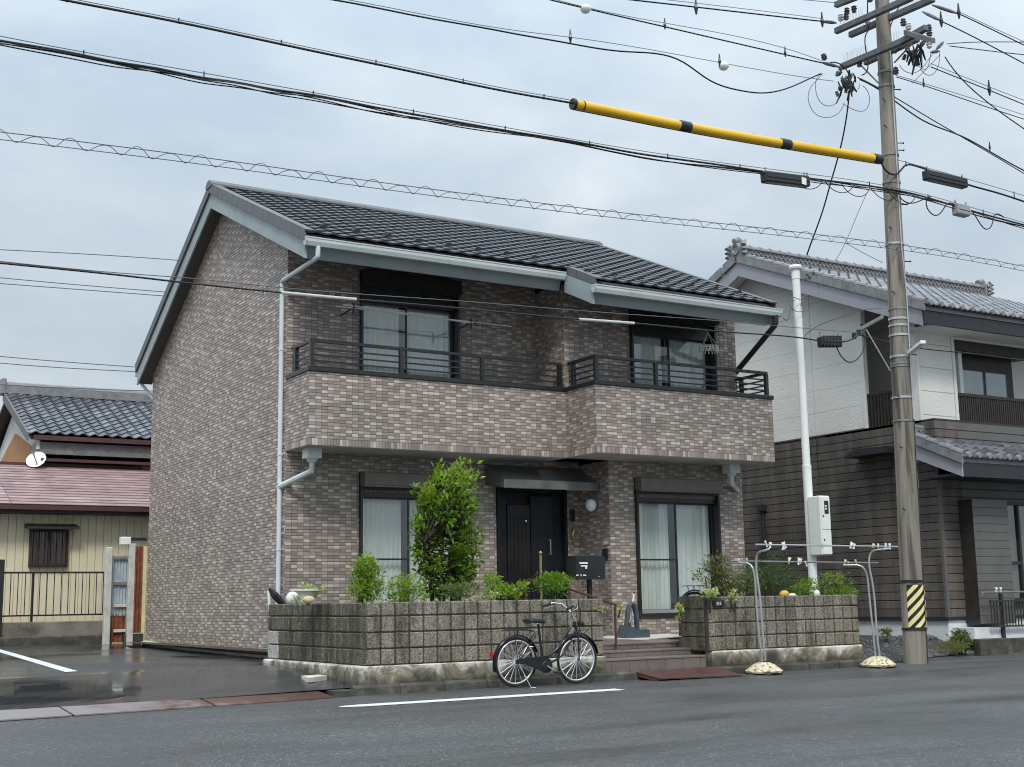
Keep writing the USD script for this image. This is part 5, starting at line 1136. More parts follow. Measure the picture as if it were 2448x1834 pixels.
for i in range(rl_):
    yy = yl0 + (yl1 - yl0) * (i + .5) / rl_; c = V(XLw, yy, zl(yy)); q = MB(); q.obox(c + V(0, 0, -.03), V(.018, 0, 0), SL * (LL / rl_ / 2 - .004), V(0, 0, .08)); q.tube([c + V(.03, 0, .06) - SL * .14, c + V(.03, 0, .075) + SL * .14], .055, 8); part('rake_tile', q, 'ridge_grey', lr_)
q = MB(); q.prism([(yl0, zl0 - .09), (yl1 + .06, zl(yl1 + .06) - .09), (yl1 + .06, zl(yl1 + .06) - .36), (yl0, zl0 - .40)], (XLw + .03, 0, 0), V(0, 1, 0), V(0, 0, 1), V(.03, 0, 0)); part('bargeboard', q, 'gable_board', nb)
q = MB(); q.box(V(XLw + .06, yl1 + .06, zl1 - .33), V(18, yl1 + .12, zl1 - .02)); part('fascia', q, 'dark_board', nb)
q = MB(); q.box(V(XLw + .06, yl1 + .12, zl1 - .30), V(18, YG + .05, zl1 - .26)); part('soffit', q, 'dark_board', nb)
# little dark hood, drain pipe and downpipe on the side wall
q = MB(); a = atx(K * 1855, K * 992, XN); q.prism([(a[1], a[2]), (a[1] - 1.1, a[2]), (a[1] - 1.1, a[2] + .12), (a[1] - .3, a[2] + .14)], (XN - .45, 0, 0), V(0, 1, 0), V(0, 0, 1), V(.449, 0, 0)); part('hood', q, 'dark_board', nb)
q = MB(); a = atx(K * 1650, K * 1100, XN); q.cyl(V(XN - .06, a[1], 3.0), V(XN - .06, a[1], .4), .05, n=8); q.obox(V(XN - .06, a[1], 2.96), V(.07, 0, 0), V(0, .09, 0), V(0, 0, .07)); part('drain_pipe', q, 'dark_board', nb)

# ---- low wall and railing in front of the neighbour
lw = thing('boundary_wall', 'low dark concrete wall at the right picture edge', 'wall')
for i, (xa, xb, z1) in enumerate(((10.55, 11.28, .33), (11.30, 12.9, .30), (12.905, 15, .30))):
    q = MB(); q.bbox(V(xa, -2.02 + .35 * (i > 0), -.05), V(xb, -1.86 + .35 * (i > 0), z1), .012); part('wall_block', q, 'kerb_mossy', lw)
q = MB(); q.box(V(11.05, YG - .5, .30), V(17, YG - .02, .50)); part('plinth', q, 'foundation_white', lw)
fr = thing('railing_fence', 'dark slatted railing below a drying rod at the right picture edge', 'fence')
Yf_ = -1.58; zt_, zb_f = .975, .50
q = MB(); q.box(V(11.42, Yf_ - .02, zt_ - .03), V(15, Yf_ + .02, zt_)); q.box(V(11.42, Yf_ - .02, zb_f), V(15, Yf_ + .02, zb_f + .03)); part('rail', q, 'bronze_dark', fr)
for i in range(40): x = 11.44 + i * .08; q = MB(); q.box(V(x - .008, Yf_ - .008, zb_f + .03), V(x + .008, Yf_ + .008, zt_ - .03)); part('bar', q, 'bronze_dark', fr)
for x in (11.78, 13.6): q = MB(); q.box(V(x - .03, Yf_ + .021, .28), V(x + .03, Yf_ + .07, zt_ + .12)); part('post', q, 'black_metal', fr)
dr = thing('drying_rod', 'pale drying rod with two white clips over the dark railing', 'rod')
q = MB(); q.cyl(V(11.32, Yf_ + .05, 1.115), V(15, Yf_ + .05, 1.115), .018, n=8); q.tube([V(11.32, Yf_ + .05, 1.115), V(11.29, Yf_ + .05, 1.10), V(11.29, Yf_ + .05, 1.05)], .018, 8); part('tube', q, 'steel_dull', dr)
for x in (11.68, 11.80):
    q = MB(); 
    for s_ in (-1, 1): q.obox(V(x, Yf_ + .05, 1.15), unit(V(s_ * .5, 0, 1)) * .055, V(0, .012, 0), unit(V(1, 0, -s_ * .5)) * .009)
    part('clip', q, 'peg_white', dr)

# ================================================================ background on the left
cr = thing('cream_house', 'low cream metal clad house with pinkish red roof behind the parking lot', 'house')
YC = 10.0
m = MB(); m.box(V(-14, YC + .02, -.1), V(1.5, YC + 4.5, 3.25)); cw = part('wall', m, 'cream_panel', cr)
x = -6.0
while x < 1.4:
    q = MB(); q.bbox(V(x + .004, YC - .006, .4), V(x + .151, YC + .02, 3.2), .004); part('panel', q, 'cream_panel', cw); x += .155
pt_, pl_ = 3.12, 4.16
m = MB(); m.prism([(YC - .45, pt_ - .02), (YC + 2.1, pl_ - .02), (YC + 4.6, pt_ - .02), (YC + 4.6, pt_ - .12), (YC - .45, pt_ - .12)], (-14.2, 0, 0), V(0, 1, 0), V(0, 0, 1), V(14.5, 0, 0)); rr_ = part('roof', m, 'red_brown_trim', cr)
nC = 15; SC = unit(V(0, -2.55, -(pl_ - pt_))); NC_ = unit(V(0, -(pl_ - pt_), 2.55)); LC = math.hypot(2.55, pl_ - pt_) / nC
for i in range(nC):
    c = V(0, YC + 2.1, pl_) + SC * LC * (i + .5)
    for xa, xb in ((-14.2, -6.6), (-6.59, -3.1), (-3.09, .28)):
        q = MB(); q.obox(V((xa + xb) / 2, 0, 0) + c + NC_ * .012, V((xb - xa) / 2, 0, 0), SC * (LC / 2 + .012) + NC_ * .008, NC_ * .006); part('roof_course', q, 'red_course', rr_)
q = MB(); q.box(V(-14.2, YC + 2.02, pl_ - .02), V(.12, YC + 2.18, pl_ + .05)); part('ridge_cap', q, 'red_brown_trim', cr)
q = MB(); q.box(V(-14.2, YC - .55, pt_ - .10), V(.30, YC - .45, pt_ - .01)); part('gutter', q, 'red_brown_trim', cr)
q = MB(); q.box(V(-14.2, YC - .44, pt_ - .16), V(.25, YC, pt_ - .121)); part('soffit', q, 'dark_board', cr)
a, b = aty(K * 60, K * 1225, YC), aty(K * 147, K * 1145, YC)
q = MB(); x0, x1, z0, z1 = a[0], b[0], a[2], b[2]
for (p, r_) in (((x0, z0), (x0 + .04, z1)), ((x1 - .04, z0), (x1, z1)), ((x0 + .04, z1 - .05), (x1 - .04, z1)), ((x0 + .04, z0), (x1 - .04, z0 + .06)), (((x0 + x1) / 2 - .02, z0 + .06), ((x0 + x1) / 2 + .02, z1 - .05))): q.box(V(p[0], YC - .10, p[1]), V(r_[0], YC - .007, r_[1]))
w = part('window', q, 'dark_wood', cr); part('pane', glass_sheet(x0 + .04, x1 - .04, YC - .05, z0 + .06, z1 - .05), 'glass', w); q = MB(); q.box(V(x0 + .04, YC - .03, z0 + .06), V(x1 - .04, YC - .02, z1 - .05)); part('room_back', q, 'room_dark', w)
for i in range(6): xx = x0 + .09 + i * (x1 - x0 - .18) / 5; q = MB(); q.box(V(xx - .010, YC - .16, z0 + .03), V(xx + .010, YC - .14, z1 - .02)); part('bar', q, 'red_brown_trim', w)
q = MB(); q.prism([(0, 0), (-.34, -.03), (-.34, .01), (0, .09)], (x0 - .10, YC - .007, z1 + .03), V(0, 1, 0), V(0, 0, 1), V(x1 - x0 + .25, 0, 0)); part('window_hood', q, 'dark_wood', cr)
a = aty(K * 305, K * 1122, YC); q = MB(); q.lathe(V(a[0], YC - .006, a[2]), [(.001, .03), (.05, .03), (.075, 0)], 14, (0, -1, 0)); part('vent', q, 'cream_panel', cr)
# boundary wall with fence
YW2 = 8.62
bw = thing('retaining_wall', 'stained low concrete wall under the black fence at the back of the parking lot', 'wall')
m = MB(); m.bbox(V(-14, YW2, .1), V(-1.38, YW2 + .14, .865), .012); part('wall', m, 'concrete_stained', bw)
m = MB(); m.bbox(V(-14, YW2 - .07, .1), V(-1.40, YW2 - .002, .60), .02); part('wall_foot', m, 'kerb_mossy', bw)
bf = thing('fence', 'thin black bar fence on the low wall before the cream house', 'fence')
zt, zb = 1.797, .968
q = MB(); q.box(V(-14, YW2 + .05, zt - .035), V(-1.40, YW2 + .09, zt)); part('top_rail', q, 'black_metal', bf); q = MB(); q.box(V(-14, YW2 + .055, zb), V(-1.40, YW2 + .085, zb + .03)); part('bottom_rail', q, 'black_metal', bf)
for i in range(46): x = -1.50 - i * .131; q = MB(); q.cyl(V(x, YW2 + .07, zb + .03), V(x, YW2 + .07, zt - .035), .009, n=6); part('bar', q, 'black_metal', bf)
for x in (aty(K * 72, K * 1300, YW2)[0], -4.9, -6.9): q = MB(); q.box(V(x - .022, YW2 + .091, .80), V(x + .022, YW2 + .13, zt)); part('post', q, 'black_metal', bf)
q = MB(); a = aty(K * 3, K * 1300, YW2); q.box(V(a[0] - .07, YW2 - .05, .5), V(a[0] + .02, YW2 + .04, 2.02)); part('gate_post', q, 'black_metal', bf)
q = MB(); q.box(V(-1.40, YW2 - .06, .4), V(-1.33, YW2 + .08, 2.1)); part('end_post', q, 'post_concrete', bf)
# corrugated scrap fence between the lot and the brick house
sf = thing('corrugated_fence', 'rusty corrugated sheet fence with concrete posts beside the brick house', 'fence')
for u, vt, vb in ((261, 1308, 1540), (316, 1300, 1548)):
    a, b = aty(u, vt, 8.35), aty(u, vb, 8.35); q = MB(); q.bbox(V(a[0] - .06, 8.30, .40), V(a[0] + .06, 8.42, a[2]), .01); part('post', q, 'post_concrete', sf)
pa_, pb_ = aty(268, 1300, 8.45), aty(312, 1300, 8.45)
def corr(xa, xb, y, z0, z1, n, amp, parent, mat, name='sheet'):
    xs_ = np.linspace(xa, xb, n * 6 + 1); yy = y + amp * np.sin((xs_ - xa) / (xb - xa) * n * 6.283); g_ = np.stack([np.stack([xs_, yy, np.full_like(xs_, z)], 1) for z in (z0, z1)], 1)
    return part(name, MB().sheet(g_), mat, parent, smooth=True)
corr(pa_[0], pb_[0], 8.47, .95, 2.1, 6, .016, sf, 'sheet_blue'); corr(pa_[0], pb_[0], 8.475, .45, .98, 4, .016, sf, 'rust_sheet')
for v in (1334, 1395, 1448, 1508):
    a = aty(290, v, 8.38); q = MB(); q.bbox(V(aty(272, v, 8.3)[0] + .03, 8.42, a[2] - .03), V(aty(330, v, 8.3)[0], 8.45, a[2] + .03), .004); part('cross_bar', q, 'post_concrete' if v > 1440 else 'steel_dull', sf)
ra, rb_ = aty(325, 1306, 8.25), aty(354, 1306, 8.25)
corr(ra[0] - .02, -.86, 8.30, .62, 2.27, 3, .022, sf, 'rust_sheet'); corr(-.86, -.775, 8.30, .62, 2.27, 1, .022, sf, 'sheet_cream')
q = MB(); q.bbox(V(-1.16, 8.33, .38), V(-.80, 8.45, .60), .01); part('foot_block', q, 'kerb_mossy', sf)
q = MB(); a = aty(288, 1300, 8.35); q.bbox(V(a[0], 8.3, a[2] - .02), V(aty(312, 1288, 8.35)[0], 8.45, aty(312, 1284, 8.35)[2]), .01); part('white_cap', q, 'white_box', sf)
q = MB(); q.box(V(a[0] + .2, 8.36, a[2] + .06), V(-.78, 8.40, a[2] + .12)); part('top_bar', q, 'black_metal', sf)
# pantiled house further back
fb = thing('tiled_house', 'old house with glossy grey pantile roof and orange boarded gable behind', 'house')
YB0, ZE, ZR_ = 12.6, 4.84, 6.16; xg = -2.35
dy_ = 3.0; s_ = (ZR_ - ZE) / dy_; SB_ = unit(V(0, -dy_, -(ZR_ - ZE))); NB_ = unit(V(0, -(ZR_ - ZE), dy_)); YRB = YB0 - .6 + dy_
m = MB(); m.box(V(xg + .35, YB0 + .02, 0), V(6, YB0 + 5, 4.75)); part('wall', m, 'dark_wood', fb)
m = MB(); m.prism([(YB0, .0), (YB0 + 5, 0), (YB0 + 5, 4.7), (YRB, ZR_ - .15), (YB0, 4.75)], (xg + .30, 0, 0), V(0, 1, 0), V(0, 0, 1), V(.05, 0, 0)); part('gable_wall', m, 'plaster_white', fb)
m = MB(); m.prism([(YB0 - .02, .0), (YB0 + 5, 0), (YB0 + 5, 4.4), (YB0 + 2.4, 5.2), (YB0 - .02, 4.55)], (xg + .27, 0, 0), V(0, 1, 0), V(0, 0, 1), V(.03, 0, 0)); part('gable_boards', m, 'orange_board', fb)
m = MB(); m.prism([(YB0 - .55, ZE - .03), (YRB, ZR_ - .03), (YRB + 3.2, ZE - .03), (YRB + 3.2, ZE - .1), (YRB, ZR_ - .12), (YB0 - .55, ZE - .12)], (xg + .05, 0, 0), V(0, 1, 0), V(0, 0, 1), V(8.2, 0, 0)); rb2 = part('roof', m, 'dark_board', fb)
Tf = pan(None, V(xg, YRB, ZR_), V(1, 0, 0), SB_, NB_, range(27), range(13), .25, math.hypot(dy_, ZR_ - ZE) / 13, .05, .022, n=6); rest = MB()
for v, f in Tf.values(): rest.add(v, f)
part('roof_tiles', rest, 'pantile_far', rb2, kind='stuff')
m = MB(); m.box(V(xg - .02, YRB - .13, ZR_ - .02), V(6, YRB + .13, ZR_ + .16)); m.tube([V(xg - .06, YRB, ZR_ + .18), V(6, YRB, ZR_ + .18)], .09, 8); m.obox(V(xg - .05, YRB, ZR_ + .14), V(.06, 0, 0), V(0, .16, 0), V(0, 0, .2), .03); part('ridge', m, 'ridge_grey', fb)
m = MB(); m.prism([(YB0 - .6, ZE + .02), (YRB, ZR_ + .02), (YRB, ZR_ - .2), (YB0 - .6, ZE - .16)], (xg - .04, 0, 0), V(0, 1, 0), V(0, 0, 1), V(.04, 0, 0)); part('bargeboard', m, 'siding_grey', fb)
q = MB(); q.box(V(xg + .1, YB0 - .64, ZE - .13), V(6, YB0 - .56, ZE - .03)); part('gutter', q, 'red_brown_trim', fb)
q = MB(); q.box(V(xg + .2, YB0 - .5, ZE - .42), V(6, YB0, ZE - .16)); part('eave_beam', q, 'steel_dull', fb)
q = MB(); q.prism([(0, 0), (-.75, -.08), (-.75, -.14), (0, -.12)], (xg + .25, YB0, ZE - .46), V(0, 1, 0), V(0, 0, 1), V(6, 0, 0)); part('hood', q, 'red_brown_trim', fb)
a = aty(K * 130, K * 1000, YB0); q = MB(); q.box(V(a[0] + .6, YB0 - .04, 3.9), V(a[0] + 2.6, YB0 + .01, 4.32)); w = part('window', q, 'steel_dull', fb); part('pane', glass_sheet(a[0] + .66, a[0] + 2.54, YB0 - .06, 3.95, 4.28), 'glass', w); q = MB(); q.box(V(a[0] + .66, YB0 - .0449, 3.95), V(a[0] + 2.54, YB0 - .041, 4.28)); part('curtain', q, 'tatami_curtain', w)
q = MB(); q.tube([V(xg + .22, YB0 - .5, ZE - .05), V(xg + .22, YB0 - .5, ZE - .3), V(xg + .32, YB0 - .05, ZE - .6), V(xg + .32, YB0 - .05, 3)], .045, 8); part('downpipe', q, 'planter_white', fb)
ds = thing('satellite_dish', 'white satellite dish above the red roof', 'satellite dish'); c = aty(K * 78, K * 993, 11.9)
ax_ = unit(V(-.45, -.75, .55)); q = MB(); q.lathe(c, [(.001, -.05), (.08, -.043), (.15, -.022), (.21, .012), (.214, .008), (.15, -.03), (.001, -.06)], 24, ax_); part('dish', q, 'white_box', ds, smooth=True)
q = MB(); q.tube([c + V(0, 0, -.2), c + ax_ * .1 + V(0.05, 0, -.15), c + ax_ * .22], .012, 6); q.obox(c + ax_ * .24, V(.03, 0, 0), V(0, .03, 0), V(0, 0, .03)); part('arm', q, 'steel_dull', ds)
q = MB(); q.cyl(c - ax_ * .05, V(c[0], c[1] + .1, c[2] - .9), .02, n=8); part('mast', q, 'steel_dull', ds)

# ================================================================ utility pole and its fittings
YP = -2.9
def pole_axis(z):   # the pole leans a touch: axis read at two heights
    return V(np.interp(z, [0.0, 11.0], [7.945, 8.185]), YP, z)
prad = lambda z: np.interp(z, [0, 11.5], [.184, .112])
up_ = thing('utility_pole', 'tall grey concrete utility pole with crossarms and yellow black guard', 'utility pole')
m = MB(); zz = np.concatenate([[-.3], np.linspace(.05, 11.6, 24)]); m.tube([pole_axis(z) for z in zz], [prad(z) for z in zz], 28); part('shaft', m, 'pole_concrete', up_, smooth=40)
def at_pole(u, v, off=0.0):
    q = aty(u, v, YP); return q
# yellow and black guard sheet wrapped round the foot
zg0, zg1 = at_pole(2185, 1500)[2], at_pole(2180, 1398)[2]
n_, k_ = 44, 40
def guard(mat, pred, name, dr):
    m = MB(); vs = []; fs = []
    ang = np.linspace(-math.pi * .92, math.pi * .42, n_ + 1); zs_ = np.linspace(zg0, zg1, k_ + 1)
    G = np.array([[pole_axis(z) + V(math.cos(a_), math.sin(a_), 0) * (prad(z) + dr) for z in zs_] for a_ in ang])
    F = []
    for i in range(n_):
        for j in range(k_):
            if pred((ang[i] + ang[i + 1]) / 2 * .19, (zs_[j] + zs_[j + 1]) / 2): F.append((i * (k_ + 1) + j, (i + 1) * (k_ + 1) + j, (i + 1) * (k_ + 1) + j + 1, i * (k_ + 1) + j + 1))
    m.add(G.reshape(-1, 3), F); return part(name, m, mat, up_, smooth=True)
# the black ground of the sheet, then each yellow stripe as its own strip cut exactly along the slant
guard('black_paint', lambda s, z: True, 'guard_sheet', .006)
sp_, sl_ = .158, 1.0
for kk in range(-4, 9):
    m = MB(); aa = np.linspace(-math.pi * .92, math.pi * .42, 40); lo_, hi_ = [], []
    for a_ in aa:
        zc_ = zg0 + kk * sp_ + (a_ * .185 + .55) * sl_ - .15
        z0, z1 = np.clip([zc_ - .043, zc_ + .043], zg0 + .004, zg1 - .004)
        lo_.append(pole_axis(z0) + V(math.cos(a_), math.sin(a_), 0) * (prad(z0) + .010)); hi_.append(pole_axis(z1) + V(math.cos(a_), math.sin(a_), 0) * (prad(z1) + .010))
    G = np.array([lo_, hi_]).transpose(1, 0, 2); keep = np.where((G[:, 1, 2] - G[:, 0, 2]) > .002)[0]
    if len(keep) > 2: m.sheet(G[keep[0]:keep[-1] + 1]); part('guard_stripe', m, 'yellow_paint', up_, smooth=True)
def band(z, h, dr, mat, name='band'):
    m = MB(); m.tube([pole_axis(z), pole_axis(z + h)], prad(z) + dr, 24); return part(name, m, mat, up_)
for v in (1391, 1505): band(at_pole(2180, v)[2] - .012, .035, .013, 'black_metal')
for v in (585, 763, 779, 802, 853, 951): band(at_pole(2120, v)[2], .035, .012, 'steel_galv')
for v in (1008, 872, 878, 742): band(at_pole(2140, v)[2], .03, .010, 'steel_dull')
for v in (180, 213, 375, 440): band(at_pole(2125, v)[2], .04, .012, 'steel_dull')
# conduit strap and cable down the face
m = MB(); m.tube([pole_axis(z) + V(-.02 + .05 * (z < 6.2), -prad(z) - .018, 0) for z in np.linspace(at_pole(2130, 1003)[2], at_pole(2130, 130)[2], 10)], .012, 6); part('ground_wire', m, 'steel_galv', up_)
m = MB(); m.tube([pole_axis(z) + V(.05, -prad(z) - .006, 0) for z in np.linspace(.06, at_pole(2140, 1000)[2], 10)], .008, 6); part('ground_wire', m, 'bronze_dark', up_)
# step bolts
for i, (u, v, s) in enumerate(((2150, 222, 1), (2092, 240, -1), (2092, 302, -1), (2156, 349, 1), (2148, 364, 1), (2104, 414, -1), (2150, 492, 1), (2108, 546, -1), (2158, 628, 1), (2112, 700, -1), (2170, 780, 1), (2170, 850, 1), (2120, 948, -1), (2130, 1070, -1), (2140, 1218, -1))):
    z = at_pole(u, v)[2]; p_ = pole_axis(z); m = MB(); d_ = unit(V(s, -.5, 0)); m.cyl(p_ + d_ * prad(z) * .9, p_ + d_ * (prad(z) + .11), .009, n=6); m.cyl(p_ + d_ * (prad(z) + .10), p_ + d_ * (prad(z) + .115) , .016, n=6); part('step_bolt', m, 'black_metal', up_)
for v0, v1, mat in ((1068, 1104, 'label_white'), (1130, 1168, 'label_yellow')):
    z0, z1 = at_pole(2170, v1)[2], at_pole(2170, v0)[2]; G = np.array([[pole_axis(z) + V(math.cos(a_), math.sin(a_), 0) * (prad(z) + .006) for z in (z0, z1)] for a_ in np.linspace(-1.25, -.35, 8)]); m = MB().sheet(G); part('label_plate', m, mat, up_, smooth=True)
m = MB(); z = at_pole(2180, 1518)[2]
# street lamp: slim white tube lamp on a short arm
a, b = aty(2173, 845, YP - .15), aty(2207, 818, YP - .75); lm_ = None
m = MB(); m.obox((a + b) / 2, (b - a) / 2, unit(np.cross(b - a, V(0, 0, 1))) * .045, V(0, 0, .028), .01); lm_ = part('street_lamp', m, 'white_box', up_)
m = MB(); m.tube([pole_axis(a[2] - .15) + V(.1, -.12, 0), a + V(0, 0, -.03)], .018, 6); part('lamp_arm', m, 'steel_galv', lm_)
# crossarms: steel channels with bird spikes
def arm(u0, v0, u1, v1, X, name='crossarm', w=.045, spikes=True, seed=0):
    a, b = atx(u0, v0, X), atx(u1, v1, X); d = b - a; L = np.linalg.norm(d); e = d / L
    m = MB(); sx = unit(np.cross(e, V(0, 0, 1))) * w; sz = unit(np.cross(sx, e)) * w * 1.1
    m.obox((a + b) / 2, d / 2, sx, sz, .006); ca_ = part(name, m, 'arm_steel', up_)
    if spikes:
        s = MB(); r_ = np.random.default_rng(seed)
        for t in np.arange(.05, .97, .034 / L * 1.0):
            if abs((a + d * t)[1] - YP) < .16: continue
            p_ = a + d * t + unit(sz) * w; s.cyl(p_, p_ + V(r_.normal(0, .012), r_.normal(0, .012), .17), .0022, n=3, cap=False)
        part('bird_spikes', s, 'steel_dull', ca_, kind='stuff')
    return a, b, ca_
XA = 8.05
A1a, A1b, arm1 = arm(2012, 160, 2155, 100, XA - .14, seed=1); arm(2155, 100, 2215, 66, XA - .14, seed=9, spikes=False)
A2a, A2b, arm2 = arm(2068, 150, 2195, 92, XA + .17, seed=2, spikes=False)
A3a, A3b, arm3 = arm(1998, 75, 2180, -6, XA - .15, seed=3); A4a, A4b, arm4 = arm(2032, 84, 2232, -3, XA + .16, seed=4)
A5a, A5b, arm5 = arm(1998, 12, 2060, -12, XA - .15, seed=5)
sa0, sa1 = aty(2165, 78, YP - .7), aty(2231, 97, YP - 1.4); m = MB(); m.obox((sa0 + sa1) / 2, (sa1 - sa0) / 2, unit(np.cross(sa1 - sa0, V(0, 0, 1))) * .04, V(0, 0, .045), .006); part('crossarm', m, 'arm_steel', up_)
# braces under the arms
for (u0, v0, u1, v1) in ((2052, 150, 2106, 205), (2180, 105, 2138, 150)):
    m = MB(); a, b = atx(u0, v0, XA), atx(u1, v1, XA); m.tube([a, b], .014, 6); part('brace', m, 'steel_dull', up_)
# pin insulators, clamps and jumper loops
def insulator(p_, ax, s=1.0, mat='insulator'):
    m = MB(); prof = [(.001, 0), (.028, .0), (.05, .02), (.03, .04), (.055, .06), (.03, .085), (.045, .105), (.02, .13), (.001, .135)]
    m.lathe(p_, np.array(prof) * s, 10, ax); return part('insulator', m, mat, up_)
for (u, v, X, ax, mat) in ((1972, 143, XA, (0, .3, 1), 'insulator'), (2055, 160, XA - .1, (0, 0, 1), 'insulator'), (2160, 62, XA - .15, (0, 0, 1), 'insulator'), (2172, 72, XA + .1, (0, 0, 1), 'porcelain'), (2221, 76, XA + .3, (0, 0, 1), 'insulator'), (2222, 88, XA + .3, (0, 0, 1), 'insulator'), (2221, 98, XA + .3, (0, 0, -1), 'porcelain'),
                            (2023, 48, XA, (0, 0, 1), 'insulator'), (2025, 35, XA, (0, 0, 1), 'insulator'), (2080, 5, XA, (0, 0, 1), 'insulator'), (2041, 14, XA, (0, 0, -1), 'insulator'), (2010, 50, XA, (0, 0, 1), 'porcelain'), (2142, 178, XA, (0, 0, 1), 'insulator'), (2073, 40, XA, (0, 0, -1), 'porcelain')):
    insulator(atx(u, v, X), ax, 1.0, mat)
r = np.random.default_rng(5)
# hanging fuse holders, clamps and leads in two clusters
for (u0, u1, v0, v1, X, n_) in ((2000, 2045, 165, 235, XA - .1, 20), (2150, 2205, 105, 160, XA + .1, 18)):
    for i in range(n_):
        p_ = atx(r.uniform(u0, u1), r.uniform(v0, (v0 + v1) / 2), X + r.normal(0, .08)); q_ = p_ + V(r.normal(0, .06), r.normal(0, .10), -r.uniform(.10, .38)); m = MB()
        m.tube([p_, (p_ + q_) / 2 + r.normal(0, .03, 3), q_], [.010, .022, .012], 6); part('lead_clamp', m, 'cable_black', up_)
    for i in range(6): p_ = atx(r.uniform(u0, u1), r.uniform(v0, v1), X + r.normal(0, .08)); insulator(p_, (r.normal(), r.normal(), 1), .75)
def px_tube(pts, Y, rad, n=5, sag=0):
    P_ = np.array([aty(u, v, Y if np.ndim(Y) == 0 else Y[i]) for i, (u, v) in enumerate(pts)])
    from scipy.interpolate import PchipInterpolator, CubicSpline
    t = np.concatenate([[0], np.cumsum(np.linalg.norm(np.diff(P_, axis=0), axis=1))])
    if len(P_) < 3: return np.linspace(P_[0], P_[1], 2)
    tt = np.linspace(0, t[-1], max(8, 5 * len(P_))); return CubicSpline(t, P_)(tt)
loops = [[(1966, 177), (1945, 200), (1932, 235), (1945, 268), (1975, 281), (2005, 270), (2018, 245)], [(1966, 177), (1950, 215), (1962, 245), (1990, 252), (2005, 228)], [(2062, 205), (2078, 230), (2070, 262), (2040, 262), (2018, 250)], [(2055, 200), (2050, 215), (2035, 215)],
         [(2240, 118), (2215, 150), (2180, 175), (2160, 168), (2150, 155)], [(2245, 120), (2240, 165), (2225, 180), (2200, 165)], [(2248, 130), (2210, 170), (2180, 200)], [(2225, 125), (2205, 165), (2190, 150)]]
for L_ in loops: m = MB(); m.tube(px_tube(L_, -2.2 if L_[0][0] < 2100 else -3.6, .006), .006, 5); part('jumper_loop', m, 'wire_grey', up_, smooth=True)
for L_ in ([(1985, 150), (2005, 152), (2022, 165), (2030, 182)], [(2060, 180), (2075, 160), (2072, 130), (2075, 75)], [(2076, 70), (2074, 35), (2074, 0)], [(2118, 130), (2130, 60), (2150, 15)]): m = MB(); m.tube(px_tube(L_, -2.6, .01), .011, 5); part('jumper_cable', m, 'cable_black', up_, smooth=True)
# bracket that carries the low service cable towards the street side
ba, bb = aty(2112, 757, YP), aty(2052, 790, YP + .35); m = MB(); m.obox((ba + bb) / 2, (bb - ba) / 2, unit(np.cross(bb - ba, V(0, 0, 1))) * .03, V(0, 0, .03), .004); bk = part('bracket', m, 'steel_dull', up_)
bc = aty(2128, 887, YP); m = MB(); m.tube([bb * .75 + ba * .25, bc], .014, 6); part('brace', m, 'steel_dull', bk)
for u, v in ((2053, 795), (2042, 803), (2062, 780)): m = MB(); p_ = aty(u, v, YP + .3); m.obox(p_, V(.03, 0, 0), V(0, .03, 0), V(0, 0, .05), .01); part('clamp', m, 'black_metal', bk)

# ================================================================ overhead cables
CG = 'overhead cables'
def cable(label, pts, Y, rad, mat='cable_black', clamps=0, mess=None, seed=0, cat='cable', name='overhead_cable', n=6):
    t = thing(name, label, cat, group=None); P_ = px_tube(pts, Y, rad); m = MB(); m.tube(P_, rad, n); part('wire', m, mat, t, smooth=True)
    if mess is not None:
        Q_ = px_tube(mess, Y, .005); m = MB(); m.tube(Q_, .0055, 5); part('messenger_wire', m, 'wire_grey', t, smooth=True)
        if clamps:
            from scipy.interpolate import interp1d
            fx = interp1d(P_[:, 0], P_, axis=0, bounds_error=False, fill_value='extrapolate'); gx = interp1d(Q_[:, 0], Q_, axis=0, bounds_error=False, fill_value='extrapolate')
            for x in np.linspace(max(P_[0, 0], Q_[0, 0]) + .2, min(P_[-1, 0], Q_[-1, 0]) - .2, clamps):
                m = MB(); a, b = fx(x), gx(x); m.tube([a + V(0, 0, -rad), b + V(0, 0, .02)], .009, 5); m.tube([a + V(-.015, 0, 0), a + V(.015, 0, 0)], rad + .003, 7); part('hanger', m, 'black_metal', t)
    return t, P_
z4 = lambda x, y: (x / 1.807, y / 1.807); z5 = lambda x, y: (1224 + x / 1.807, y / 1.807)
Y0 = YP - .16
c1pts = [z4(-330, -140), z4(290, 3), z4(730, 88), z4(1330, 216), z4(1700, 293), z4(2212, 400), (1373, 247.5), (1640, 300), (1880, 342), (2105, 378)]
c1, P1 = cable('thick black telecom cable running into the yellow guard pipe', c1pts, Y0, .0145, clamps=12, mess=[(u, v - 6.5) for u, v in c1pts[:6]] + [(1373, 241), (1640, 293), (1880, 336), (2105, 373)], cat='cable')
yg = thing('cable_guard', 'long yellow plastic guard pipe on the overhead cable left of the pole', 'cable guard')
g_ = px_tube([(1371, 249), (1500, 275), (1640, 303), (1880, 345), (2089, 379)], Y0, .1)
m = MB(); m.tube(g_, .068, 16); part('pipe', m, 'yellow_plastic', yg, smooth=40)
m = MB(); m.tube(g_ + V(0, 0, -.076), .014, 8); part('pipe_lip', m, 'yellow_plastic', yg, smooth=True)
m = MB(); m.tube(g_ + V(0, -.02, -.087), .007, 6); part('pipe_seam', m, 'bronze_dark', yg, smooth=True)
from scipy.interpolate import interp1d
gi = interp1d(g_[:, 0], g_, axis=0, fill_value='extrapolate')
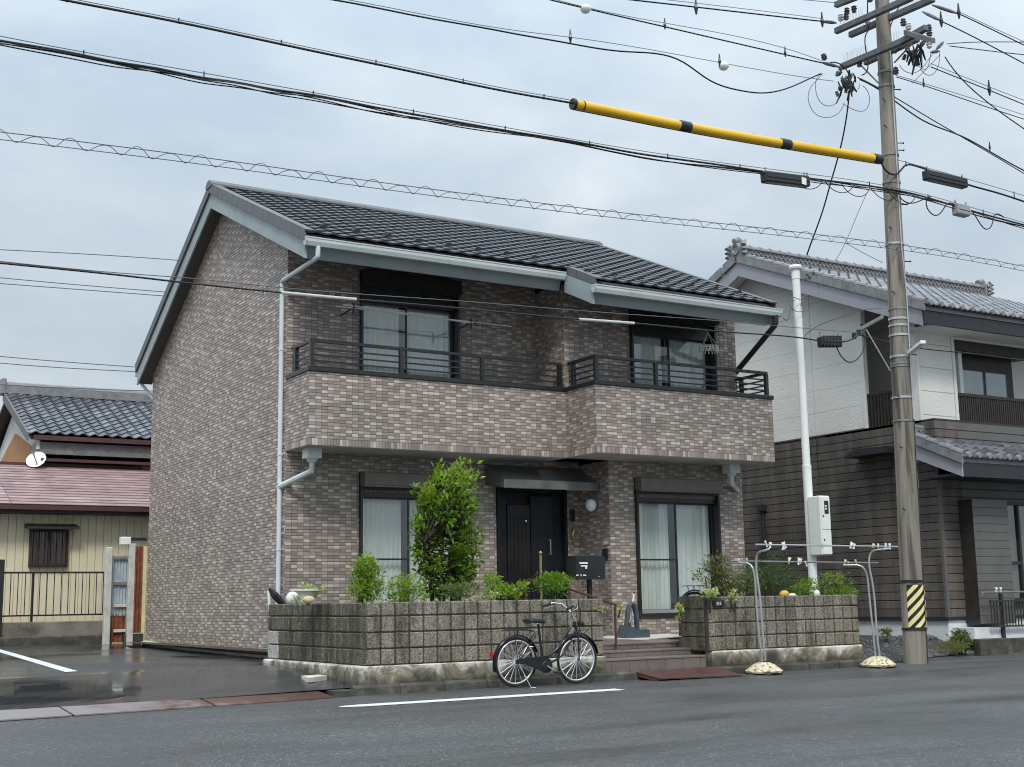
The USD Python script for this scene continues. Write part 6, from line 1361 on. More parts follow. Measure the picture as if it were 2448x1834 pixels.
for u, v, w_ in ((1636, 301, .10), (1876, 343, .10), (2096, 380, .09), (1371, 248, .025)):
    x = aty(u, v, Y0)[0]; m = MB(); m.tube([gi(x - w_), gi(x - w_ / 2), gi(x + w_ / 2), gi(x + w_)], [.077, .083, .081, .076], 14); part('sleeve', m, 'black_metal', yg, smooth=40)
x = aty(1393, 252, Y0)[0]; m = MB(); m.tube([gi(x - .01), gi(x + .01)], .073, 14); part('clip_ring', m, 'rust_plate', yg)
c2pts = [z4(-300, 110), z4(0, 176), z4(330, 233), z4(500, 268), z4(690, 298), z4(860, 334), z4(1020, 356), z4(1170, 385), z4(1320, 406), z4(1580, 456), z4(1855, 506), z4(2212, 569), z5(300, 618), z5(500, 656), z5(700, 686), z5(900, 713), z5(1280, 770), z5(1450, 791), z5(1600, 812), z5(1700, 830), z5(1900, 886), z5(2212, 972), z5(2500, 1050)]
c2, P2c = cable('black bundled telecom cable crossing below the yellow guard pipe', c2pts, Y0 - .02, .0145, clamps=15, mess=[z4(-300, 90), z4(0, 156), z4(690, 283), z4(1320, 394), z4(1855, 492), z4(2212, 556), z5(700, 674), z5(1280, 752), z5(1600, 800), z5(1900, 872), z5(2500, 1035)])
for k in range(3):
    r_ = np.random.default_rng(k); m = MB(); ph = r_.uniform(0, 6); wv = np.sin(P2c[:, 0] * (1.1 + .4 * k) + ph); m.tube(P2c + np.stack([0 * wv, .02 * np.cos(P2c[:, 0] * 2 + ph), -.018 - .022 * (1 + wv)], 1), .008, 5); part('bundled_wire', m, 'cable_black', c2, smooth=True)
for k in range(5):
    r_ = np.random.default_rng(20 + k); u = 1905 + k * 55 + r_.uniform(-20, 20); s_ = [(u, np.interp(u, [1722, 1932, 2109], [394, 426, 448])), (u + 18, 445 + k * 7), (u + 45, 452 + k * 9), (u + 70, np.interp(u + 70, [1722, 1932, 2109, 2275], [396, 428, 450, 490]))]
    m = MB(); m.tube(px_tube(s_, Y0 - .03, .007), .007, 5); part('slack_loop', m, 'cable_black', c2, smooth=True)
for s_ in ([(2215, 480), (2218, 500), (2235, 515), (2252, 505), (2262, 490), (2285, 492)], [(2322, 505), (2340, 530), (2357, 548), (2370, 540), (2375, 522), (2400, 520)], [(2150, 470), (2170, 485), (2200, 480), (2225, 470)]):
    m = MB(); m.tube(px_tube(s_, Y0 - .04, .010), .010, 6); part('slack_loop', m, 'cable_black', c2, smooth=True)
def closure(label, u0, v0, u1, v1, h, Y, mat='black_metal', name='splice_box', dpt=.075):
    a, b = aty(u0, v0, Y), aty(u1, v1, Y); t = thing(name, label, 'splice box'); e = b - a; m = MB(); m.obox((a + b) / 2, e / 2, unit(np.cross(e, V(0, 0, 1))) * dpt, unit(np.cross(np.cross(e, V(0, 0, 1)), e)) * h, .02); part('case', m, mat, t)
    m = MB(); m.obox((a + b) / 2 + V(0, -dpt - .006, 0), e / 2 * .94, V(0, .006, 0), unit(np.cross(np.cross(e, V(0, 0, 1)), e)) * h * .18, .004); part('rib', m, mat, t)
    for f_ in (.06, .94): p_ = a + e * f_; m = MB(); m.tube([p_ + V(0, 0, h * .8), p_ + V(0, 0, h + .07)], .012, 6); part('hook', m, 'steel_dull', t)
    return t
sb = closure('long black splice box hanging left of the utility pole', 1824, 423, 1930, 436, .085, Y0 - .06)
m = MB(); p_ = aty(1922, 433, Y0 - .15); m.obox(p_, V(.045, 0, -.005), V(0, .006, 0), V(0, 0, .055)); part('label_plate', m, 'label_white', sb)
closure('long black splice box hanging right of the utility pole', 2211, 418, 2307, 440, .085, Y0)
gb = closure('small grey cable box hanging at the right of the utility pole', 2283, 500, 2312, 507, .095, Y0 - .05, 'sash_grey', dpt=.08)
cr_pts = [(2105, 378), (2127, 415), (2143, 417), (2165, 395), (2190, 397), (2215, 405), (2309, 440), (2380, 460), (2448, 482), (2560, 515)]
cable('black telecom cable leaving the pole to the right picture edge', cr_pts, Y0, .016, mess=[(2145, 382), (2210, 400), (2309, 427), (2448, 468), (2560, 500)], clamps=4)
# spiral hanger cable
top_pts = [z4(-250, 540), z4(0, 570), z4(520, 634), z4(1030, 701), z4(1500, 768), z4(2212, 862), z5(310, 900), (1881, 552), (2092, 578), (2169, 588), (2448, 637), (2540, 656)]
sp, PT = cable('thin wire pair with a wavy spiral hanger strung above the slate roof', top_pts, Y0, .0055, 'wire_grey')
Q_ = PT + V(0, 0, -.085); m = MB(); m.tube(Q_, .0055, 5); part('lower_wire', m, 'wire_grey', sp, smooth=True)
xs_ = np.arange(PT[0, 0], PT[-1, 0], .025); base = interp1d(PT[:, 0], PT, axis=0)(xs_); base = base + np.stack([0 * xs_, .05 * np.cos(xs_ * 17.2), -.042 + .050 * np.sin(xs_ * 17.2) * (1 + .35 * np.sin(xs_ * 8.6 + .6))], 1)
m = MB(); m.tube(base, .0045, 4); part('spiral_hanger', m, 'wire_grey', sp, smooth=True)
# low service cable in front of the house
YL = Y0 - .25
lo_pts = [(-160, 612), (0, 629), (300, 659.5), (403, 671.5), (672, 699.5), (852, 716), (1100, 737), (1381, 763), (1516, 773), (1759, 795.5), (1900, 806), (1958, 815)]
lc, PL = cable('low black service cable with pale guard tubes crossing in front of the house', lo_pts, YL, .011, mess=[(-160, 608), (0, 625), (300, 654), (430, 663.5), (676, 688), (1100, 720), (1400, 744), (1753, 770), (1900, 783), (2050, 795)])
li = interp1d(PL[:, 0], PL, axis=0)
for (u0, v0, u1, v1) in ((672, 700, 852, 716), (1384, 762, 1516, 774)):
    xa, xb = aty(u0, v0, YL)[0], aty(u1, v1, YL)[0]; m = MB(); m.tube([li(x) for x in np.linspace(xa, xb, 8)], .019, 8); part('guard_tube', m, 'tube_grey', lc, smooth=40)
cb = closure('short black ribbed splice box on the low service cable', 1958, 816, 2008, 819, .075, YL + .02, dpt=.06)
for i in range(6): q_ = aty(1964 + i * 8, 817, YL + .02); m = MB(); m.obox(q_, V(.012, 0, 0), V(0, .066, 0), V(0, 0, .082)); part('rib', m, 'black_metal', cb)
m = MB(); m.tube(px_tube([(2000, 828), (2010, 850), (2030, 866), (2050, 858), (2063, 838), (2068, 815), (2060, 795)], YL + .1, .01), .009, 6); part('lead', m, 'cable_black', cb, smooth=True)
m = MB(); m.tube(px_tube([(2008, 817), (2030, 814), (2052, 800)], YL + .2, .01), .012, 6); part('lead', m, 'cable_black', cb, smooth=True)
cable('black cable passing behind the pole in front of the white neighbour house', [(2052, 800), (2110, 815), (2180, 830), (2300, 843), (2448, 862), (2560, 876)], -2.4, .010)
# high power lines
PW = [('upper left power wire ending in a drooping loop at the pole', [z4(1330, -16), z4(1560, 21), z4(1835, 76), z4(2145, 131), z4(2212, 144), z5(200, 179), z5(485, 223), z5(740, 269), z5(850, 345), z5(980, 390), z5(1080, 402), z5(1180, 385), z5(1260, 352), z5(1335, 318)], -2.2, .012, 'cable_black', [z4(1330, -30), z4(1560, 10), z4(2212, 130), z5(250, 161), z5(900, 271), z5(1390, 351)]),
      ('power wire with a round glass marker near the top edge', [z5(80, -22), z5(320, 37), z5(660, 116), z5(1180, 236), z5(1335, 271)], -2.0, .011, 'cable_black', [z5(100, -28), z5(660, 100), z5(1200, 215), z5(1335, 262)]),
      ('topmost power wire left of the pole with a black clamp', [z5(350, -20), z5(520, 0), z5(795, 31), z5(1100, 66), z5(1335, 92)], -2.0, .012, 'cable_black', [z5(600, -8), z5(1000, 38), z5(1335, 80)]),
      ('short power wire at the upper picture edge left of the pole', [z5(1150, -10), z5(1300, 3), z5(1400, 12)], -2.0, .006, 'wire_grey', None),
      ('power wire descending from the topmost right arm', [(2292, 33), (2370, 70), (2448, 108), (2540, 150)], -3.8, .010, 'cable_black', [(2292, 28), (2448, 100), (2540, 140)]),
      ('power wire descending from the second right arm', [(2248, 50), (2350, 100), (2448, 152), (2540, 200)], -3.8, .010, 'cable_black', None),
      ('slack wire dropping steeply at the right of the pole', [(2259, 136), (2300, 190), (2350, 236), (2448, 308), (2540, 370)], -3.7, .010, 'cable_black', None),
      ('upper of two nearly level wires right of the pole', [(2264, 105), (2330, 101), (2448, 101), (2540, 103)], -3.7, .008, 'wire_grey', None),
      ('lower of two nearly level wires right of the pole', [(2270, 110), (2350, 120), (2448, 131), (2540, 140)], -3.7, .008, 'cable_black', None),
      ('wire running down right from the pole below the crossarms', [(2142, 184), (2210, 205), (2330, 246), (2448, 285), (2540, 315)], -3.0, .008, 'cable_black', [(2142, 180), (2210, 200), (2448, 275), (2540, 305)]),
      ('upper wire of the pair descending to the lower right', [(2050, 185), (2145, 236), (2216, 279), (2330, 345), (2448, 415), (2540, 470)], -2.7, .009, 'cable_black', None),
      ('lower wire of the pair descending to the lower right', [(2055, 190), (2145, 246), (2210, 290), (2290, 322), (2400, 382), (2448, 408), (2540, 460)], -2.75, .012, 'cable_black', None),
      ('wire with a black bird clamp above the pair of wires', [(2225, 160), (2300, 190), (2370, 218), (2448, 250), (2540, 286)], -3.6, .009, 'cable_black', [(2225, 152), (2448, 240), (2540, 275)])]
for lab, pts, Y, rad, mat, mess in PW: cable(lab, pts, Y, rad, mat, mess=mess, name='power_wire')
def clampx(u, v, Y, s=1.0, label='small black bird-guard clamp on a power wire', group='clamps on the power wires'):
    p_ = aty(u, v, Y); m = MB(); m.tube([p_ + V(0, 0, -.10) * s, p_, p_ + V(0, 0, .05) * s, p_ + V(.0, 0, .15) * s], np.array([.012, .032, .02, .010]) * s, 6); single('wire_clamp', m, 'black_metal', label, 'clamp', group)
for (u, v, Y, s) in ((*z5(795, 35), -2.0, 1.1), (*z5(1340, 92), -2.0, 1.1), (*z5(660, 108), -2.0, .75), (*z5(1180, 228), -2.0, .75), (*z5(252, 163), -2.2, .85), (*z5(897, 266), -2.2, .85), (2292, 30, -3.8, 1.1), (2250, 50, -3.8, 1.1), (2365, 214, -3.6, 1.1), (2208, 200, -3.0, .7), (2366, 352, -2.7, .7)): clampx(u, v, Y, s)
for u, v, Y, lab in ((1400, 21, -2.0, 'round glassy wire marker near the top edge of the sky'), (1730, 158, -2.2, 'round glassy wire marker above the yellow guard pipe')):
    p_ = aty(u, v, Y); m = MB(); m.lathe(p_ - V(0, 0, .07), [(.001, 0), (.05, .01), (.085, .05), (.085, .085), (.05, .125), (.001, .135)], 14); single('wire_marker', m, 'lamp_white', lab, 'marker', smooth=True)
for (a_, b_, Ya, Yb_) in (((1963, 51), (2000, 55), -2.0, -2.1), ((1963, 149), (2005, 160), -2.0, -2.1), ((2228, 12), (2292, 33), -3.4, -3.8), ((2205, 28), (2250, 50), -3.4, -3.8), ((2256, 100), (2238, 118), -3.6, -3.6), ((2225, 125), (2246, 122), -3.6, -3.6)):
    m = MB(); p_, q_ = aty(*a_, Ya), aty(*b_, Yb_); m.tube([p_, p_ * .7 + q_ * .3, p_ * .3 + q_ * .7, q_], [.012, .03, .03, .012], 7); part('strain_clamp', m, 'insulator', up_)
# drop wires to the meter pole
cable('black drop cable from the pole top down to the white meter pole', [(2030, 225), (2022, 290), (2005, 370), (1985, 440), (1968, 500), (1945, 565), (1929, 610)], [YP + .5, YP + .65, YP + .9, YP + 1.15, YP + 1.35, YP + 1.6, -1.0], .013, name='drop_cable')
cable('thin grey drop wire beside the black drop cable', [(2072, 462), (2055, 500), (2030, 560), (1998, 622)], [-2.9, -2.6, -2.0, -1.2], .005, 'wire_grey', name='drop_cable')
cable('thin slack wire from the spiral cable to the neighbour ridge', [(2020, 580), (2070, 608), (2110, 628)], [-2.9, -2.7, -2.5], .005, 'wire_grey', name='drop_cable')
# far wires behind the house on the left
for lab, pts in (('highest thin far wire behind the house at the left', [(-40, 595), (0, 597), (420, 622), (600, 640)]), ('upper middle far wire behind the house at the left', [(-40, 660), (0, 664), (380, 697), (600, 715)]), ('lower middle far wire behind the house at the left', [(-40, 675), (0, 678), (370, 706), (600, 724)]), ('thick far wire above the tiled roof', [(-40, 848), (0, 852), (372, 881), (600, 900)]), ('second far wire above the tiled roof', [(-40, 864), (0, 868), (372, 891), (600, 908)]), ('faint far wire just above the tiled roof ridge', [(-40, 916), (0, 919), (370, 935), (600, 945)])):
    cable(lab, pts, 13.0, .010, 'wire_grey', name='far_wire')

# ================================================================ white meter pole
mp_ = thing('meter_pole', 'slim white steel service pole with a white meter box', 'service pole')
YM = -1.0; t0 = aty(1901, 633, YM); b0 = aty(1945, 1392, YM); xx = lambda z: np.interp(z, [1.3, 6.8], [7.735, 7.715])
ztop = t0[2]; zmid = aty(1920, 1115, YM)[2]
m = MB(); m.tube([V(xx(z), YM, z) for z in (.35, 2.0, zmid)], .075, 16); m.tube([V(xx(z), YM, z) for z in (zmid, 4.5, ztop - .25)], .066, 16); sh = part('shaft', m, 'white_paint_metal', mp_, smooth=40)
m = MB(); m.tube([V(xx(ztop), YM, ztop - .26), V(xx(ztop), YM, ztop - .10)], .072, 16); m.lathe(V(xx(ztop), YM, ztop - .10), [(.07, 0), (.105, .02), (.115, .05), (.10, .085), (.001, .10)], 18); part('cap', m, 'white_paint_metal', mp_, smooth=40)
m = MB(); m.tube([V(xx(zmid), YM, zmid - .02), V(xx(zmid), YM, zmid + .02)], .079, 16); part('joint', m, 'white_paint_metal', mp_)
zb1, zb0 = aty(1930, 1186, YM - .2)[2], aty(1950, 1328, YM - .2)[2]
m = MB(); m.bbox(V(xx(2) - .105, YM - .36, zb0), V(xx(2) + .125, YM - .07, zb1), .015); bx = part('meter_box', m, 'white_box', mp_)
zh = zb0 + (zb1 - zb0) * .42
m = MB(); m.bbox(V(xx(2) - .09, YM - .372, zh + .01), V(xx(2) + .11, YM - .361, zb1 - .02), .004); d1 = part('upper_door', m, 'white_box', bx); m = MB(); m.bbox(V(xx(2) - .09, YM - .372, zb0 + .015), V(xx(2) + .11, YM - .361, zh - .004), .004); part('lower_door', m, 'white_box', bx)
wz1, wz0 = zb1 - .085, zb1 - .30
m = MB(); m.box(V(xx(2) - .02, YM - .376, wz0), V(xx(2) + .075, YM - .3725, wz1)); mw = part('meter_window', m, 'black_metal', bx)
m = MB(); 
for dz in (.07, .115): m.box(V(xx(2) - .008, YM - .379, wz0 + dz), V(xx(2) + .035, YM - .3765, wz0 + dz + .025))
part('dial', m, 'label_white', mw)
for z in (zb1 - .34, zb0 + .25): m = MB(); m.lathe(V(xx(2) - .055, YM - .372, z), [(.001, .008), (.014, .008), (.016, 0)], 10, (0, -1, 0)); part('lock', m, 'black_metal', bx)
for (pts, rad) in ((([(1900, 718), (1890, 735), (1880, 765), (1872, 760)]), .008), (([(1918, 700), (1912, 716), (1895, 712), (1888, 728), (1905, 745), (1922, 738)]), .007), (([(1915, 732), (1920, 712), (1935, 705)]), .007)):
    m = MB(); m.tube(px_tube(pts, YM - .12, rad), rad, 5); part('clamp_loop', m, 'wire_grey', mp_, smooth=True)
for u, v in ((1930, 660), (1936, 668), (1945, 658), (1926, 672)): insulator_ = MB(); insulator_.lathe(aty(u, v, YM - .1), [(.001, 0), (.03, .01), (.035, .05), (.02, .07), (.001, .075)], 8); part('terminal', insulator_, 'insulator', mp_)
cable('thin wire from the eave corner to the white meter pole', [(1858, 772), (1880, 766), (1905, 755), (1935, 738)], [-.9, -.95, -1.0, -1.1], .005, 'wire_grey', name='drop_cable')
cable('thin wire from the meter pole up to the utility pole bracket', [(1922, 805), (1938, 790), (1990, 765), (2060, 742), (2110, 738)], [-1.1, -1.3, -1.9, -2.5, -2.8], .006, 'wire_grey', name='drop_cable')

# ================================================================ clothes drying stand on the road edge
def stand(u, label, lx):
    c = aty(u, 1590, -3.16); c = V(c[0], -3.16, RZ); t = thing('drying_stand', label, 'drying stand', c)
    m = MB(); m.lathe(V(0, 0, 0), [(.19, .0), (.255, .015), (.262, .04), (.235, .062), (.15, .125), (.085, .152), (.001, .155)], 28)
    g_ = m.get(); v = g_[0]; v += (meshkit.fbm(v * 14 + u) - .5)[:, None] * .012; part('base', g_, 'stand_base', t, smooth=40)
    m = MB()
    for a_ in np.arange(0, 6.28, 1.05): m.lathe(V(.215 * math.cos(a_), .215 * math.sin(a_), -.004), [(.001, .04), (.05, .035), (.055, 0)], 8)
    part('base_foot', m, 'kerb_mossy', t)
    return t, c
look('stand_base', {'g': ('geometry', {}), 'n': ('noise_texture', {'scale': 22, 'detail': 6, 'roughness': .75}), 'r': ('rgb_ramp', {'ramp': [(.34, (.03, .027, .022)), (.43, (.22, .19, .13)), (.50, (.62, .54, .36)), (.7, (.68, .62, .46))]}), 'b': ('bump', {'strength': .4, 'distance': .01}), 'p': ('principled_bsdf', {'roughness': .8})},
     [('g.position', 'n.vector'), ('n.fac', 'r.fac'), ('r.color', 'p.base_color'), ('n.fac', 'b.height'), ('b.normal', 'p.normal')])
s1, c1_ = stand(1826, 'cream concrete drying stand base in front of the right block wall', 0); s2, c2_ = stand(2099, 'cream concrete drying stand base beside the utility pole', 0)
YSn, YSf = -3.42, -2.90
def post(t, c, pts, Ys):
    P_ = px_tube(pts, Ys, .015) - c; m = MB(); m.tube(P_, .0155, 9); part('post', m, 'steel_galv', t, smooth=True)
post(s1, c1_, [(1822, 1580), (1815, 1520), (1807, 1420), (1802, 1367), (1797, 1354), (1787, 1347), (1764, 1345)], [-3.14, -3.14, -3.14, -3.14, -3.12, -3.05, -2.9])
post(s1, c1_, [(1830, 1580), (1824, 1520), (1813, 1400), (1808, 1338), (1810, 1326), (1820, 1318), (1840, 1312)], [-3.18, -3.18, -3.18, -3.18, -3.2, -3.3, -3.42])
post(s2, c2_, [(2093, 1572), (2086, 1500), (2076, 1400), (2070, 1368), (2062, 1356), (2045, 1351), (2015, 1351)], [-3.14, -3.14, -3.14, -3.14, -3.12, -3.05, -2.9])
post(s2, c2_, [(2104, 1572), (2094, 1480), (2083, 1380), (2078, 1335), (2082, 1322), (2095, 1315), (2125, 1311)], [-3.18, -3.18, -3.18, -3.18, -3.2, -3.3, -3.42])
r1 = thing('drying_rod', 'upper steel drying rod with white pegs in front of the meter pole', 'rod'); R1 = [aty(1806, 1302, YSn), aty(2146, 1307, YSn)]; m = MB(); m.tube(R1, .012, 8); part('tube', m, 'steel_galv', r1)
r2 = thing('drying_rod', 'lower steel drying rod over the shrubs of the right block wall', 'rod'); R2 = [aty(1746, 1341.5, YSf), aty(2099, 1346, YSf)]; m = MB(); m.tube(R2, .012, 8); part('tube', m, 'steel_dull', r2)
rr = np.random.default_rng(3)
def peg(u, R, s, mat, hang):
    f_ = (aty(u, 1325, R[0][1])[0] - R[0][0]) / (R[1][0] - R[0][0]); p_ = R[0] + (R[1] - R[0]) * f_; m = MB(); a_ = rr.uniform(-.7, .7)
    for k in (-1, 1):
        d = unit(V(k * .35 + a_, rr.normal(0, .2), 1)); m.obox(p_ + d * .012 - V(0, 0, .03 * hang), d * .042 * s, V(0, .008, 0), unit(np.cross(d, V(0, 1, 0))) * .008)
    single('clothes_peg', m, mat, 'small pale clothes peg clipped on one of the two drying rods', 'clothes peg', 'clothes pegs on the drying rods')
for u, s, h in ((1833, 1.1, 0), (1842, 1.0, .5), (1873, 1.3, 1), (1877, 1.2, .4), (1968, .9, .5), (2035, 1.2, 0), (2042, 1.0, .5), (2088, .8, 0), (2100, .8, 0), (2118, 1.0, 0), (2128, 1.1, .3)): peg(u, R1, s, 'peg_white' if s > .9 else 'peg_pale', h)
for u, s, h in ((1764, .8, 0), (1774, .8, 0), (1785, .9, 0), (1885, 1.1, -.3), (1908, 1.3, 0), (1913, 1.0, -.2), (1926, 1.0, 1.2), (2018, .9, 0), (2026, .9, 1), (2045, .9, 0)): peg(u, R2, s, 'peg_white' if s > 1.05 else 'peg_pale', h)

# balcony poles and the hanging sock dryer
bp = thing('balcony_pole', 'pair of thin pale drying poles before the upper left window', 'rod')
yb_ = Yb1 + .32
for (u0, v0, u1, v1, rad) in ((820, 728.5, 1130, 772.5, .014), (804, 732, 1223, 781, .010)): m = MB(); m.cyl(aty(u0, v0, yb_), aty(u1, v1, yb_), rad, n=8); part('pole', m, 'tube_grey', bp)
for (u, v) in ((848, 736), (1128, 772)):
    m = MB(); p_ = aty(u, v, yb_); m.tube([p_ + V(-.02, .0, -.10), p_ + V(-.02, 0, .07)], .018, 6); m.tube([p_ + V(-.02, 0, 0), V(p_[0] - .02, Yf - .08, p_[2] - .03)], .014, 6); m.torus(p_ + V(.10, 0, .0), .035, .008, V(1, 0, 0), V(0, 0, 1), n=12, m=6); m.tube([p_, p_ + V(.07, 0, 0)], .01, 6); part('bracket', m, 'black_metal', bp)
hg = thing('sock_hanger', 'round white clip hanger hanging before the upper right window', 'hanger'); yh = -.15
tp_ = aty(1692, 795, yh); ct = aty(1695, 829, yh); rad = .175
m = MB(); m.tube([tp_ + V(0, 0, .05), tp_], .005, 5); 
for k in range(4): a_ = k * 1.571 + .4; m.tube([tp_, ct + V(rad * math.cos(a_), rad * .8 * math.sin(a_), 0)], .004, 4)
part('hook', m, 'peg_white', hg)
m = MB(); m.torus(ct, rad, .010, V(1, 0, 0), V(0, .8, 0), n=24, m=6); m.tube([ct - V(rad, 0, 0), ct + V(rad, 0, 0)], .007, 5); part('ring', m, 'peg_white', hg)
for k in range(18):
    a_ = k * .349; p_ = ct + V(rad * math.cos(a_), rad * .8 * math.sin(a_), -.012); m = MB(); m.obox(p_ + V(0, 0, -.045), V(.010, 0, 0), V(0, .006, 0), V(rr.normal(0, .006), 0, .045)); part('clip', m, 'peg_pale' if k % 3 else 'peg_white', hg)

# ================================================================ bicycles
BX0, BX1 = aty(1233.5, 1573, -3.12), aty(1379, 1577, -3.12)
WR = .335; tilt = math.radians(4.0)
def make_bike(label, name='bicycle', rear_only=False):
    t = thing(name, label, 'bicycle'); ex, ez = V(1, 0, 0), V(0, 0, 1); WB = BX1[0] - BX0[0]; R_ = RB
    rear = V(0, 0, R_); front = V(WB, 0, R_)
    k = R_ / .335
    def wheel(c, nm):
        m = MB(); m.torus(c, R_ - .018 * k, .018 * k, ex, ez, n=44, m=8); w = part('wheel', m, 'rubber', t, smooth=True)
        m = MB(); m.torus(c, R_ - .047 * k, .012 * k, ex, ez, n=44, m=6, sx=1.2); part('rim', m, 'rim_alloy', w, smooth=True)
        m = MB(); r_ = R_ - .05 * k
        for i in range(18):
            a_ = i * 2 * math.pi / 18
            for s_ in (-1, 1):
                a2 = a_ + s_ * .17; h_ = c + V(.02 * math.cos(a_ + s_ * 1.2), s_ * .03, .02 * math.sin(a_ + s_ * 1.2)); m.cyl(h_, c + V(r_ * math.cos(a2), 0, r_ * math.sin(a2)), .0024, n=4, cap=False)
        part('spokes', m, 'rim_alloy', w)
        m = MB(); m.cyl(c - V(0, .05, 0), c + V(0, .05, 0), .02, n=10); part('hub', m, 'chrome', w)
    wheel(rear, 'rear')
    def fender(c, a0, a1):
        m = MB(); th = np.linspace(a0, a1, 24); rr_ = R_ + .022
        prof = [(-.028, -.012), (-.018, .004), (0, .009), (.018, .004), (.028, -.012)]
        G = np.array([[c + V(math.cos(a_) * (rr_ + h), y, math.sin(a_) * (rr_ + h)) for y, h in prof] for a_ in th]); m.sheet(G); m.sheet(G[:, ::-1] * 1.0 + np.array([0, 0, 0])); return part('mudguard', m, 'bike_paint', t, smooth=True)
    fender(rear, math.radians(20), math.radians(200))
    S = lambda x, z: V(x * k, 0, z * k)
    seat = rear + S(.345, .50)
    # rack
    m = MB(); rz = rear[2] + R_ + .085; 
    for y in (-.055, .055): m.tube([V(-.20 * k, y, rz - .01), V(-.18 * k, y, rz), V(.20 * k, y, rz), V(.27 * k, y * .4, rz - .03)], .006, 6)
    for x in (-.16, -.06, .04, .14): m.tube([V(x * k, -.055, rz), V(x * k, .055, rz)], .005, 5)
    for y in (-.065, .065): m.tube([rear + V(-.01, y, 0), V(-.08 * k, y, rz)], .005, 5); m.tube([rear + V(.0, y, 0), V(.06 * k, y, rz)], .004, 5)
    part('rear_rack', m, 'bike_paint', t)
    m = MB(); m.obox(rear + V(-R_ - .05, 0, .10), V(.012, 0, 0), V(0, .03, 0), V(0, 0, .035), .006); part('reflector', m, 'red_reflector', t)
    if rear_only: return t
    wheel(front, 'front'); fender(front, math.radians(10), math.radians(165))
    bb = rear + S(.44, -.06); hd0 = rear + S(.985, .40); hd1 = rear + S(.945, .52)
    m = MB(); m.tube([bb, seat], .0165, 8); part('seat_tube', m, 'bike_paint', t, smooth=True)
    def tube(pts, rad, mat, nm):
        from scipy.interpolate import CubicSpline
        P_ = np.array(pts); tt = np.linspace(0, 1, len(P_)); m = MB(); m.tube(CubicSpline(tt, P_)(np.linspace(0, 1, 16)), rad, 8); return part(nm, m, mat, t, smooth=True)
    tube([hd1 - S(-.01, .03), rear + S(.82, .36), rear + S(.66, .15), rear + S(.43, .06)], .014, 'bike_paint', 'upper_tube')
    tube([hd0 - S(-.01, -.01), rear + S(.88, .25), rear + S(.73, .06), rear + S(.47, -.04)], .015, 'bike_paint', 'down_tube')
    m = MB(); m.tube([hd0, hd1], .02, 8); part('head_tube', m, 'bike_paint', t)
    for y in (-.055, .055):
        m = MB(); m.tube([rear + V(0, y, 0), rear + S(.30, .36) + V(0, y * .5, 0)], .008, 6); m.tube([rear + V(0, y, 0), bb + V(-.03, y * .6, 0)], .009, 6); part('stay', m, 'bike_paint', t)
        m = MB(); m.tube([hd0 + V(0, y * .6, -.01), hd0 + (front - hd0) * .5 + V(-.012, y, 0), front + V(0, y, 0)], [.013, .011, .008], 7); part('fork_blade', m, 'bike_paint', t, smooth=True)
    m = MB(); m.tube([front + V(-.02, .06, 0), front + V(-R_ * .86, .03, -.01)], .003, 4); m.tube([rear + V(0, .06, 0), rear + V(-R_ * .9, .03, .14)], .003, 4); part('mudguard_stay', m, 'chrome', t)
    # saddle
    m = MB(); st = seat + S(-.03, .045)
    prof = [(-.15, .105, .0), (-.10, .11, .012), (-.02, .075, .008), (.08, .035, .004), (.13, .024, -.004)]
    G = []
    for x, w_, z in prof:
        a_ = np.linspace(0, 2 * math.pi, 13)[:-1]; G.append([st + V(x * k, w_ * math.cos(q), z + (.022 if math.sin(q) > 0 else .035) * math.sin(q)) for q in a_])
    G = np.array(G); G = np.concatenate([G, G[:, :1]], 1); m.sheet(G); m.add(np.vstack([G[0, :-1], G[0, :-1].mean(0)]), [(i, (i + 1) % 12, 12) for i in range(12)]); m.add(np.vstack([G[-1, :-1], G[-1, :-1].mean(0)]), [((i + 1) % 12, i, 12) for i in range(12)])
    sd = part('saddle', m, 'saddle', t, smooth=True)
    m = MB(); 
    for y in (-.05, .05): m.torus(st + V(-.10 * k, y, -.055), .016, .006, V(1, 0, 0), V(0, 1, 0), n=10, m=5)
    m.tube([seat, st + V(0, 0, -.02)], .0125, 8); part('seat_post', m, 'chrome', t)
    # bars
    sm = hd1 + S(-.055, .13)
    m = MB(); m.tube([hd1, sm], .0125, 8); part('stem', m, 'chrome', t)
    for s_ in (-1, 1):
        m = MB(); P_ = [sm, sm + V(.0, s_ * .06, .03), sm + V(-.02 * k, s_ * .17, .10 * k), sm + V(-.12 * k, s_ * .25, .115 * k), sm + V(-.22 * k, s_ * .27, .085 * k)]; m.tube(P_, .011, 8); part('handlebar', m, 'chrome', t, smooth=True)
        m = MB(); m.tube([sm + V(-.15 * k, s_ * .257, .107 * k), sm + V(-.27 * k, s_ * .28, .07 * k)], .017, 8); part('grip', m, 'rubber', t)
        m = MB(); m.tube([sm + V(-.06 * k, s_ * .23, .10 * k), sm + V(-.10 * k, s_ * .265, .07 * k), sm + V(-.2 * k, s_ * .30, .045 * k)], .005, 5); part('brake_lever', m, 'chrome', t)
    m = MB(); m.tube([sm + V(0, -.1, .08), sm + V(.12 * k, -.06, .04), hd0 + V(.04, -.02, .05), hd0 + V(.01, -.02, -.05)], .004, 5); m.tube([sm + V(0, .1, .08), sm + V(.13 * k, .05, .0), hd0 + V(.03, .02, .0)], .004, 5); part('brake_cable', m, 'cable_black', t, smooth=True)
    m = MB(); m.lathe(hd0 + S(.075, .095), [(.001, -.04), (.03, -.035), (.036, .02), (.034, .032), (.001, .034)], 12, (1, 0, -.1)); part('front_lamp', m, 'black_metal', t)
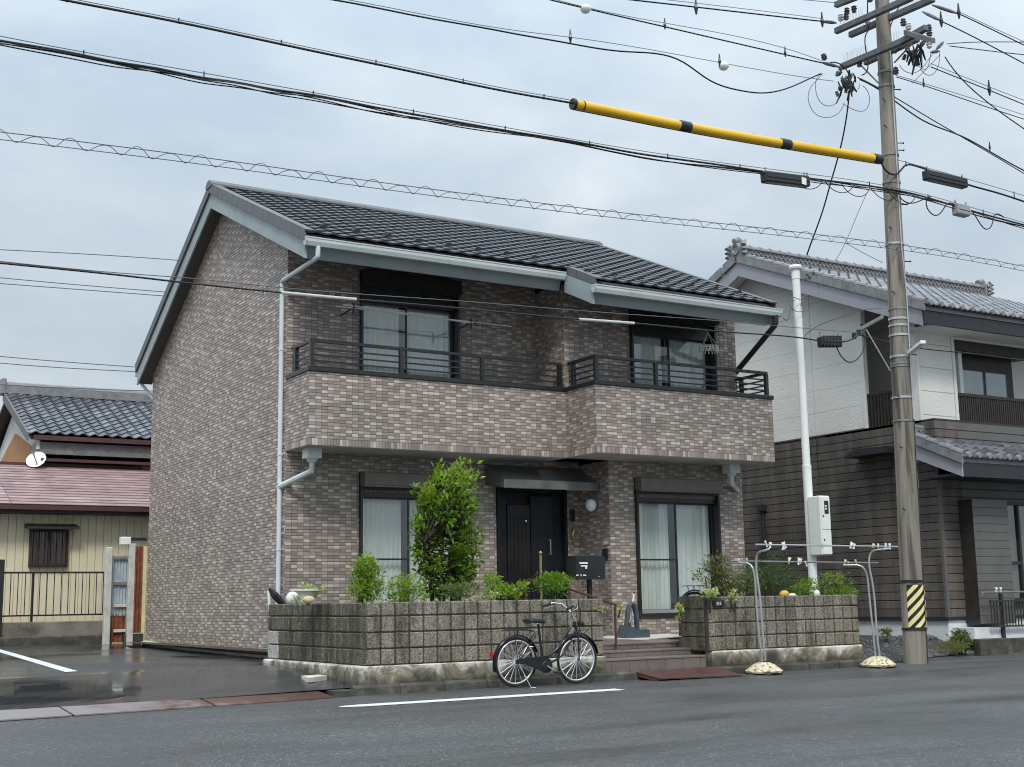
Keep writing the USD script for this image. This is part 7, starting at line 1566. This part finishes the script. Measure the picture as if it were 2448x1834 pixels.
    m = MB(); m.tube([hd0 + S(.03, .0), hd0 + S(.16, .0), hd0 + S(.27, .02)], .005, 5); m.tube([hd0 + S(.05, -.10), hd0 + S(.2, .005)], .005, 5); part('lamp_bracket', m, 'bike_paint', t)
    # chain case, crank, pedals, kick stand
    cc = [(-.045, .035), (.10, .055), (.44, .075)] + [(.44 + .098 * math.cos(q), -.06 + .105 * math.sin(q)) for q in np.linspace(1.45, -2.3, 16)] + [(.10, -.025), (-.04, -.02)]
    m = MB(); m.prism([(x * k, z * k) for x, z in cc], rear + V(0, -.045, 0), V(1, 0, 0), V(0, 0, 1), V(0, -.028, 0)); cs_ = part('chain_case', m, 'bike_paint', t)
    m = MB(); m.lathe(bb + V(0, -.074, 0), [(.001, .008), (.055, .008), (.062, 0)], 18, (0, -1, 0)); part('crank_cover', m, 'black_metal', cs_)
    for s_, a_ in ((-1, -.55), (1, 2.59)):
        m = MB(); e = bb + V(.165 * k * math.cos(a_), s_ * .10, .165 * k * math.sin(a_)); m.tube([bb + V(0, s_ * .09, 0), e], .010, 6); part('crank', m, 'chrome', t); m = MB(); m.obox(e + V(0, s_ * .05, 0), V(.045, 0, 0), V(0, .04, 0), V(0, 0, .012), .004); part('pedal', m, 'rubber', t)
    m = MB(); m.tube([rear + V(.0, -.06, 0), rear + V(.05, -.13, -R_ * .5), rear + V(.10, -.20, -R_ + .012)], .007, 6); m.tube([rear + V(.10, -.20, -R_ + .012), rear + V(.16, -.21, -R_ + .01)], .009, 6); part('kickstand', m, 'chrome', t)
    m = MB(); m.torus(rear + V(.02, 0, 0) + S(.2, .2), .045, .008, V(1, 0, 0), V(0, 1, 0), n=14, m=6); part('wheel_lock', m, 'chrome', t)
    return t
RB = .305 * 1.0
bk1 = make_bike('dark green black city bicycle parked on the road against the left block wall')
xf = UsdGeom.Xformable(bk1); xf.ClearXformOpOrder(); xf.AddTranslateOp().Set(Gf.Vec3d(float(BX0[0]), -3.10, RZ + .004)); xf.AddRotateXOp().Set(4.0)
bk2 = make_bike('second dark bicycle hidden behind the right block wall, rear rack visible', rear_only=True)
p_ = aty(1661, 1428, -1.75); xf = UsdGeom.Xformable(bk2); xf.ClearXformOpOrder(); xf.AddTranslateOp().Set(Gf.Vec3d(float(p_[0]), -1.75, float(aty(1661, 1411, -1.75)[2]) - .63))
